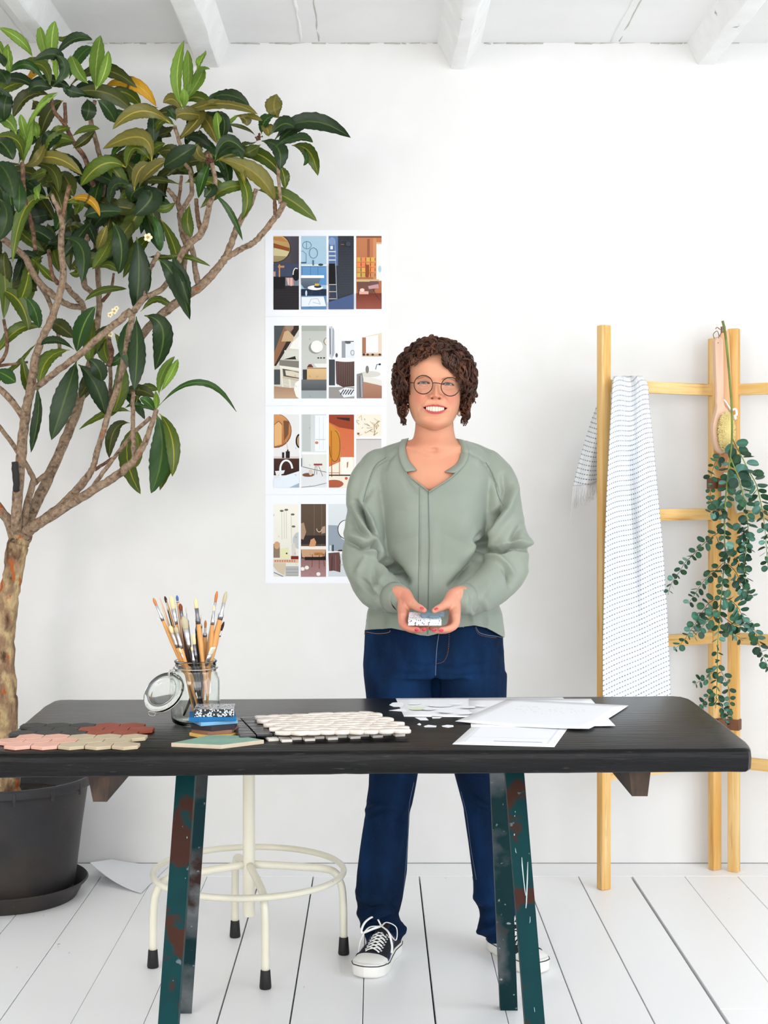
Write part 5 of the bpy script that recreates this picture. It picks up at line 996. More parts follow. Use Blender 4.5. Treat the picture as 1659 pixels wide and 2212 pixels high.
# ---- papers
m_pap = mat('drawing_paper', C(240, 241, 245), .65, spec=.2); m_ink = mat('faint_grey_print', C(196, 198, 206), .8); m_ink2 = mat('blue_grey_print', C(140, 146, 176), .8)
def sheet2(corners, z, lift, label, marks=None, cat='paper', grp='drawing sheets on the right of the table', thk=.0003, name='paper_sheet'):
    "corners FL FR BR BL in table xy; lift: 4 corner heights"
    g = Geo(); n = 10; vs = []; q = [Vector((a, b, 0)) for a, b in corners]
    for j in range(n + 1):
        for i in range(n + 1):
            u, v = i / n, j / n
            p = q[0].lerp(q[1], u).lerp(q[3].lerp(q[2], u), v)
            e = lambda a: a ** 3
            dz = lift[0] * e((1 - u) * (1 - v)) + lift[1] * e(u * (1 - v)) + lift[2] * e(u * v) + lift[3] * e((1 - u) * v)
            vs.append(Vector((p.x, p.y, z + dz)))
    m = len(vs); W2 = n + 1
    vs2 = [v + Vector((0, 0, thk)) for v in vs]; fs = [(j * W2 + i, (j + 1) * W2 + i, (j + 1) * W2 + i + 1, j * W2 + i + 1) for j in range(n) for i in range(n)]
    fs2 = [(m + a, m + d, m + c_, m + b_) for a, b_, c_, d in fs]
    ed = [i for i in range(n)] 
    side = [(i, i + 1, m + i + 1, m + i) for i in range(n)] + [(n * W2 + i, m + n * W2 + i, m + n * W2 + i + 1, n * W2 + i + 1) for i in range(n)] + [(j * W2, m + j * W2, m + (j + 1) * W2, (j + 1) * W2) for j in range(n)] + [(j * W2 + n, (j + 1) * W2 + n, m + (j + 1) * W2 + n, m + j * W2 + n) for j in range(n)]
    g.add(vs + vs2, fs + fs2 + side)
    if marks:
        t = thing(name, label, cat, (q[0].x, q[0].y, z), grp); obj('paper', g, m_pap, t)
        for nm, mt, rects in marks:
            g2 = Geo()
            for (u0, v0, u1, v1) in rects:
                cs = []
                for u, v in ((u0, v0), (u1, v0), (u1, v1), (u0, v1)):
                    p = q[0].lerp(q[1], u).lerp(q[3].lerp(q[2], u), v); cs.append(Vector((p.x, p.y, z + thk + .00015)))
                g2.add(cs, [(0, 1, 2, 3)])
            o = obj(nm, g2, mt, t, smooth=False)
        return t
    return tag(obj(name, g, m_pap), label, cat, grp)
def A4(fl, fr_, ln):
    a = Vector((*fl, 0)); b = Vector((*fr_, 0)); d = (b - a); n = Vector((-d.y, d.x, 0)).normalized() * ln
    return [tuple(a.xy), tuple(b.xy), tuple((b + n).xy), tuple((a + n).xy)]
rr = random.Random(12)
sheet2([(.063, 3.180), (.478, 3.160), (.455, 3.470), (.048, 3.455)], TZ + .0004, (0, 0, 0, 0), 'large blank drawing sheet at the back of the table in front of the woman')
sheet2([(.152, 2.836), (.352, 2.806), (.425, 3.09), (.226, 3.125)], TZ + .0008, (.0, .0, 0, 0), 'small printed sheet with one blue-grey line lying nearest the front edge', [('printed_line', m_ink2, [(.37, .155, .85, .17)]), ('printed_frame', mat('pale_print', C(222, 226, 236), .8), [(.08, .30, .92, .31), (.08, .12, .10, .95), (.90, .12, .92, .95)])])
sheet2([(.203, 3.037), (.512, 3.040), (.520, 3.44), (.225, 3.44)], TZ + .0014, (0, .002, 0, 0), 'drawing sheet whose sharp front right corner pokes out from under the top one')
mk = []
for r_ in range(9):
    for c_ in range(14):
        if rr.random() < .5: u = .22 + c_ * .04 + rr.uniform(-.01, .01); v = .25 + r_ * .06; mk.append((u, v, u + rr.uniform(.008, .026), v + .007))
t_top = sheet2([(.172, 3.088), (.446, 2.976), (.592, 3.330), (.318, 3.43)], TZ + .0021, (.003, .006, .0, 0), 'topmost large drawing sheet with faint grey pencil marks, pointing to the right', [('pencil_marks', m_ink, mk)])
def scrap(poly, z, label, m_=None):
    poly = [G(a, b, z) for a, b in poly]
    g = Geo(); cx_ = sum(p.x for p in poly) / len(poly); cy_ = sum(p.y for p in poly) / len(poly)
    g.prism([(p.x, p.y) for p in poly], .0004, (0, 0, z)); return tag(obj('paper_scrap', g, m_ or m_pap, smooth=False), label, 'paper', 'cut paper scraps in the middle of the table')
def lens(cx_, cy_, rx, ry, n=16, sk=0): return [(cx_ + rx * cos(2 * pi * i / n) + sk * sin(2 * pi * i / n), cy_ + ry * sin(2 * pi * i / n)) for i in range(n)]
z0 = TZ + .0003; z1 = TZ + .0012
scrap([(841, 1523), (848, 1518), (868, 1517), (874, 1522), (868, 1527), (850, 1527)], z1 - .0002, 'rounded white scrap poking out over the left edge of the back sheet')
scrap([(840, 1535), (874, 1530), (880, 1538), (866, 1537)], z1 - .0002, 'thin pointed white scrap below the rounded one at the left edge')
scrap([(896, 1550), (920, 1550), (926, 1556), (908, 1556)], z0, 'small lens-shaped scrap on bare table below the back sheet')
scrap([(932, 1547), (957, 1548), (950, 1552), (934, 1552)], z0, 'small square-ended scrap half under the back sheet')
scrap([(915, 1569), (925, 1566), (943, 1568), (942, 1571), (918, 1571)], z0, 'flat oval scrap on bare table, left of the half-round one')
scrap([(954, 1568), (966, 1566), (979, 1567), (980, 1570), (968, 1572), (956, 1570)], z0, 'half-round scrap on bare table nearest the top drawing sheet')
scrap([(901, 1565), (906, 1562), (910, 1565), (907, 1567.5)], z0, 'tiniest white scrap, right beside the pebble mosaic')
for k, (cx_, cy_, rx, ry, lab) in enumerate([(895, 1520, 14, 1.8, 'narrow scrap near the back left of the big sheet'), (950, 1524, 26, 2.8, 'largest oval scrap on the back drawing sheet'), (903, 1530, 20, 3.5, 'wide scrap with a green tinge beside the left paper edge'), (928, 1531, 14, 2.6, 'middle scrap between the oval and the green-tinged one'), (962, 1537, 15, 2.6, 'scrap near the front edge of the back sheet'), (1010, 1527, 17, 2.0, 'scrap with a pale shadow line by the top drawing sheet'), (1004, 1540, 16, 2.4, 'folded scrap touching the top drawing sheet'), (1038, 1524, 12, 1.8, 'rightmost scrap on the back drawing sheet'), (985, 1519, 12, 1.5, 'scrap nearest the back edge of the table')]):
    g = scrap(lens(cx_, cy_, rx, ry, 12, rr.uniform(-6, 6)), z1 + .0012 + .0006 * k, lab, mat('tinted_scrap', C(222, 230, 208), .7) if k == 2 else m_pap)

# ---- clip-top jar with paint brushes
JX, JY = (422.5 - VX) / F * 3.09, 3.09
m_glass = mat('clear_glass', (.97, 1, .98, 1), .02, trans=1., ior=1.45)
m_wire = mat('steel_wire', C(190, 186, 178), .28, metal=1.)
jar = thing('clip_top_jar', 'clear glass clip-top jar with its lid hanging open, full of brushes', 'jar', (JX, JY, TZ))
g = Geo(); h = .1385
outer = [(.0, .0015), (.030, .0010), (.044, .0012), (.050, .006), (.0525, .014), (.053, .040), (.053, .092), (.0515, .101), (.047, .110), (.0445, .115), (.0450, .118), (.0475, .120), (.0475, .123), (.0445, .126), (.0440, .133), (.0462, .1345), (.0465, .1375), (.044, h)]
inner = [(.0415, .1375), (.0415, .117), (.0445, .108), (.049, .099), (.0503, .092), (.0503, .04), (.050, .016), (.047, .009), (.040, .006), (.0, .0065)]
g.lathe(outer + inner, (JX, JY, TZ), 64); obj('glass_body', g, m_glass, jar)
g = Geo(); g.tube([(JX + .0478 * cos(a), JY + .0478 * sin(a), TZ + .1215) for a in np.linspace(0, 2 * pi, 61)], .0012, 8, cap=False)
hp = Vector((JX - .047, JY - .012, TZ + .117))
for s in (-1, 1):
    g.tube(bez([hp + Vector((0.002, s * .010 - .002, .004)), hp + Vector((-.006, s * .011 - .004, -.004)), hp + Vector((-.003, s * .012 - .006, -.018))], 12), .0011, 6)
g.tube(bez([hp + Vector((-.004, -.012, .003)), hp + Vector((-.008, -.018, -.006)), hp + Vector((-.002, -.022, -.014)), hp + Vector((.004, -.018, -.018))], 14), .0011, 6)
obj('wire_clasp', g, m_wire, jar)
lc = P(357, 1499, JY - .035); nrm_ = Vector((-.50, -.62, .48)).normalized()
# lid: shallow glass disc seen obliquely, hanging at the left
xa = Vector((cos(radians(33)), 0, sin(radians(33)))); nrm_ = Vector((-.38, -.70, .58)); nrm_ = (nrm_ - xa * nrm_.dot(xa)).normalized(); ya = nrm_.cross(xa).normalized()
RL = Matrix((xa, ya, nrm_)).transposed()
g = Geo(); g.lathe([(0, .004), (.024, .004), (.030, .006), (.0335, .012), (.0365, .013), (.0455, .0125), (.0475, .010), (.0475, .004), (.046, .001), (.040, -.001), (.031, -.002), (.0, -.002)], lc, 56, rot=RL)
g.tube([lc + RL @ Vector((.0335 * cos(a), .0335 * sin(a), .0128)) for a in np.linspace(0, 2 * pi, 49)], .0012, 6, cap=False)
obj('glass_lid', g, m_glass, jar)
g = Geo(); g.tube([lc + RL @ Vector((.0478 * cos(a), .0478 * sin(a), .004)) for a in np.linspace(0, 2 * pi, 61)], .0008, 6, cap=False)
tb = lc + xa * -.030 + ya * -.038
g.tube(bez([tb, P(322, 1537, JY - .06), P(323, 1545, JY - .06), P(334, 1546, JY - .06), P(338, 1538, JY - .06), tb + xa * .012], 22), .0009, 6)
g.tube(bez([lc + xa * .040 + ya * .024, P(384, 1460, JY - .05), P(376, 1450, JY - .05), hp + Vector((-.002, -.01, -.004))], 16), .0010, 6)
obj('lid_wire', g, m_wire, jar)
m_hand = {'o': mat('orange_lacquered_wood', C(214, 156, 92), .4, var=[(C(196, 132, 70), 20, .4, .8)], stretch=(5, 5, .5)), 'p': mat('pale_beech_handle', C(226, 190, 156), .5, stretch=(5, 5, .5), var=[(C(214, 172, 134), 20, .4, .8)]), 'b': mat('black_handle', C(26, 25, 26), .35), 'g': mat('golden_wood', C(206, 164, 98), .45, var=[(C(184, 138, 74), 20, .4, .8)], stretch=(5, 5, .5)), 'd': mat('dark_brown_handle', C(70, 44, 34), .45)}
m_fer = mat('silver_ferrule', C(196, 196, 200), .3, metal=.9); m_ferd = mat('dull_ferrule', C(120, 120, 126), .35, metal=.9)
m_br = {'c': mat('cream_hair', C(222, 204, 160), .9, bump=(300, .5, .001), stretch=(8, 8, .4)), 'o': mat('ginger_hair', C(196, 124, 72), .85, bump=(300, .5, .001), stretch=(8, 8, .4)), 'n': mat('brown_hair', C(124, 64, 34), .8, bump=(300, .5, .001)), 'k': mat('dark_hair', C(58, 38, 32), .8), 'y': mat('greyish_hair', C(186, 176, 146), .9, bump=(300, .5, .001), stretch=(8, 8, .4)), 'g': mat('green_stained_hair', C(112, 146, 122), .9), 'u': mat('blue_painted_tip', C(60, 104, 160), .5), 'w': mat('off_white_hair', C(226, 220, 200), .9, bump=(300, .5, .001))}
def brush(tip, bottom, label, hair, fer_len, hair_len, w, hm='o', hw=4, dt=0., db=0., flat=False, fd=False, dl=None):
    """tip, bottom in picture px; lengths in px along the brush; w: hair width px"""
    s = JY / F
    A0 = P(tip[0], tip[1], JY + dt); B0 = P(bottom[0], bottom[1], JY + db); B0.z = max(B0.z, TZ + .012)
    # keep the foot inside the jar
    v = Vector((B0.x - JX, B0.y - JY)); 
    if v.length > .040: v = v.normalized() * .040; B0.x = JX + v.x; B0.y = JY + v.y
    T = (B0 - A0); L_ = T.length; T = T.normalized()
    # keep the shaft inside the neck
    tn = (TZ + .137 - A0.z) / (B0.z - A0.z); Nk = A0.lerp(B0, tn); v = Vector((Nk.x - JX, Nk.y - JY))
    if v.length > .034:
        k = .034 / v.length; B0.x += (JX + v.x * k - Nk.x) / tn; B0.y += (JY + v.y * k - Nk.y) / tn
        v = Vector((B0.x - JX, B0.y - JY))
        if v.length > .044: v = v.normalized() * .044; B0.x = JX + v.x; B0.y = JY + v.y
        T = (B0 - A0); L_ = T.length; T = T.normalized()
    t = thing('paint_brush' if hair else 'wooden_spatula', label, 'brush' if hair else 'tool', B0, group='brushes standing in the clip-top jar')
    fl = .35 if flat else 1.0
    hl, fl_ = hair_len * s, fer_len * s
    if hair:
        g = Geo(); n = 9; g.tube([A0 + T * (hl * i / (n - 1)) for i in range(n)], [w * s * .5 * q for q in ((.28, .6, .82, .95, 1, .98, .92, .85, .8) if not flat else (.9, .97, 1, 1, .98, .95, .92, .9, .88))], 12, flat=fl); obj('bristles', g, m_br[hair], t)
    if fer_len:
        g = Geo(); a, b = A0 + T * hl, A0 + T * (hl + fl_)
        g.tube([a, a.lerp(b, .5), a.lerp(b, .72), a.lerp(b, .75), a.lerp(b, .8), b], [w * s * .42, w * s * .38, hw * s * .55, hw * s * .62, hw * s * .54, hw * s * .52], 12, flat=fl if not flat else .55); obj('ferrule', g, m_ferd if fd else m_fer, t)
    a = A0 + T * (hl + fl_ - .004 if hair else 0); hL = (B0 - a).length
    g = Geo(); n = 12
    rad = [hw * s * .5 * q for q in (.95, 1.1, 1.25, 1.3, 1.25, 1.12, 1.0, .9, .8, .7, .6, .45)] if hair else [hw * s * .5 * q for q in (.3, .9, 1, 1, .95, .8, .6, .45, .4, .4, .4, .35)]
    g.tube([a.lerp(B0, i / (n - 1)) for i in range(n)], rad, 12, flat=1.0 if hair else .28); obj('handle', g, m_hand[hm], t)
    return t
b_ = brush
b_((331, 1292), (430, 1524), 'slender brush with ginger tip and long silver ferrule, leaning furthest left', 'o', 36, 17, 7, 'o', 7, -.02, -.01)
b_((345, 1291), (408, 1545), 'flat pale wooden spatula just right of the leftmost brush', None, 0, 0, 0, 'p', 15, -.005, .01)
b_((360, 1296), (425, 1540), 'flat golden wooden spatula beside the pale spatula', None, 0, 0, 0, 'g', 13, .0, .0)
b_((369, 1286), (420, 1548), 'round cream brush standing up behind the wooden spatulas', 'c', 34, 30, 12, 'o', 7, -.01, .0)
b_((356, 1288), (412, 1548), 'black tipped brush at the back left of the jar', 'k', 20, 14, 6, 'b', 6, .02, .015)
b_((382, 1286), (418, 1550), 'brush handle with a blue painted end at the back', 'u', 4, 12, 6, 'p', 6, .02, .02)
b_((389, 1304), (424, 1550), 'round brown brush with a dark ferrule', 'n', 24, 15, 9, 'd', 6, -.005, .0, fd=True)
b_((396, 1331), (440, 1552), 'big greyish fluffy brush with a wide silver ferrule', 'y', 44, 28, 16, 'b', 9, -.03, -.01)
b_((367, 1351), (418, 1555), 'short cream brush low at the left of the jar', 'c', 34, 17, 10, 'o', 7, -.035, -.02)
b_((379, 1353), (428, 1555), 'short tan brush just right of the low cream one', 'y', 36, 14, 9, 'o', 7, -.036, -.025)
b_((422, 1292), (449, 1520), 'cream round brush with dark ferrule standing alone in the middle', 'c', 34, 22, 10, 'o', 9, -.02, -.02, fd=True)
b_((469, 1277), (425, 1548), 'ginger pointed brush leaning right with a long white ferrule', 'o', 42, 24, 7, 'p', 6, .01, .005)
b_((489, 1278), (440, 1550), 'pale tipped brush leaning furthest right', 'y', 36, 26, 9, 'o', 11, -.01, -.01)
b_((462, 1307), (446, 1552), 'small cream brush between the two right-leaning brushes', 'c', 30, 13, 5, 'o', 8, -.02, .0)
b_((484, 1343), (436, 1552), 'dark brown tipped brush at the right edge', 'k', 14, 20, 6, 'p', 6, .0, .02)
b_((461, 1398), (444, 1553), 'wide short brush with green stained bristles near the rim', 'w', 26, 18, 17, 'b', 9, -.03, -.022, flat=True)
b_((417, 1370), (440, 1553), 'tan brush low in the middle of the jar', 'c', 30, 22, 9, 'b', 7, -.03, -.02, fd=True)
b_((414, 1396), (436, 1550), 'tiny silver brush in the middle of the jar', 'c', 26, 10, 6, 'b', 6, -.034, -.025)
b_((387, 1400), (432, 1556), 'small cream brush lowest at the left', 'c', 30, 12, 6, 'o', 7, -.036, -.028)
b_((424, 1322), (432, 1552), 'brush with black ferrule behind the lone middle brush', 'w', 30, 16, 6, 'b', 7, .02, .02, fd=True)
b_((444, 1340), (436, 1552), 'yellow-collared brush right of the lone middle brush', 'o', 20, 16, 6, 'o', 9, .0, .01)
b_((402, 1312), (424, 1552), 'thin white tipped liner brush behind the greyish one', 'w', 20, 14, 3, 'b', 6, .015, .02)
b_((434, 1325), (430, 1550), 'thin liner brush with amber handle at the back of the jar', 'w', 22, 10, 3, 'g', 7, .02, .025)
# ================================================================== WOMAN
from mathutils.bvhtree import BVHTree
m_skin = mat('skin', (.7, .4, .3, 1), .46, spec=.35, vcol=True, sss=.12, ssc=(1, .35, .2), bump=(420, .05, .0006))
m_teeth = mat('teeth', C(232, 220, 194), .25, spec=.5, coat=.3)
m_blouse = mat('sage_viscose', C(140, 148, 135), .50, spec=.4, sheen=.12, var=[(C(132, 141, 129), 4, .4, .7)], bump=(700, .10, .0004))
m_seam = mat('blouse_seam_shadow', C(104, 118, 110), .8)
m_jean = mat('indigo_denim', C(12, 30, 54), .85, spec=.1, var=[(C(18, 50, 90), 5, .42, .70, 4), (C(8, 24, 50), 11, .45, .75, 6), (C(40, 74, 116), 420, .62, .95, 2)], bump=(500, .3, .0006), stretch=(1.6, 1.6, .55))
m_hair = mat('dark_brown_curls', C(62, 34, 21), .36, spec=.5, var=[(C(116, 66, 38), 26, .45, .75), (C(32, 17, 12), 40, .5, .8)])
m_hairin = mat('hair_undercoat', C(44, 25, 17), .8, bump=(120, 1, .006))
pw = thing('person', 'smiling woman with dark curly hair and round glasses standing behind the table holding two tiles', 'person', (.16, 3.87, 0))

# ---------------- head (local: x right in the picture, -y towards the viewer, z up, origin between the eyes' level and the ears)
HO = Vector((.1578, 3.822, 1.5442)); HT = Matrix.Rotation(radians(1.8), 3, 'Y')
def H(x, y, z): return HO + HT @ Vector((x, y, z))
WZ = [(-.120, .004), (-.117, .020), (-.112, .033), (-.104, .044), (-.094, .0525), (-.082, .0590), (-.066, .0650), (-.050, .0685), (-.030, .0705), (0, .0705), (.03, .0725), (.055, .072), (.08, .063), (.098, .049), (.110, .032), (.117, .015), (.119, .003)]
FZ = [(-.120, .058), (-.117, .072), (-.112, .080), (-.104, .0850), (-.094, .0860), (-.082, .0845), (-.066, .0880), (-.050, .0900), (-.030, .0890), (-.01, .0875), (0, .0865), (.012, .0895), (.03, .0915), (.055, .088), (.08, .072), (.098, .052), (.110, .034), (.117, .018), (.119, .008)]
BZ = [(-.120, .01), (-.104, .03), (-.08, .055), (-.05, .078), (0, .096), (.05, .098), (.08, .08), (.105, .05), (.119, .012)]
_TB = {}
def tab_(z, T):
    k = id(T)
    if k not in _TB:
        zz = np.linspace(-.16, .16, 1601); vv = np.interp(zz, [a for a, _ in T], [b for _, b in T]); sg = 18; ker = np.exp(-(np.arange(-60, 61) / sg) ** 2 / 2); ker /= ker.sum()
        sm_ = np.convolve(np.pad(vv, 60, 'edge'), ker, 'valid'); w_ = np.clip((.105 - zz) / .01, 0, 1); _TB[k] = (zz, sm_ * w_ + vv * (1 - w_))
    return np.interp(z, *_TB[k])
def gs(x, s): return np.exp(-(x / s) ** 2)
EX = .0322
def op_up(x): return -.0584 - .0040 * (np.abs(x) / .0315) ** 2
def op_lo(x): return -.0727 + .0100 * (np.abs(x) / .0315) ** 2.2
def segd(x, z, pts):
    d = np.full(np.shape(x), 9.)
    for (ax, az), (bx, bz) in zip(pts[:-1], pts[1:]):
        vx, vz = bx - ax, bz - az; t = np.clip(((x - ax) * vx + (z - az) * vz) / (vx * vx + vz * vz), 0, 1)
        d = np.minimum(d, np.hypot(x - ax - t * vx, z - az - t * vz))
    return d
def eye_open(x, z):
    "positive inside the eye opening (metres to the lid edge, roughly)"
    out = np.full(np.shape(x), -9.)
    for sg, cz in ((-1, .0016), (1, .0004)):
        u = (x - sg * EX) / .0142
        up = cz + .0038 * (1 - np.clip(np.abs(u + sg * .08), 0, 1) ** 2.0) - .0006; lo = cz - .0016 * (1 - np.clip(np.abs(u), 0, 1) ** 2) + .0006
        ins = np.minimum(up - z, z - lo); ins = np.where(np.abs(u) < 1, ins, -9)
        out = np.maximum(out, ins)
    return out
def face_fwd(x, z):
    "forward displacement of the features"
    ax = np.abs(x); f = np.zeros(np.shape(x))
    hz = np.interp(z, [-.046, -.0425, -.0395, -.0365, -.033, -.028, -.02, -.01, 0, .01, .02], [0, .0015, .006, .0165, .0225, .0225, .0172, .0112, .0065, .0025, 0])
    sz = np.interp(z, [-.045, -.036, -.03, -.02, 0, .02], [.0100, .0100, .0095, .0072, .0062, .009])
    f += hz * gs(x, sz)
    f += .0135 * gs(ax - .0145, .0052) * gs(z + .0335, .0060)
    f -= .0065 * gs(ax - .0090, .0034) * gs(z + .0388, .0024)
    f -= .0035 * gs(ax - .0205, .0028) * gs(z + .030, .006)
    f -= .0085 * gs(ax - .030, .015) * gs(z - .001, .0105)                 # sockets
    f += .0030 * gs(ax - .030, .020) * gs(z - .0185, .008)                 # brow
    f -= .0035 * gs(x, .010) * gs(z - .006, .008)
    f += .0100 * gs(ax - .0400, .0170) * gs(z + .0300, .0170)              # cheeks raised by the smile
    f -= .0010 * gs(segd(ax, z, [(.018, -.0095), (.032, -.0135), (.046, -.0085)]), .0022)
    f -= .0003 * gs(segd(ax, z, [(.020, -.0155), (.034, -.020), (.048, -.015)]), .0022)
    f -= .0034 * gs(segd(ax, z, [(.0205, -.0330), (.0300, -.0440), (.0375, -.0560), (.0405, -.0680)]), .0046)
    f -= .0016 * gs(segd(ax, z, [(.046, -.052), (.050, -.066), (.046, -.082)]), .0035)
    f += .0045 * gs(x, .034) * gs(z + .066, .020)                          # dental arch
    # lips
    inm = (ax < .0315)
    up, lo = op_up(x), op_lo(x)
    f += np.where(ax < .034, .0036 * gs(z - (up + .0022), .0028) * np.clip(1 - (ax / .034) ** 3, 0, 1), 0)
    f += np.where(ax < .034, .0046 * gs(z - (lo - .0036), .0038) * np.clip(1 - (ax / .034) ** 3, 0, 1), 0)
    f -= .0016 * gs(x, .0028) * gs(z + .048, .005)
    f -= .0034 * gs(x, .020) * gs(z + .0885, .0048)
    f += .0050 * gs(x, .016) * gs(z + .102, .011)
    f += .0025 * gs(ax - .030, .012) * gs(z + .100, .010)
    f -= .0030 * gs(ax - .0345, .0030) * gs(z + .0630, .0035)
    m = np.where(inm, np.minimum(up - z, z - lo), -9)
    f -= .0175 * smoothstep(-.0004, .0012, m)
    return f
def face_y(x, z):
    w = tab_(z, WZ); fr = tab_(z, FZ); n = 2.35
    b = -fr * np.clip(1 - np.clip(np.abs(x) / w, 0, 1) ** n, 0, 1) ** (1 / n)
    return b - face_fwd(x, z)
def skin_head():
    NT1, NT2, NZ = 300, 70, 250
    th = np.concatenate([np.linspace(-pi / 2, pi / 2, NT1, endpoint=False), np.linspace(pi / 2, 3 * pi / 2, NT2, endpoint=False)])
    zs = np.concatenate([np.linspace(-.1198, -.1085, 14), np.linspace(-.1075, .035, NZ - 44), np.linspace(.037, .1188, 30)])
    T, Z = np.meshgrid(th, zs)
    w = tab_(Z, WZ); fr = tab_(Z, FZ); bk = tab_(Z, BZ); n = 2.35
    s, c_ = np.sin(T), np.cos(T); front = c_ > 0; nn = np.where(front, n, 2.0)
    x = w * np.sign(s) * np.abs(s) ** (2 / nn); y = np.where(front, -fr, bk) * np.abs(c_) ** (2 / nn)
    wt = smoothstep(.06, .45, c_)
    ff = face_fwd(x, Z) * wt; y = y - ff
    # lids over the eyeballs
    col = np.zeros(x.shape + (3,)); col[:] = (212, 152, 120)
    ax = np.abs(x)
    def tint(mask, c2): 
        for k in range(3): col[..., k] = col[..., k] * (1 - mask) + c2[k] * mask
    tint(.55 * gs(ax - .043, .016) * gs(Z + .036, .016) * wt, (222, 128, 112)); tint(.5 * gs(x, .012) * gs(Z + .034, .008) * wt, (222, 132, 112)); tint(.35 * gs(x, .02) * gs(Z + .104, .014) * wt, (214, 132, 116)); tint(.30 * gs(ax - .03, .014) * gs(Z + .008, .012) * wt, (196, 140, 128))
    tint(.25 * smoothstep(.02, .06, Z) * wt, (228, 168, 140))
    for sg, cz in ((-1, .0016), (1, .0004)):
        dx, dz = x - sg * EX, Z - cz; d2 = dx * dx + dz * dz; R = .0137
        ball = -(.0665 + np.sqrt(np.clip(R * R - d2, 0, None)) * 1.0)
        y = np.where((d2 < R * R) & front, np.minimum(y, ball - 0.0), y)
    eo = eye_open(x, Z) * 1.0; y = np.where(front, y + .010 * smoothstep(-.0002, .0007, eo), y)
    tint(smoothstep(-.0003, .0006, eo) * wt, (120, 84, 80))
    # lash line and eyeliner along the upper lid, soft brown brows
    for sg, cz in ((-1, .0016), (1, .0004)):
        u = np.linspace(-1, 1, 17); px_ = sg * EX + u * .0146; pz = cz + .0038 * (1 - np.clip(np.abs(u + sg * .08), 0, 1) ** 2)
        tint(.97 * gs(segd(x, Z, list(zip(px_, pz - .0004))), .00185) * wt, (34, 28, 32))
        pz2 = cz - .0020 * (1 - np.clip(np.abs(u), 0, 1) ** 2) + .0004
        tint(.8 * gs(segd(x, Z, list(zip(px_, pz2))), .0010) * wt, (60, 44, 46))
        tint(.55 * gs(segd(x, Z, [(sg * .016, .0125 + cz), (sg * .030, .0175 + cz), (sg * .048, .0115 + cz)]), .0019) * wt, (118, 78, 58))
        tint(.30 * gs(segd(x, Z, list(zip(px_, pz + .0035))), .0013) * wt, (150, 100, 92))
    up, lo = op_up(x), op_lo(x); bow = .0030 + .0012 * gs(ax - .006, .004) - .0007 * gs(x, .002)
    k = np.clip(1 - (ax / .0335) ** 4, 0, 1)
    li = smoothstep(0, .0012, up + bow * k + .0008 - Z) * smoothstep(0, .0014, Z - lo + .0068 * k) * smoothstep(.0345, .0325, ax) * wt
    tint(li * .85, (186, 66, 78))
    m = np.where(ax < .0315, np.minimum(up - Z, Z - lo), -9); tint(smoothstep(.0002, .0012, m) * wt, (70, 20, 22))
    tint(.9 * gs(ax - .0092, .0032) * gs(Z + .0385, .0019) * wt, (96, 40, 34))
    P_ = np.stack([x, y, Z], -1).reshape(-1, 3)
    R = np.array(HT); W_ = P_ @ R.T + np.array(HO)
    nt_, nz_ = len(th), len(zs)
    fs = [(j * nt_ + i, j * nt_ + (i + 1) % nt_, (j + 1) * nt_ + (i + 1) % nt_, (j + 1) * nt_ + i) for j in range(nz_ - 1) for i in range(nt_)]
    fs.append(tuple(range(nt_ - 1, -1, -1))); fs.append(tuple((nz_ - 1) * nt_ + i for i in range(nt_)))
    lc_ = np.vectorize(lin)(np.clip(col, 0, 255)).reshape(-1, 3)
    return W_, fs, np.concatenate([lc_, np.ones((len(lc_), 1))], 1)

def tcol(c_): return (lin(c_[0]), lin(c_[1]), lin(c_[2]), 1)
# ---------------- torso tables in world coordinates: z, centre x, half width, front, back
TY = 3.855
TORSO = [(1.43, .157, .062, .062, .066), (1.405, .157, .078, .066, .078), (1.392, .157, .100, .070, .083), (1.375, .158, .128, .080, .090), (1.345, .158, .148, .096, .104), (1.30, .158, .160, .116, .108), (1.25, .158, .150, .134, .108), (1.20, .158, .144, .140, .106), (1.14, .158, .140, .136, .103), (1.07, .158, .142, .130, .104), (1.00, .158, .156, .136, .112), (.93, .158, .181, .142, .118), (.87, .158, .190, .146, .122), (.84, .158, .190, .146, .122)]
def torso_rings(T, grow=0., zs=None, n=56, p=2.5):
    out = []
    for z in (zs if zs is not None else [t[0] for t in T]):
        cx_, a, f, b = [float(np.interp(-z, [-t[0] for t in T], [t[i] for t in T])) for i in (1, 2, 3, 4)]
        ring = []
        for k in range(n):
            th = 2 * pi * k / n; c_, s_ = cos(th), sin(th)
            ring.append(Vector((cx_ + (a + grow) * math.copysign(abs(c_) ** (2 / p), c_), TY + ((b + grow) if s_ > 0 else (f + grow)) * math.copysign(abs(s_) ** (2 / p), s_), z)))
        out.append(ring)
    return out
def chain(g, pts, n=18, per=5, sides=16, flat=1.):
    base = bez([P(a, b, D) for a, b, D, r in pts], per * len(pts)); m = len(base)
    rr = [float(np.interp(i / (m - 1) * (len(pts) - 1), range(len(pts)), [q[3] for q in pts])) for i in range(m)]
    g.tube(base, rr, sides, flat=flat)
    g.sphere(base[0], rr[0], 14, 10); g.sphere(base[-1], rr[-1], 14, 10)

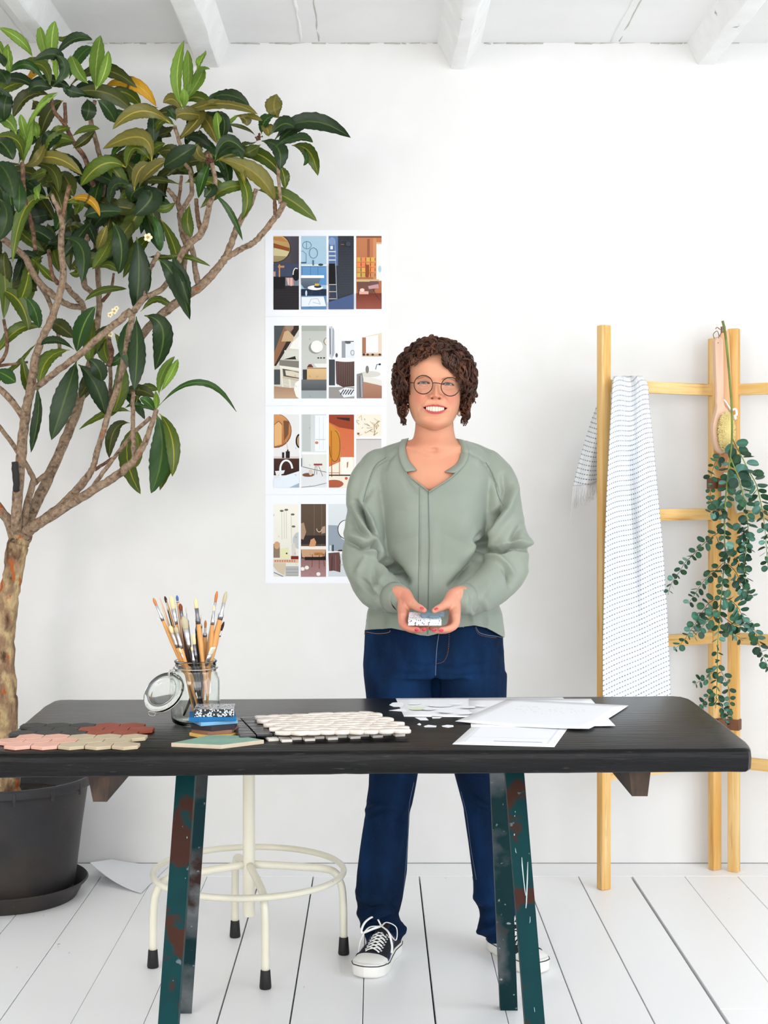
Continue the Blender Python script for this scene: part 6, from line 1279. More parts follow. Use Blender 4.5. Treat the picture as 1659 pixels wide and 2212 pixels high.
# hidden trunk, visible neck and chest
g = Geo(); g.rings([r_ for z_, gr_ in ((1.400, -.012), (1.392, -.012), (1.375, -.012), (1.345, -.011), (1.30, -.010), (1.27, -.014), (1.24, -.035), (1.2, -.058), (1.14, -.068), (1.07, -.068), (1.0, -.062), (.93, -.052), (.87, -.058), (.80, -.060)) for r_ in torso_rings(TORSO, gr_, zs=[z_], p=2.3)])
nk = []
for z, a, f, b, oy in ((1.50, .048, .040, .055, .0), (1.46, .051, .047, .056, -.002), (1.43, .0525, .052, .058, -.001), (1.405, .057, .057, .064, .0), (1.392, .070, .064, .070, 0), (1.378, .100, .070, .076, 0)):
    nk.append([Vector((.158 + a * cos(2 * pi * k / 40), TY - .012 + oy + (b if sin(2 * pi * k / 40) > 0 else f) * sin(2 * pi * k / 40), z)) for k in range(40)])
g.rings(nk[::-1])
chain(g, [(905, 935, 3.828, .008), (925, 972, 3.785, .007), (933, 983, 3.779, .006)]); chain(g, [(972, 935, 3.828, .008), (952, 972, 3.785, .007), (944, 983, 3.779, .006)])
chain(g, [(933, 984, 3.775, .007), (905, 975, 3.785, .008), (880, 967, 3.80, .008)]); chain(g, [(943, 984, 3.775, .007), (968, 975, 3.785, .008), (992, 967, 3.80, .008)])
g.sphere(P(938, 986, 3.788), .016, 14, 10)
# upper arms and forearms under the sleeves
for sg in (-1, 1):
    sh = [(806, 1010), (798, 1110), (797, 1215), (830, 1272), (856, 1290)] if sg < 0 else [(1062, 1010), (1082, 1110), (1086, 1215), (1040, 1280), (1004, 1294)]
    Ds = [3.865, 3.84, 3.805, 3.69, 3.615]; rr_ = [.026, .026, .022, .020, .021]
    chain(g, [(a, b, D, r) for (a, b), D, r in zip(sh, Ds, rr_)])
for sg in (-1, 1):
    lg = [(880, 1480), (862, 1600), (842, 1760), (826, 1900), (826, 2030)] if sg < 0 else [(1002, 1480), (1022, 1600), (1046, 1760), (1066, 1900), (1078, 2030)]
    chain(g, [(a, b, D, r) for (a, b), D, r in zip(lg, [3.86, 3.86, 3.85, 3.88, 3.90], [.055, .045, .038, .034, .026])])
bv, bn, bf = remesh(g, .0045, 8)
# hands, finer
NAILS = []
def hand(sg):
    g = Geo(); M = (lambda a: a) if sg < 0 else (lambda a: 1854 - a)
    yo = 0 if sg < 0 else 1
    def C_(pts): chain(g, [(M(a), b + yo, D, r) for a, b, D, r in pts], per=6, sides=14)
    C_([(846, 1284, 3.63, .024), (862, 1284, 3.60, .0225), (872, 1288, 3.585, .022)])
    for k, (kx, ky, kd, kr) in enumerate(((869, 1332, 3.512, .0115), (870.5, 1337, 3.530, .0115), (873, 1338, 3.549, .011), (877, 1336, 3.567, .010))):
        C_([(873 + k, 1286, 3.585 + .004 * k, .0155), (871 + k, 1312, 3.555 + .008 * k, .0150), (kx, ky, kd, kr)])
    C_([(877, 1288, 3.575, .017), (884, 1299, 3.552, .0155), (890, 1305, 3.535, .0125)])                 # thenar
    C_([(884, 1299, 3.552, .0140), (895, 1307, 3.528, .0110), (900, 1310.5, 3.519, .0100), (908, 1314.5, 3.506, .0098), (915.5, 1318.5, 3.494, .0075)])
    C_([(880, 1305, 3.55, .013), (873, 1322, 3.54, .012), (872, 1332, 3.53, .011)])
    C_([(869, 1332, 3.512, .0108), (869.5, 1345, 3.495, .0098), (876, 1354, 3.484, .0090), (889, 1358.8, 3.476, .0082), (901.5, 1359.6, 3.472, .0068)])
    C_([(870.5, 1337, 3.530, .0108), (873, 1350, 3.512, .0098), (886, 1359, 3.498, .0088), (903, 1361.5, 3.490, .0080), (916, 1359.6, 3.486, .0066)])
    C_([(873, 1338, 3.549, .0102), (878, 1352, 3.535, .0092), (895, 1358, 3.524, .0084), (911, 1358.5, 3.517, .0076), (922.5, 1356.5, 3.512, .0064)])
    C_([(877, 1336, 3.567, .0094), (883, 1351, 3.56, .0084), (897, 1357, 3.552, .0075), (910, 1357, 3.546, .0060)])
    v, n_, f = remesh(g, .0016, 5, .5)
    for (a, b, D, ax_, nr) in ((911.5, 1314.2, 3.4885, (1, -.25, -.35), (0.15, -.62, .78)), (900.5, 1360.6, 3.4655, (1, -.1, .05), (.1, -1, -.25)), (916, 1360.2, 3.480, (1, -.1, .2), (.2, -1, -.1))):
        X_ = Vector((ax_[0] * (1 if sg < 0 else -1), ax_[1], ax_[2])).normalized(); N_ = Vector((nr[0] * (1 if sg < 0 else -1), nr[1], nr[2])).normalized()
        NAILS.append((P(M(a), b + yo, D), X_, N_))
    return v, n_, f
hv = [hand(-1), hand(1)]
hw_, hf, hc = skin_head()
g = Geo(); g.add(hw_.tolist(), hf, 0, hc.tolist())
def skincol(v, base, red):
    out = []
    for p in v:
        t = .5 + .5 * mnoise.noise(Vector(p) * 22); t = max(0, min(1, (t - .3) * 1.6)) * .6
        out.append(tcol([base[k] * (1 - t) + red[k] * t for k in range(3)]))
    return out
g.add(bv.tolist(), bf, 0, skincol(bv, (210, 150, 120), (202, 128, 100)))
for v, n_, f in hv: g.add(v.tolist(), f, 0, skincol(v, (216, 154, 128), (200, 108, 90)))
# ears
for sg in (-1, 1):
    for rr_, dd in ((.9, 0),):
        pts = [H(sg * (.0705 + .004 * sin(a)), .012 + .013 * cos(a), -.014 + .027 * sin(a) * (1 if sin(a) > 0 else .9)) for a in np.linspace(0, 2 * pi, 25)]
        g.tube(pts, .0045, 8, cap=False, col=tcol((216, 140, 118)))
    g.sphere(H(sg * .0705, .012, -.014), .020, 16, 12, scale=(.22, .6, 1.15), col=tcol((212, 134, 112)))
    g.sphere(H(sg * .0725, .006, -.040), .0075, 12, 8, scale=(.6, .9, 1.1), col=tcol((222, 150, 126)))
body = obj('body', g, m_skin, pw, fixn=False)
fixm = body.data; bm = bmesh.new(); bm.from_mesh(fixm); bmesh.ops.recalc_face_normals(bm, faces=bm.faces[:]); bm.to_mesh(fixm); bm.free()
# eyes, teeth
for sg, cz in ((-1, .0016), (1, .0004)):
    g = Geo(); c0 = np.array((sg * EX, -.0665 + .0004, cz)); R = .0131; vs = []; cs = []; n1, n2 = 48, 40
    for i in range(n2 + 1):
        ph = pi * .5 * i / n2
        for k in range(n1):
            a = 2 * pi * k / n1; d = np.array((sin(ph) * cos(a), -cos(ph), sin(ph) * sin(a))); vs.append(H(*(c0 + d * R)))
            r_ = sin(ph) * R; cc = (10, 10, 12) if r_ < .0025 else (70, 86, 90) if r_ < .0052 else (34, 42, 46) if r_ < .0063 else (190, 178, 172)
            cs.append(tcol(cc))
    g.add(vs, [(i * n1 + k, i * n1 + (k + 1) % n1, (i + 1) * n1 + (k + 1) % n1, (i + 1) * n1 + k) for i in range(n2) for k in range(n1)], 0, cs)
    obj('eye', g, mat('eye_surface', (.5, .5, .5, 1), .12, spec=.6, vcol=True), pw)
g = Geo(); x = -.0240
for w in (.0042, .0054, .0064, .0080, .0080, .0064, .0054, .0042):
    xc = x + w / 2; zc = -.0656 + .0026 * (abs(xc) / .026) ** 2; hh = .0168 - .0040 * (abs(xc) / .026) ** 1.5
    yc = -.0865 + 10.5 * xc * xc
    
    q_ = [H(xc + w * .5 * math.copysign(abs(cos(a)) ** .35, cos(a)), yc, zc + hh * .5 * math.copysign(abs(sin(a)) ** .45, sin(a))) for a in np.linspace(0, 2 * pi, 25)[:-1]]
    q0 = [p + Vector((0, .004, 0)) for p in q_]; cc_ = H(xc, yc, zc); q2 = [cc_ + (p - cc_) * .72 + Vector((0, -.0011, 0)) for p in q_]; q3 = [cc_ + (p - cc_) * .2 + Vector((0, -.0014, 0)) for p in q_]
    g.rings([q0, q_, q2, q3]); x += w
obj('teeth', g, m_teeth, pw)
m_nail = mat('pink_nail_polish', C(214, 48, 84), .2, spec=.6, coat=.6)
for c_, X_, N_ in NAILS:
    g = Geo(); Y_ = N_.cross(X_).normalized(); R_ = Matrix((X_, Y_, N_)).transposed(); g.sphere(c_, .0056, 14, 10, scale=(1.0, .74, .30), rot=R_); obj('fingernail', g, m_nail, pw)

# ---------------- glasses and earrings
m_frame = mat('thin_brown_metal', C(58, 40, 36), .3, metal=.7)
m_lens = bpy.data.materials.new('spectacle_lens'); m_lens.use_nodes = True; nt = m_lens.node_tree
for n_ in list(nt.nodes): nt.nodes.remove(n_)
o_ = nt.nodes.new('ShaderNodeOutputMaterial'); tr_ = nt.nodes.new('ShaderNodeBsdfTransparent'); tr_.inputs[0].default_value = (.97, .97, .98, 1); gl_ = nt.nodes.new('ShaderNodeBsdfGlossy'); gl_.inputs['Roughness'].default_value = .14; fr_ = nt.nodes.new('ShaderNodeFresnel'); fr_.inputs[0].default_value = 1.10; mx_ = nt.nodes.new('ShaderNodeMixShader')
nt.links.new(fr_.outputs[0], mx_.inputs[0]); nt.links.new(tr_.outputs[0], mx_.inputs[1]); nt.links.new(gl_.outputs[0], mx_.inputs[2]); nt.links.new(mx_.outputs[0], o_.inputs[0])
gy = -.1035
Lc = [(-.0335, -.0040), (.0372, -.0072)]; g = Geo(); gr = .0243
def lensring(cx_, cz_, r_, n=49): return [H(cx_ + r_ * cos(a), gy + .0035 * (cx_ + r_ * cos(a)) ** 2 / .0016 * .5, cz_ + r_ * sin(a)) for a in np.linspace(0, 2 * pi, n)]
for cx_, cz_ in Lc: g.tube(lensring(cx_, cz_, gr), .00125, 8, cap=False)
g.tube(bez([H(Lc[0][0] + gr * .97, gy + .001, Lc[0][1] + .0045), H(-.005, gy - .002, .0015), H(.008, gy - .002, .0005), H(Lc[1][0] - gr * .97, gy + .001, Lc[1][1] + .0060)], 14), .0011, 8)
for sg, (cx_, cz_) in zip((-1, 1), Lc):
    ex = cx_ + sg * gr
    g.tube(bez([H(ex, gy + .003, cz_ + .004), H(sg * .069, gy + .012, cz_ + .005), H(sg * .0745, -.06, -.001), H(sg * .0755, -.0, -.002), H(sg * .073, .02, -.018)], 26), .0011, 8)
    pass
gls = obj('glasses', g, m_frame, pw); gls['label'] = 'thin round brown metal glasses'
for cx_, cz_ in Lc:
    g = Geo(); rg = lensring(cx_, cz_, gr - .0008, 41)[:-1]; g.add([sum(rg, Vector()) / len(rg)] + rg, [(0, 1 + i, 1 + (i + 1) % 40) for i in range(40)]); obj('lens', g, m_lens, gls)
m_pearl = mat('champagne_pearl', C(226, 206, 184), .2, metal=.35, coat=.5)
for px_, py_ in ((878.5, 889), (992, 893)):
    g = Geo(); c0 = P(px_, py_, 3.815); g.sphere(c0, .0062, 16, 12, scale=(1, 1, 1.35)); g.tube([c0 + Vector((0, 0, .007)), c0 + Vector((0, 0, .018))], .0008, 6); obj('earring', g, m_pearl, pw)

# ---------------- hair
def hproj(d):  # scalp point for a unit direction
    d = np.array(d, float); d /= np.linalg.norm(d); c0 = np.array((0, .006, .012))
    return c0 + d * 1 / sqrt((d[0] / .0755) ** 2 + (d[1] / .1) ** 2 + (d[2] / .108) ** 2)
WIN = [(-.066, -.060), (-.0655, -.02), (-.0650, .02), (-.062, .046), (-.052, .053), (-.040, .060), (-.024, .068), (-.006, .073), (.004, .074), (.010, .060), (.024, .046), (.040, .038), (.054, .026), (.062, .008), (.0655, -.02), (.0660, -.06), (.058, -.12), (-.05, -.12)]
def inwin(x, z, sh=0.):
    inside = False; n = len(WIN); cx_, cz_ = .0, -.02
    x, z = cx_ + (x - cx_) * (1 + sh), cz_ + (z - cz_) * (1 + sh)
    for i in range(n):
        (x1, z1), (x2, z2) = WIN[i], WIN[(i + 1) % n]
        if (z1 > z) != (z2 > z) and x < (x2 - x1) * (z - z1) / (z2 - z1) + x1: inside = not inside
    return inside
hr = random.Random(17); HG = Geo(); HU = Geo()
# soft undercoat following the skull, open over the face
vs = []; idx = {}; n1, n2 = 96, 60; us = []
for i in range(n2 + 1):
    ph = pi * .80 * i / n2
    for k in range(n1):
        a = 2 * pi * k / n1; d = (sin(ph) * cos(a), sin(ph) * sin(a), cos(ph)); p = hproj(d) 
        p = p + (p - np.array((0, .006, .012))) * (.055 + .05 * mnoise.noise(Vector(d) * 6)); us.append(p)
fs = []
for i in range(n2):
    for k in range(n1):
        q = [i * n1 + k, i * n1 + (k + 1) % n1, (i + 1) * n1 + (k + 1) % n1, (i + 1) * n1 + k]
        c_ = sum(us[j] for j in q) / 4
        if c_[1] < .0 and inwin(c_[0], c_[2], -.17): continue
        if c_[1] < -.03 and c_[2] < -.03: continue
        fs.append(tuple(q))
HU.add([H(*p) for p in us], fs)
def lock(path, rad, turns, thick, strands=4, lh=1):
    m = 40; pts = bez([Vector(p) for p in path], m); ph0 = hr.uniform(0, 2 * pi); hand_ = hr.choice((-1, 1))
    t0 = (pts[1] - pts[0]).normalized(); nrm = t0.orthogonal().normalized(); prev = t0; base = []
    for i in range(m):
        t = (pts[min(i + 1, m - 1)] - pts[max(i - 1, 0)]).normalized(); nrm = prev.rotation_difference(t) @ nrm; prev = t; base.append((pts[i], nrm.copy(), t.cross(nrm)))
    for s_ in range(strands):
        dph = (s_ - strands / 2) * .21 + hr.uniform(-.14, .14); rr_ = rad * hr.uniform(.85, 1.12); off = hr.uniform(-.0012, .0012)
        q = []
        for i, (p, n_, b_) in enumerate(base):
            u = i / (m - 1); a = ph0 + dph + hand_ * turns * 2 * pi * u ** .9; r_ = rr_ * min(1, u * 3.2) * (1 - .25 * u)
            q.append(H(*(p + n_ * (cos(a) * r_ + off) + b_ * (sin(a) * r_ + off * .7))))
        HG.tube(q, [thick * (.55 + .75 * sin(pi * min(1, .12 + u_ * .85))) for u_ in np.linspace(0, 1, m)], 4, cap=False)
cnt = 0; tries = 0
OUT = lambda d: 1.0
while cnt < 620 and tries < 16000:
    tries += 1
    d = Vector((hr.gauss(0, 1), hr.gauss(0, 1), hr.gauss(0, 1))).normalized()
    if d.z < -.55: continue
    if d.y > .55 and hr.random() < .55: continue
    p0 = Vector(hproj(d))
    if p0.y < .01 and inwin(p0.x, p0.z, -.02): continue
    if p0.z < -.045 and p0.y < -.0: continue
    if p0.y < -.02 and p0.z < -.02 and abs(p0.x) < .06: continue
    side = 1 if p0.x > .004 else -1
    flow = Vector((side * (.75 if p0.z > .06 else .35), (p0.y) * 3 + hr.uniform(-.4, .3), -.35 if p0.z > .06 else -1.0))
    flow = (flow - d * flow.dot(d) * .75).normalized(); flow = (flow + Vector((hr.uniform(-.45, .45), hr.uniform(-.45, .45), hr.uniform(-.35, .35)))).normalized()
    lift = hr.uniform(.010, .030) * (1.15 if abs(p0.x) > .05 else .45 if p0.z > .095 else 1.0); L_ = hr.uniform(.026, .056)
    p1 = p0 + d * lift; p2 = p1 + flow * L_ * .55 + d * .004; p3 = p1 + flow * L_ - d * .004 + Vector((0, 0, -.006))
    bad = False
    for q in (p1, p2, p3, p1.lerp(p2, .5), p2.lerp(p3, .5)):
        # hair volume
        e = ((q.x - .0) / .114) ** 2 + ((q.y - .006) / .120) ** 2 + ((q.z - .018) / .116) ** 2
        if e > 1 or q.z < -.088: bad = True; break
        if q.y < .0 and inwin(q.x, q.z, .10): bad = True; break
        if q.z < -.03 and q.y < -.035: bad = True; break
    if bad: continue
    lock((p0, p1, p2, p3), hr.uniform(.0042, .0085), hr.uniform(1.2, 2.6), hr.uniform(.00055, .00095), strands=7); cnt += 1
# swept fringe over the brow on the right, small curls on the left hairline and at the nape
for k in range(46):
    t = hr.random(); a = Vector((.002 + .05 * t, -.078 + .022 * t, .088 - .030 * t)); b = a + Vector((.016, -.022, -.006)); c_ = Vector((.018 + .040 * t + hr.uniform(-.006, .006), -.106 + .030 * t, .060 - .030 * t + hr.uniform(-.004, .006))); e = c_ + Vector((.016, .012, -.014 - .008 * t))
    lock((a, b, c_, e), hr.uniform(.0035, .0065), hr.uniform(1., 2.), hr.uniform(.0008, .0013), strands=5)
for k in range(14):
    a = Vector((hr.uniform(-.012, .014), -.070, .098)); lock((a, a + Vector((hr.uniform(-.01, .01), -.016, .006)), a + Vector((hr.uniform(-.02, .02), -.026, -.006)), a + Vector((hr.uniform(-.025, .025), -.028, -.018))), hr.uniform(.004, .007), hr.uniform(1., 2.), hr.uniform(.0006, .0009), strands=7)
for k in range(26):
    t = hr.random(); a = Vector((-.004 - .055 * t, -.082 + .028 * t, .088 - .028 * t)); b = a + Vector((-.006, -.016, 0)); c_ = b + Vector((-.008, -.002, -.010)); e = c_ + Vector((-.006, .006, -.006))
    lock((a, b, c_, e), hr.uniform(.003, .006), hr.uniform(1., 2.), hr.uniform(.0008, .0012), strands=5)
for sg in (-1, 1):
    for k in range(90):
        t = hr.random(); z = .050 - .120 * t; r0 = .070 + (.012 if t < .5 else .002)
        a = Vector((sg * r0, hr.uniform(-.02, .05), z)); w_ = sg * hr.uniform(.010, .030) * (1 - .45 * max(0, t - .6) / .4)
        b = a + Vector((w_ * .7, hr.uniform(-.02, .01), -.006)); c_ = a + Vector((w_, hr.uniform(-.03, .01), -.020)); e = a + Vector((w_ * .7, hr.uniform(-.03, .01), -.032 - hr.uniform(0, .01)))
        lock((a, b, c_, e), hr.uniform(.0045, .0085), hr.uniform(1.1, 2.2), hr.uniform(.0008, .0013), strands=5)
# loose flyaway arcs on top
for cx_, cz_, r_, zz in ((-.028, .112, .026, 0), (-.022, .108, .032, 0), (-.015, .106, .030, 0), (.028, .106, .018, 0), (.034, .104, .020, 0), (-.070, .075, .018, 0), (.085, .070, .012, 0), (.098, -.03, .010, 0), (-.105, .05, .010, 0)):
    for j in range(3):
        rr_ = r_ * hr.uniform(.92, 1.05); HG.tube([H(cx_ + rr_ * cos(a) * 1.25, -.02 + .01 * sin(a) + j * .004, cz_ - .012 + rr_ * sin(a) * .85) for a in np.linspace(-.2, pi + .3, 24)], .0006, 4, cap=False)
ho = obj('hair', HG, m_hair, pw, fixn=False); obj('hair_undercoat', HU, m_hairin, ho)

# ---------------- blouse
g = Geo(); g.rings(torso_rings(TORSO, 0.0))
SL = [(820, 1010, 3.862, .052), (801, 1045, 3.845, .058), (795, 1095, 3.825, .057), (790, 1145, 3.805, .056), (788, 1190, 3.785, .056), (795, 1230, 3.762, .057), (812, 1260, 3.728, .055), (836, 1281, 3.68, .048), (853, 1291, 3.635, .038), (864, 1295, 3.605, .0345)]
SR = [(1052, 1012, 3.862, .052), (1073, 1045, 3.845, .058), (1083, 1095, 3.825, .056), (1093, 1145, 3.805, .055), (1097, 1190, 3.785, .056), (1088, 1230, 3.762, .057), (1066, 1262, 3.728, .055), (1034, 1284, 3.68, .049), (1008, 1294, 3.635, .040), (994, 1299, 3.605, .0355)]
chain(g, SL, sides=24); chain(g, SR, sides=24)
# shoulder yokes joining neck and sleeve
chain(g, [(885, 975, 3.87, .034), (852, 993, 3.87, .044), (822, 1012, 3.865, .051)], sides=20); chain(g, [(985, 973, 3.87, .034), (1020, 991, 3.87, .044), (1050, 1012, 3.865, .051)], sides=20)
v, n_, fs = remesh(g, .0038, 8)
# cut the neck opening and the hem (picture-plane outlines of the front, level cut at the back)
def topx(p): return VX + p[:, 0] / p[:, 1] * F, VY + (CH - p[:, 2]) / p[:, 1] * F
def c2(a, b): return (720 + .2652 * a, 900 + .2652 * b)
def inpoly(x, y, poly):
    ins = np.zeros(len(x), bool); n = len(poly)
    for i in range(n):
        (x1, y1), (x2, y2) = poly[i], poly[(i + 1) % n]
        if y1 == y2: continue
        c_ = ((y1 > y) != (y2 > y)) & (x < (x2 - x1) * (y - y1) / (y2 - y1) + x1); ins ^= c_
    return ins
OPEN = [(870, 930), (868, 953), (863, 977), (867, 998), (876, 1018), (884, 1030), (905, 1046), (925.5, 1061), (945, 1050), (970, 1034), (986, 1020), (1005, 1001), (1012, 977), (1000, 948), (998, 925)]
HEM = [(770, 1361), (786, 1361), (845, 1357), (880, 1364), (906, 1372), (925, 1374), (945, 1369), (985, 1356), (1025, 1351), (1051, 1356), (1070, 1366), (1089, 1377), (1110, 1380)]
v = np.array(v)
def displace(v, fs, folds, scale):
    """folds: (points px, amplitude m, half width px[, one-sided]) applied on the side facing the viewer"""
    me = bpy.data.meshes.new('t'); me.from_pydata(v.tolist(), [], fs); me.update(); nr = np.zeros(len(v) * 3); me.vertices.foreach_get('normal', nr); nr = nr.reshape(-1, 3); bpy.data.meshes.remove(me)
    x, y = topx(v); front = smoothstep(.25, -.25, nr[:, 1]); d = np.zeros(len(v))
    for pl, amp, w in folds:
        dd = np.full(len(v), 1e9); tt = np.zeros(len(v)); n = len(pl) - 1
        for i in range(n):
            (ax, ay), (bx, by) = pl[i], pl[i + 1]; vx, vy = bx - ax, by - ay; t = np.clip(((x - ax) * vx + (y - ay) * vy) / (vx * vx + vy * vy), 0, 1)
            q = np.hypot(x - ax - t * vx, y - ay - t * vy); m_ = q < dd; dd = np.where(m_, q, dd); tt = np.where(m_, (i + t) / n, tt)
        d += amp * np.exp(-(dd / w) ** 2) * (.25 + .75 * np.sin(pi * np.clip(tt * .9 + .05, 0, 1)))
    return v + nr * (d * front)[:, None]
c_ = c2
FB = [
 ([c_(185, 700), c_(240, 800), c_(330, 950)], -.022, 5), ([c_(170, 740), c_(230, 860), c_(320, 1000)], .010, 7), ([c_(230, 690), c_(300, 830), c_(340, 930)], .008, 7),
 ([c_(330, 1040), c_(400, 1160), c_(520, 1250), c_(600, 1340)], -.024, 6), ([c_(240, 1090), c_(380, 1120), c_(440, 1230)], .014, 8), ([c_(100, 1010), c_(230, 1070), c_(330, 1050)], -.012, 5), ([c_(110, 950), c_(200, 990), c_(290, 1010)], .009, 8),
 ([c_(120, 760), c_(170, 900), c_(260, 990)], -.008, 6), ([c_(90, 1050), c_(110, 1200), c_(190, 1380)], .007, 9), ([c_(200, 1290), c_(290, 1400), c_(400, 1500)], -.007, 6), ([c_(250, 1160), c_(200, 1280), c_(250, 1400)], .007, 7), ([c_(400, 1300), c_(340, 1420), c_(380, 1520)], .007, 8), ([c_(330, 1220), c_(330, 1330), c_(420, 1440)], -.006, 6),
 ([c_(430, 1450), c_(450, 1540), c_(500, 1590)], -.005, 4), ([c_(150, 1400), c_(270, 1500), c_(420, 1570)], .005, 8),
 ([c_(1380, 740), c_(1300, 810), c_(1290, 900)], -.020, 6), ([c_(1470, 600), c_(1420, 760), c_(1300, 960), c_(1250, 1060)], .014, 9), ([c_(1260, 990), c_(1200, 1080), c_(1180, 1150)], -.024, 7), ([c_(1200, 950), c_(1160, 1010), c_(1200, 1040)], -.010, 6),
 ([c_(1240, 1100), c_(1350, 1090), c_(1460, 1050), c_(1590, 1080)], -.020, 5.5), ([c_(1230, 1130), c_(1360, 1160), c_(1450, 1270)], .013, 8), ([c_(1370, 1200), c_(1430, 1290), c_(1440, 1380)], -.011, 6), ([c_(1540, 880), c_(1480, 980), c_(1430, 1030)], -.010, 7), ([c_(1560, 960), c_(1590, 1040), c_(1550, 1060)], .008, 6), ([c_(1400, 1040), c_(1500, 1010), c_(1580, 1040)], .010, 7),
 ([c_(1500, 1150), c_(1540, 1260), c_(1480, 1420)], .006, 10), ([c_(1190, 1170), c_(1080, 1270), c_(960, 1370)], -.015, 6), ([c_(1110, 1400), c_(1160, 1480), c_(1150, 1570)], -.006, 4.5), ([c_(1080, 1400), c_(1120, 1430), c_(1150, 1440)], -.004, 3), ([c_(1250, 1370), c_(1200, 1480), c_(1250, 1560)], .006, 8), ([c_(1060, 1390), c_(1090, 1480), c_(1080, 1580)], .004, 5),
 ([c_(1420, 420), c_(1470, 560), c_(1440, 700)], .006, 9), ([c_(1380, 480), c_(1400, 600), c_(1370, 720)], -.007, 7), ([c_(1240, 380), c_(1330, 560), c_(1380, 720)], -.0035, 2.2), ([c_(1110, 290), c_(1200, 350), c_(1260, 400)], -.005, 3), ([c_(1120, 320), c_(1170, 360), c_(1190, 380)], .005, 6),
 ([c_(440, 330), c_(340, 410), c_(280, 560), c_(240, 700)], -.0035, 2.2), ([c_(500, 300), c_(440, 350), c_(420, 420)], -.004, 5), ([c_(200, 400), c_(150, 600), c_(130, 760)], .005, 9), ([c_(330, 560), c_(260, 660), c_(230, 760)], -.005, 7),
 ([c_(520, 400), c_(620, 560), c_(700, 640)], -.003, 6), ([c_(420, 1130), c_(470, 1200), c_(600, 1330)], -.006, 14), ([c_(1180, 1130), c_(1100, 1230), c_(980, 1360)], -.006, 14),
 ([c_(700, 640), c_(700, 1000), c_(700, 1350)], -.0020, 2.2), ([c_(820, 900), c_(820, 1200), c_(830, 1450)], .0025, 8), ([c_(330, 950), c_(350, 1010), c_(430, 1120)], .006, 8), ([c_(1150, 960), c_(1140, 1080), c_(1090, 1170)], .006, 9),
 ([c_(300, 1560), c_(310, 1640), c_(300, 1740)], .006, 7), ([c_(400, 1580), c_(410, 1660), c_(420, 1730)], -.004, 6), ([c_(1120, 1580), c_(1130, 1640), c_(1140, 1700)], .005, 6), ([c_(1230, 1600), c_(1240, 1660), c_(1240, 1710)], -.004, 6), ([c_(1330, 1590), c_(1340, 1680), c_(1370, 1770)], .005, 7), ([c_(600, 1650), c_(620, 1700), c_(640, 1750)], -.003, 4),
 ([c_(600, 780), c_(560, 900), c_(600, 1000)], .006, 34), ([c_(1030, 760), c_(1060, 880), c_(1000, 1000)], .006, 34)]
FB = [(a, amp * (2.0 if amp < 0 else 1.5), w) for a, amp, w in FB]
v = displace(v, fs, FB, 1)
for i in range(len(v)):
    p = Vector(v[i]); sv = 1.0 if abs(p.x - .158) > .13 else .45; v[i] += np.array((1, .6, .4)) * (mnoise.noise(Vector((p.x * 16, p.y * 16, p.z * 9 + p.x * 8))) * .0042 * sv + mnoise.noise(p * 32) * .0016 * sv)
btree = BVHTree.FromPolygons([tuple(p) for p in v], fs)
x, y = topx(v); fcent = np.array([v[list(f)].mean(0) for f in fs]); fx, fy = topx(fcent)
zb = .884
hemy = np.interp(fx, [a for a, _ in HEM], [b for _, b in HEM])
isfront = fcent[:, 1] < TY + .02
torsoish = (fcent[:, 2] < .93) & (np.abs(fcent[:, 0] - .158) < .215) & (fcent[:, 1] > 3.66)
cut = (torsoish & isfront & (fy > hemy) & (fcent[:, 1] > 3.68)) | (~isfront & (fcent[:, 2] < .872))
cut |= (inpoly(fx, fy, OPEN) & (fcent[:, 1] < 3.862)) | ((fcent[:, 2] > 1.388) & (np.abs(fcent[:, 0] - .158) < .064)) | ((fcent[:, 2] > 1.40))
keep = [f for f, c__ in zip(fs, cut) if not c__]
# trim the boundary exactly onto the hem and neckline
inkeep = set(i for f in keep for i in f); incut = set(i for f, c__ in zip(fs, cut) if c__ for i in f)
for i in inkeep & incut:
    p = v[i]; px_, py_ = VX + p[0] / p[1] * F, VY + (CH - p[2]) / p[1] * F
    if p[2] < .95 and p[1] < TY + .02:
        hy = float(np.interp(px_, [a for a, _ in HEM], [b for _, b in HEM])); v[i][2] = CH - (hy - VY) / F * p[1]
    elif p[2] > 1.2 and p[1] < 3.862:
        best = None
        for (ax, ay), (bx, by) in zip(OPEN, OPEN[1:] + OPEN[:1]):
            vx, vy = bx - ax, by - ay; t = max(0, min(1, ((px_ - ax) * vx + (py_ - ay) * vy) / (vx * vx + vy * vy))); qx, qy = ax + t * vx, ay + t * vy; d_ = math.hypot(px_ - qx, py_ - qy)
            if best is None or d_ < best[0]: best = (d_, qx, qy)
        if best[0] < 9: v[i] = np.array(P(best[1], best[2], p[1]))
g = Geo(); used = sorted({i for f in keep for i in f}); mp_ = {k: i for i, k in enumerate(used)}
g.add([tuple(v[i]) for i in used], [tuple(mp_[i] for i in f) for f in keep]); bl = obj('blouse', g, m_blouse, pw)
sm = bl.modifiers.new('smooth', 'SUBSURF'); sm.levels = 1; sm.render_levels = 1
sd_ = bl.modifiers.new('cloth', 'SOLIDIFY'); sd_.thickness = .0016; sd_.offset = -1
def onblouse(px, py, off=.001, tree=btree):
    d = Vector(((px - VX) / F, 1, -(py - VY) / F)).normalized(); h = tree.ray_cast(Vector((0, 0, CH)), d)
    if h[0] is None: return None
    return h[0] - d * off
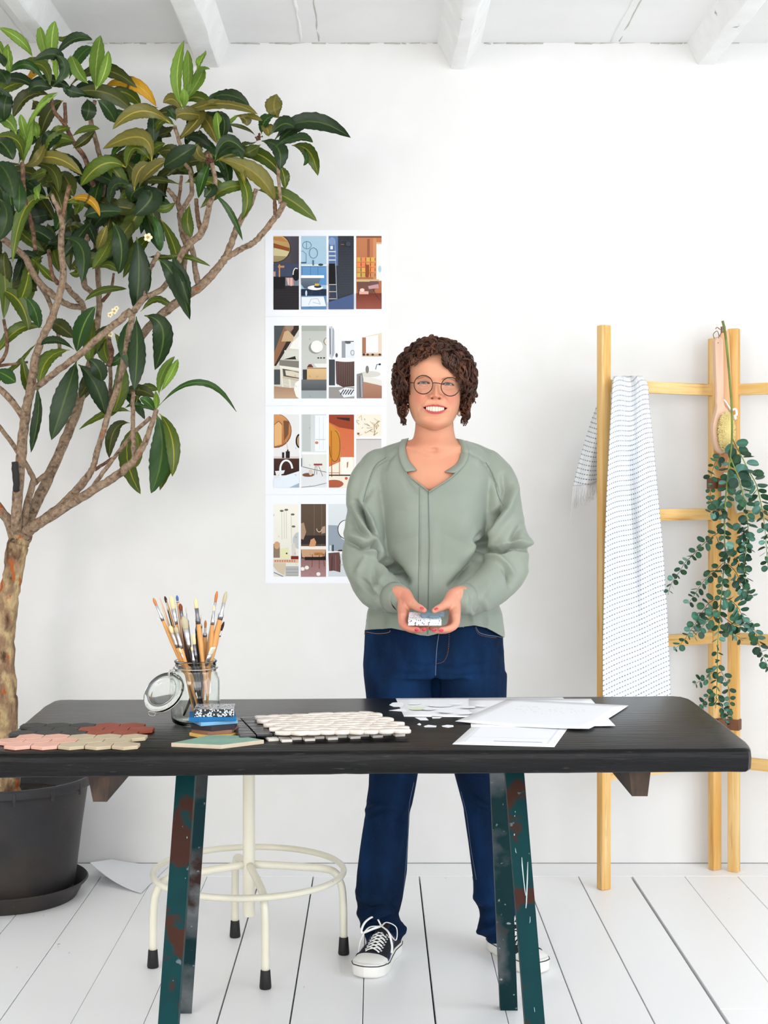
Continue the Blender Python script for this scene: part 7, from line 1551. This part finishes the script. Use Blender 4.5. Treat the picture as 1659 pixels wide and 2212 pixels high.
# collar band
def bandstrip(outer, inner, n=26, th=.0022, lift=.004):
    O = bez([Vector((a, b, 0)) for a, b in outer], n); I = bez([Vector((a, b, 0)) for a, b in inner], n); rows = []
    for o_, i_ in zip(O, I):
        a = onblouse(o_.x, o_.y, .002)
        if a is not None and a.y > 3.875: a = None
        if a is None: a = P(o_.x, o_.y, rows[-1][0].y if rows else 3.868)
        row = []
        for k in range(7):
            t = k / 6; px_, py_ = o_.x + (i_.x - o_.x) * t, o_.y + (i_.y - o_.y) * t
            D = a.y - .0015 + .010 * t * t - .004 * sin(pi * t)
            row.append(P(px_, py_, D))
        rows.append(row)
    g = Geo(); vs = [p for r_ in rows for p in r_]; m = 7
    g.add(vs, [(j * m + k, j * m + k + 1, (j + 1) * m + k + 1, (j + 1) * m + k) for j in range(n - 1) for k in range(m - 1)]); return g
L1_ = bandstrip([(868, 951), (864, 960), (861, 977), (866, 1000), (876, 1020)], [(883, 948), (877, 958), (875, 972), (881, 993), (900, 1017)])
L2_ = bandstrip([(1001, 950), (1007, 960), (1013, 977), (1006, 1001), (987, 1022)], [(986, 947), (992, 958), (995, 975), (986, 1000), (960, 1019)])
for q in (L1_, L2_):
    o_ = obj('collar_band', q, m_blouse, bl, fixn=False); s_ = o_.modifiers.new('t', 'SOLIDIFY'); s_.thickness = .0025
# back of the collar standing behind the neck
g = Geo(); rows = []
for z, dr in ((1.384, .000), (1.392, -.004), (1.399, -.008)):
    rows.append([Vector((.158 + (.074 + dr) * cos(a), TY - .004 + (.074 + dr) * sin(a), z + .012 * (1 - sin(a)) * 0)) for a in np.linspace(.12, pi - .12, 30)])
g.rings(rows, cap=False, closed=False); o_ = obj('collar_band', g, m_blouse, bl, fixn=False); s_ = o_.modifiers.new('t', 'SOLIDIFY'); s_.thickness = .002
# open edges of the V and the placket
def onpath(pts, n, off=.0008, tree=btree):
    out = []
    for q in bez([Vector((a, b, 0)) for a, b in pts], n):
        h = onblouse(q.x, q.y, off, tree)
        if h is not None: out.append(h)
    return out
def strip_on(pts, wpx, n, off, name, mt, par, tree=btree, thick=.0012):
    g = Geo(); pl = bez([Vector((a, b, 0)) for a, b in pts], n); rows = []
    for i, q in enumerate(pl):
        t = (pl[min(i + 1, n - 1)] - pl[max(i - 1, 0)]).normalized(); nn = Vector((-t.y, t.x, 0)) * wpx / 2; row = []
        for k in (-1, -.5, 0, .5, 1):
            h = onblouse(q.x + nn.x * k, q.y + nn.y * k, off * (1 if abs(k) < 1 else .4), tree)
            if h is None: break
            row.append(h)
        if len(row) == 5: rows.append(row)
    if len(rows) > 1:
        vs = [p for r_ in rows for p in r_]; g.add(vs, [(j * 5 + k, j * 5 + k + 1, (j + 1) * 5 + k + 1, (j + 1) * 5 + k) for j in range(len(rows) - 1) for k in range(4)])
        o_ = obj(name, g, mt, par, fixn=False); s_ = o_.modifiers.new('t', 'SOLIDIFY'); s_.thickness = thick; return o_
for pts, r_ in (([(906, 1052), (905.5, 1140), (905, 1200), (904, 1260), (904, 1366)], .0006), ([(925, 1064), (926.5, 1120), (927.5, 1180), (926.5, 1220), (925, 1305), (924, 1370)], .0011), ([(834, 988), (811, 1006), (794, 1048), (785, 1084)], .0007), ([(1050, 999), (1064, 1025), (1076, 1070), (1087, 1092)], .0007)):
    pp = onpath(pts, 50, .0010)
    if len(pp) > 3:
        g = Geo(); g.tube(pp, r_, 6); obj('seam', g, m_seam, bl)
for pts in ([(877, 1017), (880, 1026), (902, 1043), (925, 1061)], [(988, 1019), (968, 1036), (945, 1051), (926, 1063)]):
    pp = []
    for q in bez([Vector((a, b, 0)) for a, b in pts], 24):
        dx = 4 if q.x > 930 else -4; h = onblouse(q.x + dx, q.y + 4, .001)
        if h is not None: pp.append(P(q.x, q.y, h.y - .001))
    g = Geo(); g.tube(pp, .0028, 10, flat=.6); obj('opening_edge', g, m_blouse, bl)
# cuffs
for ch, sg in ((SL, -1), (SR, 1)):
    a, b = P(*ch[-2][:3]), P(*ch[-1][:3]); T = (b - a).normalized(); g = Geo()
    g.tube([a - T * .004, a.lerp(b, .5), b, b + T * .008, b + T * .010], [.0405, .0382, .0355, .0325, .0290], 30, cap=False)
    o_ = obj('cuff', g, m_blouse, bl); s_ = o_.modifiers.new('t', 'SOLIDIFY'); s_.thickness = .0022

# ---------------- jeans
JT = [(.965, .157, .172, .118, .120), (.92, .157, .182, .124, .126), (.88, .157, .187, .128, .132), (.83, .1575, .190, .130, .138), (.79, .1575, .193, .128, .138), (.765, .1575, .190, .120, .130)]
TYJ = 3.862
g = Geo(); out = []
for z, cx_, a, f, b in JT:
    out.append([Vector((cx_ + a * math.copysign(abs(cos(q)) ** (2 / 2.5), cos(q)), TYJ + (b if sin(q) > 0 else f) * math.copysign(abs(sin(q)) ** (2 / 2.5), sin(q)), z)) for q in np.linspace(0, 2 * pi, 57)[:-1]])
g.rings(out)
LLG = [(1452, 862, .0975, 3.862), (1505, 865, .0935, 3.862), (1560, 861, .084, 3.86), (1620, 854, .074, 3.856), (1670, 850, .0665, 3.852), (1700, 847, .0640, 3.850), (1745, 839, .0625, 3.846), (1765, 836, .0610, 3.846), (1800, 833, .0625, 3.850), (1880, 826, .0675, 3.872), (1940, 819, .0645, 3.884), (1975, 817, .0565, 3.890), (1992, 822, .0560, 3.892), (2008, 830, .0600, 3.894), (2025, 829, .0500, 3.894), (2044, 828, .0440, 3.893)]
RLG = [(1452, 1018, .0975, 3.862), (1505, 1020, .0930, 3.862), (1560, 1024, .084, 3.86), (1620, 1029, .074, 3.858), (1670, 1033, .0655, 3.856), (1740, 1049, .0620, 3.860), (1820, 1061, .0625, 3.875), (1900, 1073, .0650, 3.89), (1935, 1073, .0640, 3.895), (1978, 1081, .0560, 3.905), (2008, 1077, .0600, 3.91), (2020, 1080, .0490, 3.91), (2032, 1084, .0420, 3.908)]
for LG in (LLG, RLG):
    rings = []
    for y_, cx_, r_, D in LG:
        c0 = P(cx_, y_, D); rings.append([c0 + Vector((r_ * cos(q), r_ * 1.08 * sin(q), 0)) for q in np.linspace(0, 2 * pi, 41)[:-1]])
    g.rings(rings)
jv, jn, jf = remesh(g, .0052, 5)
def c3(a, b): return (740 + .2652 * a, 1660 + .2652 * b)
def c1(a, b): return (740 + .2291 * a, 1340 + .2291 * b)
FJ = [([c3(170, 300), c3(260, 270), c3(380, 280)], -.008, 4), ([c3(180, 380), c3(300, 350), c3(420, 360)], -.008, 5), ([c3(190, 340), c3(300, 320)], .007, 5), ([c3(560, 330), c3(500, 420), c3(420, 440)], -.005, 5), ([c3(100, 1100), c3(220, 1160), c3(330, 1130)], -.012, 6), ([c3(130, 1180), c3(230, 1230), c3(400, 1180)], .010, 7), ([c3(180, 1250), c3(300, 1240), c3(440, 1200)], -.013, 5), ([c3(160, 1290), c3(260, 1320), c3(400, 1260)], .011, 6), ([c3(210, 1350), c3(330, 1340), c3(500, 1280)], -.010, 5), ([c3(440, 1260), c3(490, 1290), c3(500, 1330)], .010, 7), ([c3(120, 1000), c3(180, 1060), c3(300, 1080)], .007, 7), ([c3(440, 1060), c3(400, 1120), c3(440, 1180)], -.008, 5), ([c3(180, 500), c3(160, 800), c3(130, 1000)], .004, 9), ([c3(500, 600), c3(480, 800), c3(440, 1000)], -.003, 8),
 ([c3(1010, 210), c3(1080, 240), c3(1180, 300)], -.008, 4), ([c3(1000, 330), c3(1100, 330), c3(1190, 350)], -.006, 5), ([c3(1060, 1040), c3(1150, 1080), c3(1220, 1060)], .008, 7), ([c3(1070, 1130), c3(1150, 1160), c3(1230, 1150)], -.011, 5), ([c3(1110, 1260), c3(1180, 1280), c3(1240, 1250)], -.010, 5), ([c3(1090, 1330), c3(1160, 1320), c3(1240, 1300)], .010, 6), ([c3(1130, 1390), c3(1200, 1380), c3(1240, 1370)], -.008, 4),
 ([c1(880, 420), c1(760, 440), c1(600, 400)], -.004, 5), ([c1(890, 430), c1(1060, 470), c1(1300, 420)], -.005, 5), ([c1(900, 390), c1(1100, 390), c1(1500, 360)], .004, 6), ([c1(860, 480), c1(700, 520), c1(500, 500)], -.004, 6), ([c1(910, 500), c1(1100, 540), c1(1400, 500)], -.004, 6), ([c1(230, 300), c1(300, 340), c1(420, 340)], -.003, 6), ([c1(880, 540), c1(882, 640), c1(884, 740)], -.012, 6), ([c1(884, 390), c1(880, 460), c1(880, 540)], -.005, 5), ([c1(1500, 200), c1(1480, 300), c1(1540, 420)], -.003, 7)]
FJ = [(a, amp * 1.35, w) for a, amp, w in FJ]
jv = displace(jv, jf, FJ, 1)
jtree = BVHTree.FromPolygons([tuple(p) for p in jv], jf)
g = Geo(); g.add(jv.tolist(), jf); je = obj('jeans', g, m_jean, pw); sm = je.modifiers.new('smooth', 'SUBSURF'); sm.levels = 1; sm.render_levels = 1
m_st = mat('copper_stitching', C(150, 100, 62), .8); m_std = mat('denim_seam', C(96, 116, 140), .85); m_dk = mat('dark_pocket_lining', C(10, 18, 34), .9)
def jline(pts, r_, mt, nm, n=40, dash=False):
    pp = onpath(pts, n, .0003, jtree)
    if len(pp) < 4: return
    g = Geo()
    if dash:
        for i in range(0, len(pp) - 1, 2): g.tube([pp[i], pp[i + 1]], r_, 5)
        o_ = obj(nm, g, mt, je); o_['kind'] = 'stuff'; return
    g.tube(pp, r_, 6); obj(nm, g, mt, je)
jline([c1(908, 130), c1(890, 250), c1(880, 400), c1(876, 520)], .0010, m_std, 'fly_seam')
jline([c1(1005, 110), c1(1000, 250), c1(985, 330), c1(950, 390), c1(885, 410)], .0007, m_st, 'stitching', 60, True)
jline([c1(1255, 60), c1(1290, 115), c1(1370, 140), c1(1450, 150), c1(1520, 165)], .0010, m_std, 'pocket_edge')
jline([c1(1250, 70), c1(1285, 130), c1(1370, 155), c1(1450, 165)], .0007, m_st, 'stitching', 50, True)
jline([c1(225, 110), c1(330, 125), c1(430, 115), c1(450, 95)], .0009, m_st, 'pocket_edge')
for pts in ([(897, 1690), (887, 1740), (884, 1800), (880, 1860), (874, 1930)], [(993, 1710), (1005, 1760), (1014, 1830), (1026, 1900)]):
    jline([(a - 3 if a < 950 else a + 3, b) for a, b in pts], .0008, m_std, 'inseam')
jline([c3(300, 1330), c3(380, 1390), c3(450, 1410)], .0007, m_st, 'stitching', 40, True)

# ---------------- sneakers
m_can = mat('black_canvas', C(26, 28, 38), .8, bump=(600, .3, .0005)); m_rub = mat('white_rubber', C(236, 235, 230), .5, spec=.4, bump=(30, .05, .001)); m_lace = mat('white_lace', C(240, 240, 238), .85, bump=(500, .3, .0004)); m_line = mat('black_rubber_line', C(30, 34, 46), .6); m_blst = mat('blue_topstitch', C(110, 130, 170), .8); m_eye = mat('eyelet_metal', C(206, 206, 208), .3, metal=.8)
def sneaker(heel, toe, label, mir):
    d = Vector((toe.x - heel.x, toe.y - heel.y, 0)); L_ = d.length; X_ = d.normalized(); Y_ = Vector((-X_.y, X_.x, 0)) * mir
    def S_(s, w, z): return heel + X_ * (s * L_) + Y_ * w + Vector((0, 0, z))
    HWt = [(0, .0), (.012, .014), (.05, .026), (.15, .0335), (.35, .0325), (.55, .040), (.72, .0475), (.85, .0455), (.94, .034), (.985, .016), (1.0, .0)]
    def hw(s): return float(np.interp(s, [a for a, _ in HWt], [b for _, b in HWt]))
    def outline(k=1.0, off=0.0, n=90):
        o = []
        for i in range(n):
            u = i / n * 2
            s = .5 - .5 * cos(pi * u) if u <= 1 else .5 - .5 * cos(pi * (2 - u)); sg = 1 if u <= 1 else -1
            w = hw(s) + off; o.append((s + (off / L_) * (2 * s - 1), sg * max(w, 0) * k + .004 * sin(pi * s) * 0))
        return o
    t = bpy.data.objects.new('sneaker', None); COL.objects.link(t); t.parent = pw; t.location = heel - parent_offset(pw); t['label'] = label
    g = Geo(); rings = []
    for z, off in ((.0, -.004), (.002, -.001), (.008, .0), (.026, .0005), (.031, -.001), (.033, -.004)):
        rings.append([S_(s, w, z + .004 * max(0, (s - .8) / .2) ** 2 * (1 if z < .02 else .6) + (.003 * (s > .8) if z > .02 else 0)) for s, w in outline(1, off)])
    g.rings(rings); obj('sole', g, m_rub, t)
    g = Geo(); g.tube([S_(s, w, .0275 + .003 * (s > .8) + .0035 * max(0, (s - .8) / .2) ** 2) for s, w in outline(1, .0006)] + [S_(*outline(1, .0006)[0], .0275)], .0013, 6, cap=False); obj('sole_line', g, m_line, t)
    # canvas upper
    HT_ = [(0.02, .066), (.12, .072), (.25, .070), (.38, .076), (.48, .074), (.60, .062), (.72, .050), (.80, .045)]
    g = Geo(); rings = []
    for s in np.linspace(.015, .80, 26):
        h_ = float(np.interp(s, [a for a, _ in HT_], [b for _, b in HT_])); w = hw(s) - .003; ring = []
        for q in np.linspace(0, pi, 25):
            ring.append(S_(s, w * math.copysign(abs(cos(q)) ** .62, cos(q)), .028 + (h_ - .028) * abs(sin(q)) ** .72))
        rings.append(ring + [S_(s, 0, .02)])
    g.rings(rings); obj('canvas_upper', g, m_can, t)
    g = Geo(); rings = []
    for s in np.linspace(.735, .992, 16):
        f_ = (s - .735) / .257; h_ = .0485 - .004 * f_ - .013 * f_ ** 3; w = max(.002, hw(s) - .0022); ring = []
        for q in np.linspace(0, pi, 25): ring.append(S_(s + .0 , w * math.copysign(abs(cos(q)) ** .7, cos(q)), .028 + (h_ - .028) * abs(sin(q)) ** .75 * sqrt(max(0.02, 1 - f_ ** 5))))
        rings.append(ring + [S_(s, 0, .02)])
    g.rings(rings); obj('toe_cap', g, m_rub, t)
    g = Geo(); g.tube([S_(.735, (hw(.735) - .0015) * math.copysign(abs(cos(q)) ** .7, cos(q)), .029 + .0210 * abs(sin(q)) ** .75) for q in np.linspace(.0, pi, 25)], .0012, 6, cap=False); obj('toe_line', g, m_line, t)
    # tongue, lace rows, bow
    g = Geo(); g.tube([S_(.70, 0, .050), S_(.55, 0, .070), S_(.42, 0, .086), S_(.36, 0, .098)], [.012, .015, .018, .019], 12, flat=.22); obj('tongue', g, m_can, t)
    def top(s, w): 
        h_ = float(np.interp(s, [a for a, _ in HT_], [b for _, b in HT_])); k = min(1, abs(w) / (hw(s) - .003)); return .028 + (h_ - .028) * (1 - k ** (1 / .62 * 2)) ** (.36) + .003
    for i, s in enumerate(np.linspace(.46, .69, 6)):
        for sg in (-1, 1):
            w0 = .019; s2 = s + .040
            pts = [S_(s, sg * w0, top(s, w0) - .001), S_(s + .008, sg * w0 * .5, top(s, 0) + .004), S_(s2 - .008, -sg * w0 * .5, top(s2, 0) + .004), S_(s2, -sg * w0, top(s2, w0) - .001)]
            g = Geo(); g.tube(bez(pts, 14), .0030, 8, flat=.45); obj('lace', g, m_lace, t)
            g = Geo(); g.sphere(S_(s, sg * (w0 + .002), top(s, w0 + .002) - .0035), .0032, 10, 8); obj('eyelet', g, m_eye, t)
    kn = S_(.44, 0, .096)
    def Bz(lst): 
        g = Geo(); g.tube(bez([kn + X_ * a + Y_ * b + Vector((0, 0, c__)) for a, b, c__ in lst], 26), .0032, 8, flat=.42); obj('lace_bow', g, m_lace, t)
    Bz([(0, 0, 0), (.02, .022, .018), (.012, .046, .004), (.03, .050, -.024), (.012, .02, -.006), (0, 0, 0)]); Bz([(0, 0, 0), (-.005, -.02, .022), (.02, -.040, .012), (.035, -.044, -.012), (.018, -.018, -.004), (0, 0, 0)])
    Bz([(0, 0, 0), (.025, -.028, 0), (.045, -.044, -.03), (.048, -.050, -.075)]); Bz([(0, 0, 0), (.03, .03, -.005), (.05, .046, -.03), (.07, .052, -.045)])
    for off in (.0, .004):
        g = Geo(); g.tube([S_(s, (hw(s) - .0012), .034 + .036 * ((.72 - s) / .36) ** 1.2 - off) for s in np.linspace(.38, .72, 16)], .0005, 5); g.tube([S_(s, -(hw(s) - .0012), .034 + .036 * ((.72 - s) / .36) ** 1.2 - off) for s in np.linspace(.38, .72, 16)], .0005, 5); o_ = obj('topstitch', g, m_blst, t); o_['kind'] = 'stuff'
sneaker(Vector((.052, 3.922, 0)), Vector((-.0320, 3.676, 0)), 'black canvas sneaker seen toe first', 1)
sneaker(Vector((.322, 3.945, 0)), Vector((.432, 3.712, 0)), 'black canvas sneaker half hidden by the table leg', -1)

# ---------------- tiles in her hands
m_terw = bpy.data.materials.new('white_terrazzo'); m_terw.use_nodes = True; voro_mat(m_terw, C(226, 228, 232), C(52, 50, 54), 380, .15, .35)
tc_ = P(917.5, 1346, 3.452); Rt = Matrix.Rotation(radians(-9), 3, 'X') @ Matrix.Rotation(radians(0), 3, 'Z')
def held(poly, z0, h, mt, name, label, rotx=12, org=None, bev=.0006):
    R_ = Matrix.Rotation(radians(rotx), 3, 'X'); g = Geo(); g.prism(poly, h, org + (R_ @ Vector((0, 0, z0))), (R_ @ Vector((1, 0, 0)), R_ @ Vector((0, 1, 0)), R_ @ Vector((0, 0, 1))), bev=bev)
    return tag(obj(name, g, mt, auto=30), label, 'tile', 'tiles held in her hands')
og = P(917.5, 1351.5, 3.462)
held([(-.0405, 0), (.0405, 0), (.0385, .062), (-.0365, .062)], 0, .0145, m_terw, 'terrazzo_sample', 'white terrazzo block with dark chips held in both her hands', 13, og)
q = [(-.008, .001), (.010, .001), (.010, -.004), (.034, -.004), (.034, .007), (.046, .007), (.0485, .026), (.040, .046), (-.001, .046), (-.006, .024), (-.012, .014)]
held([(a + .0105 * 0 + .0015, b + .014) for a, b in q], .0150, .0062, matte('blue_grey_tile', (112, 136, 148), r=.45), 'stepped_sample', 'blue-grey stepped tile sample lying on the white terrazzo block under her thumbs', 13, og)
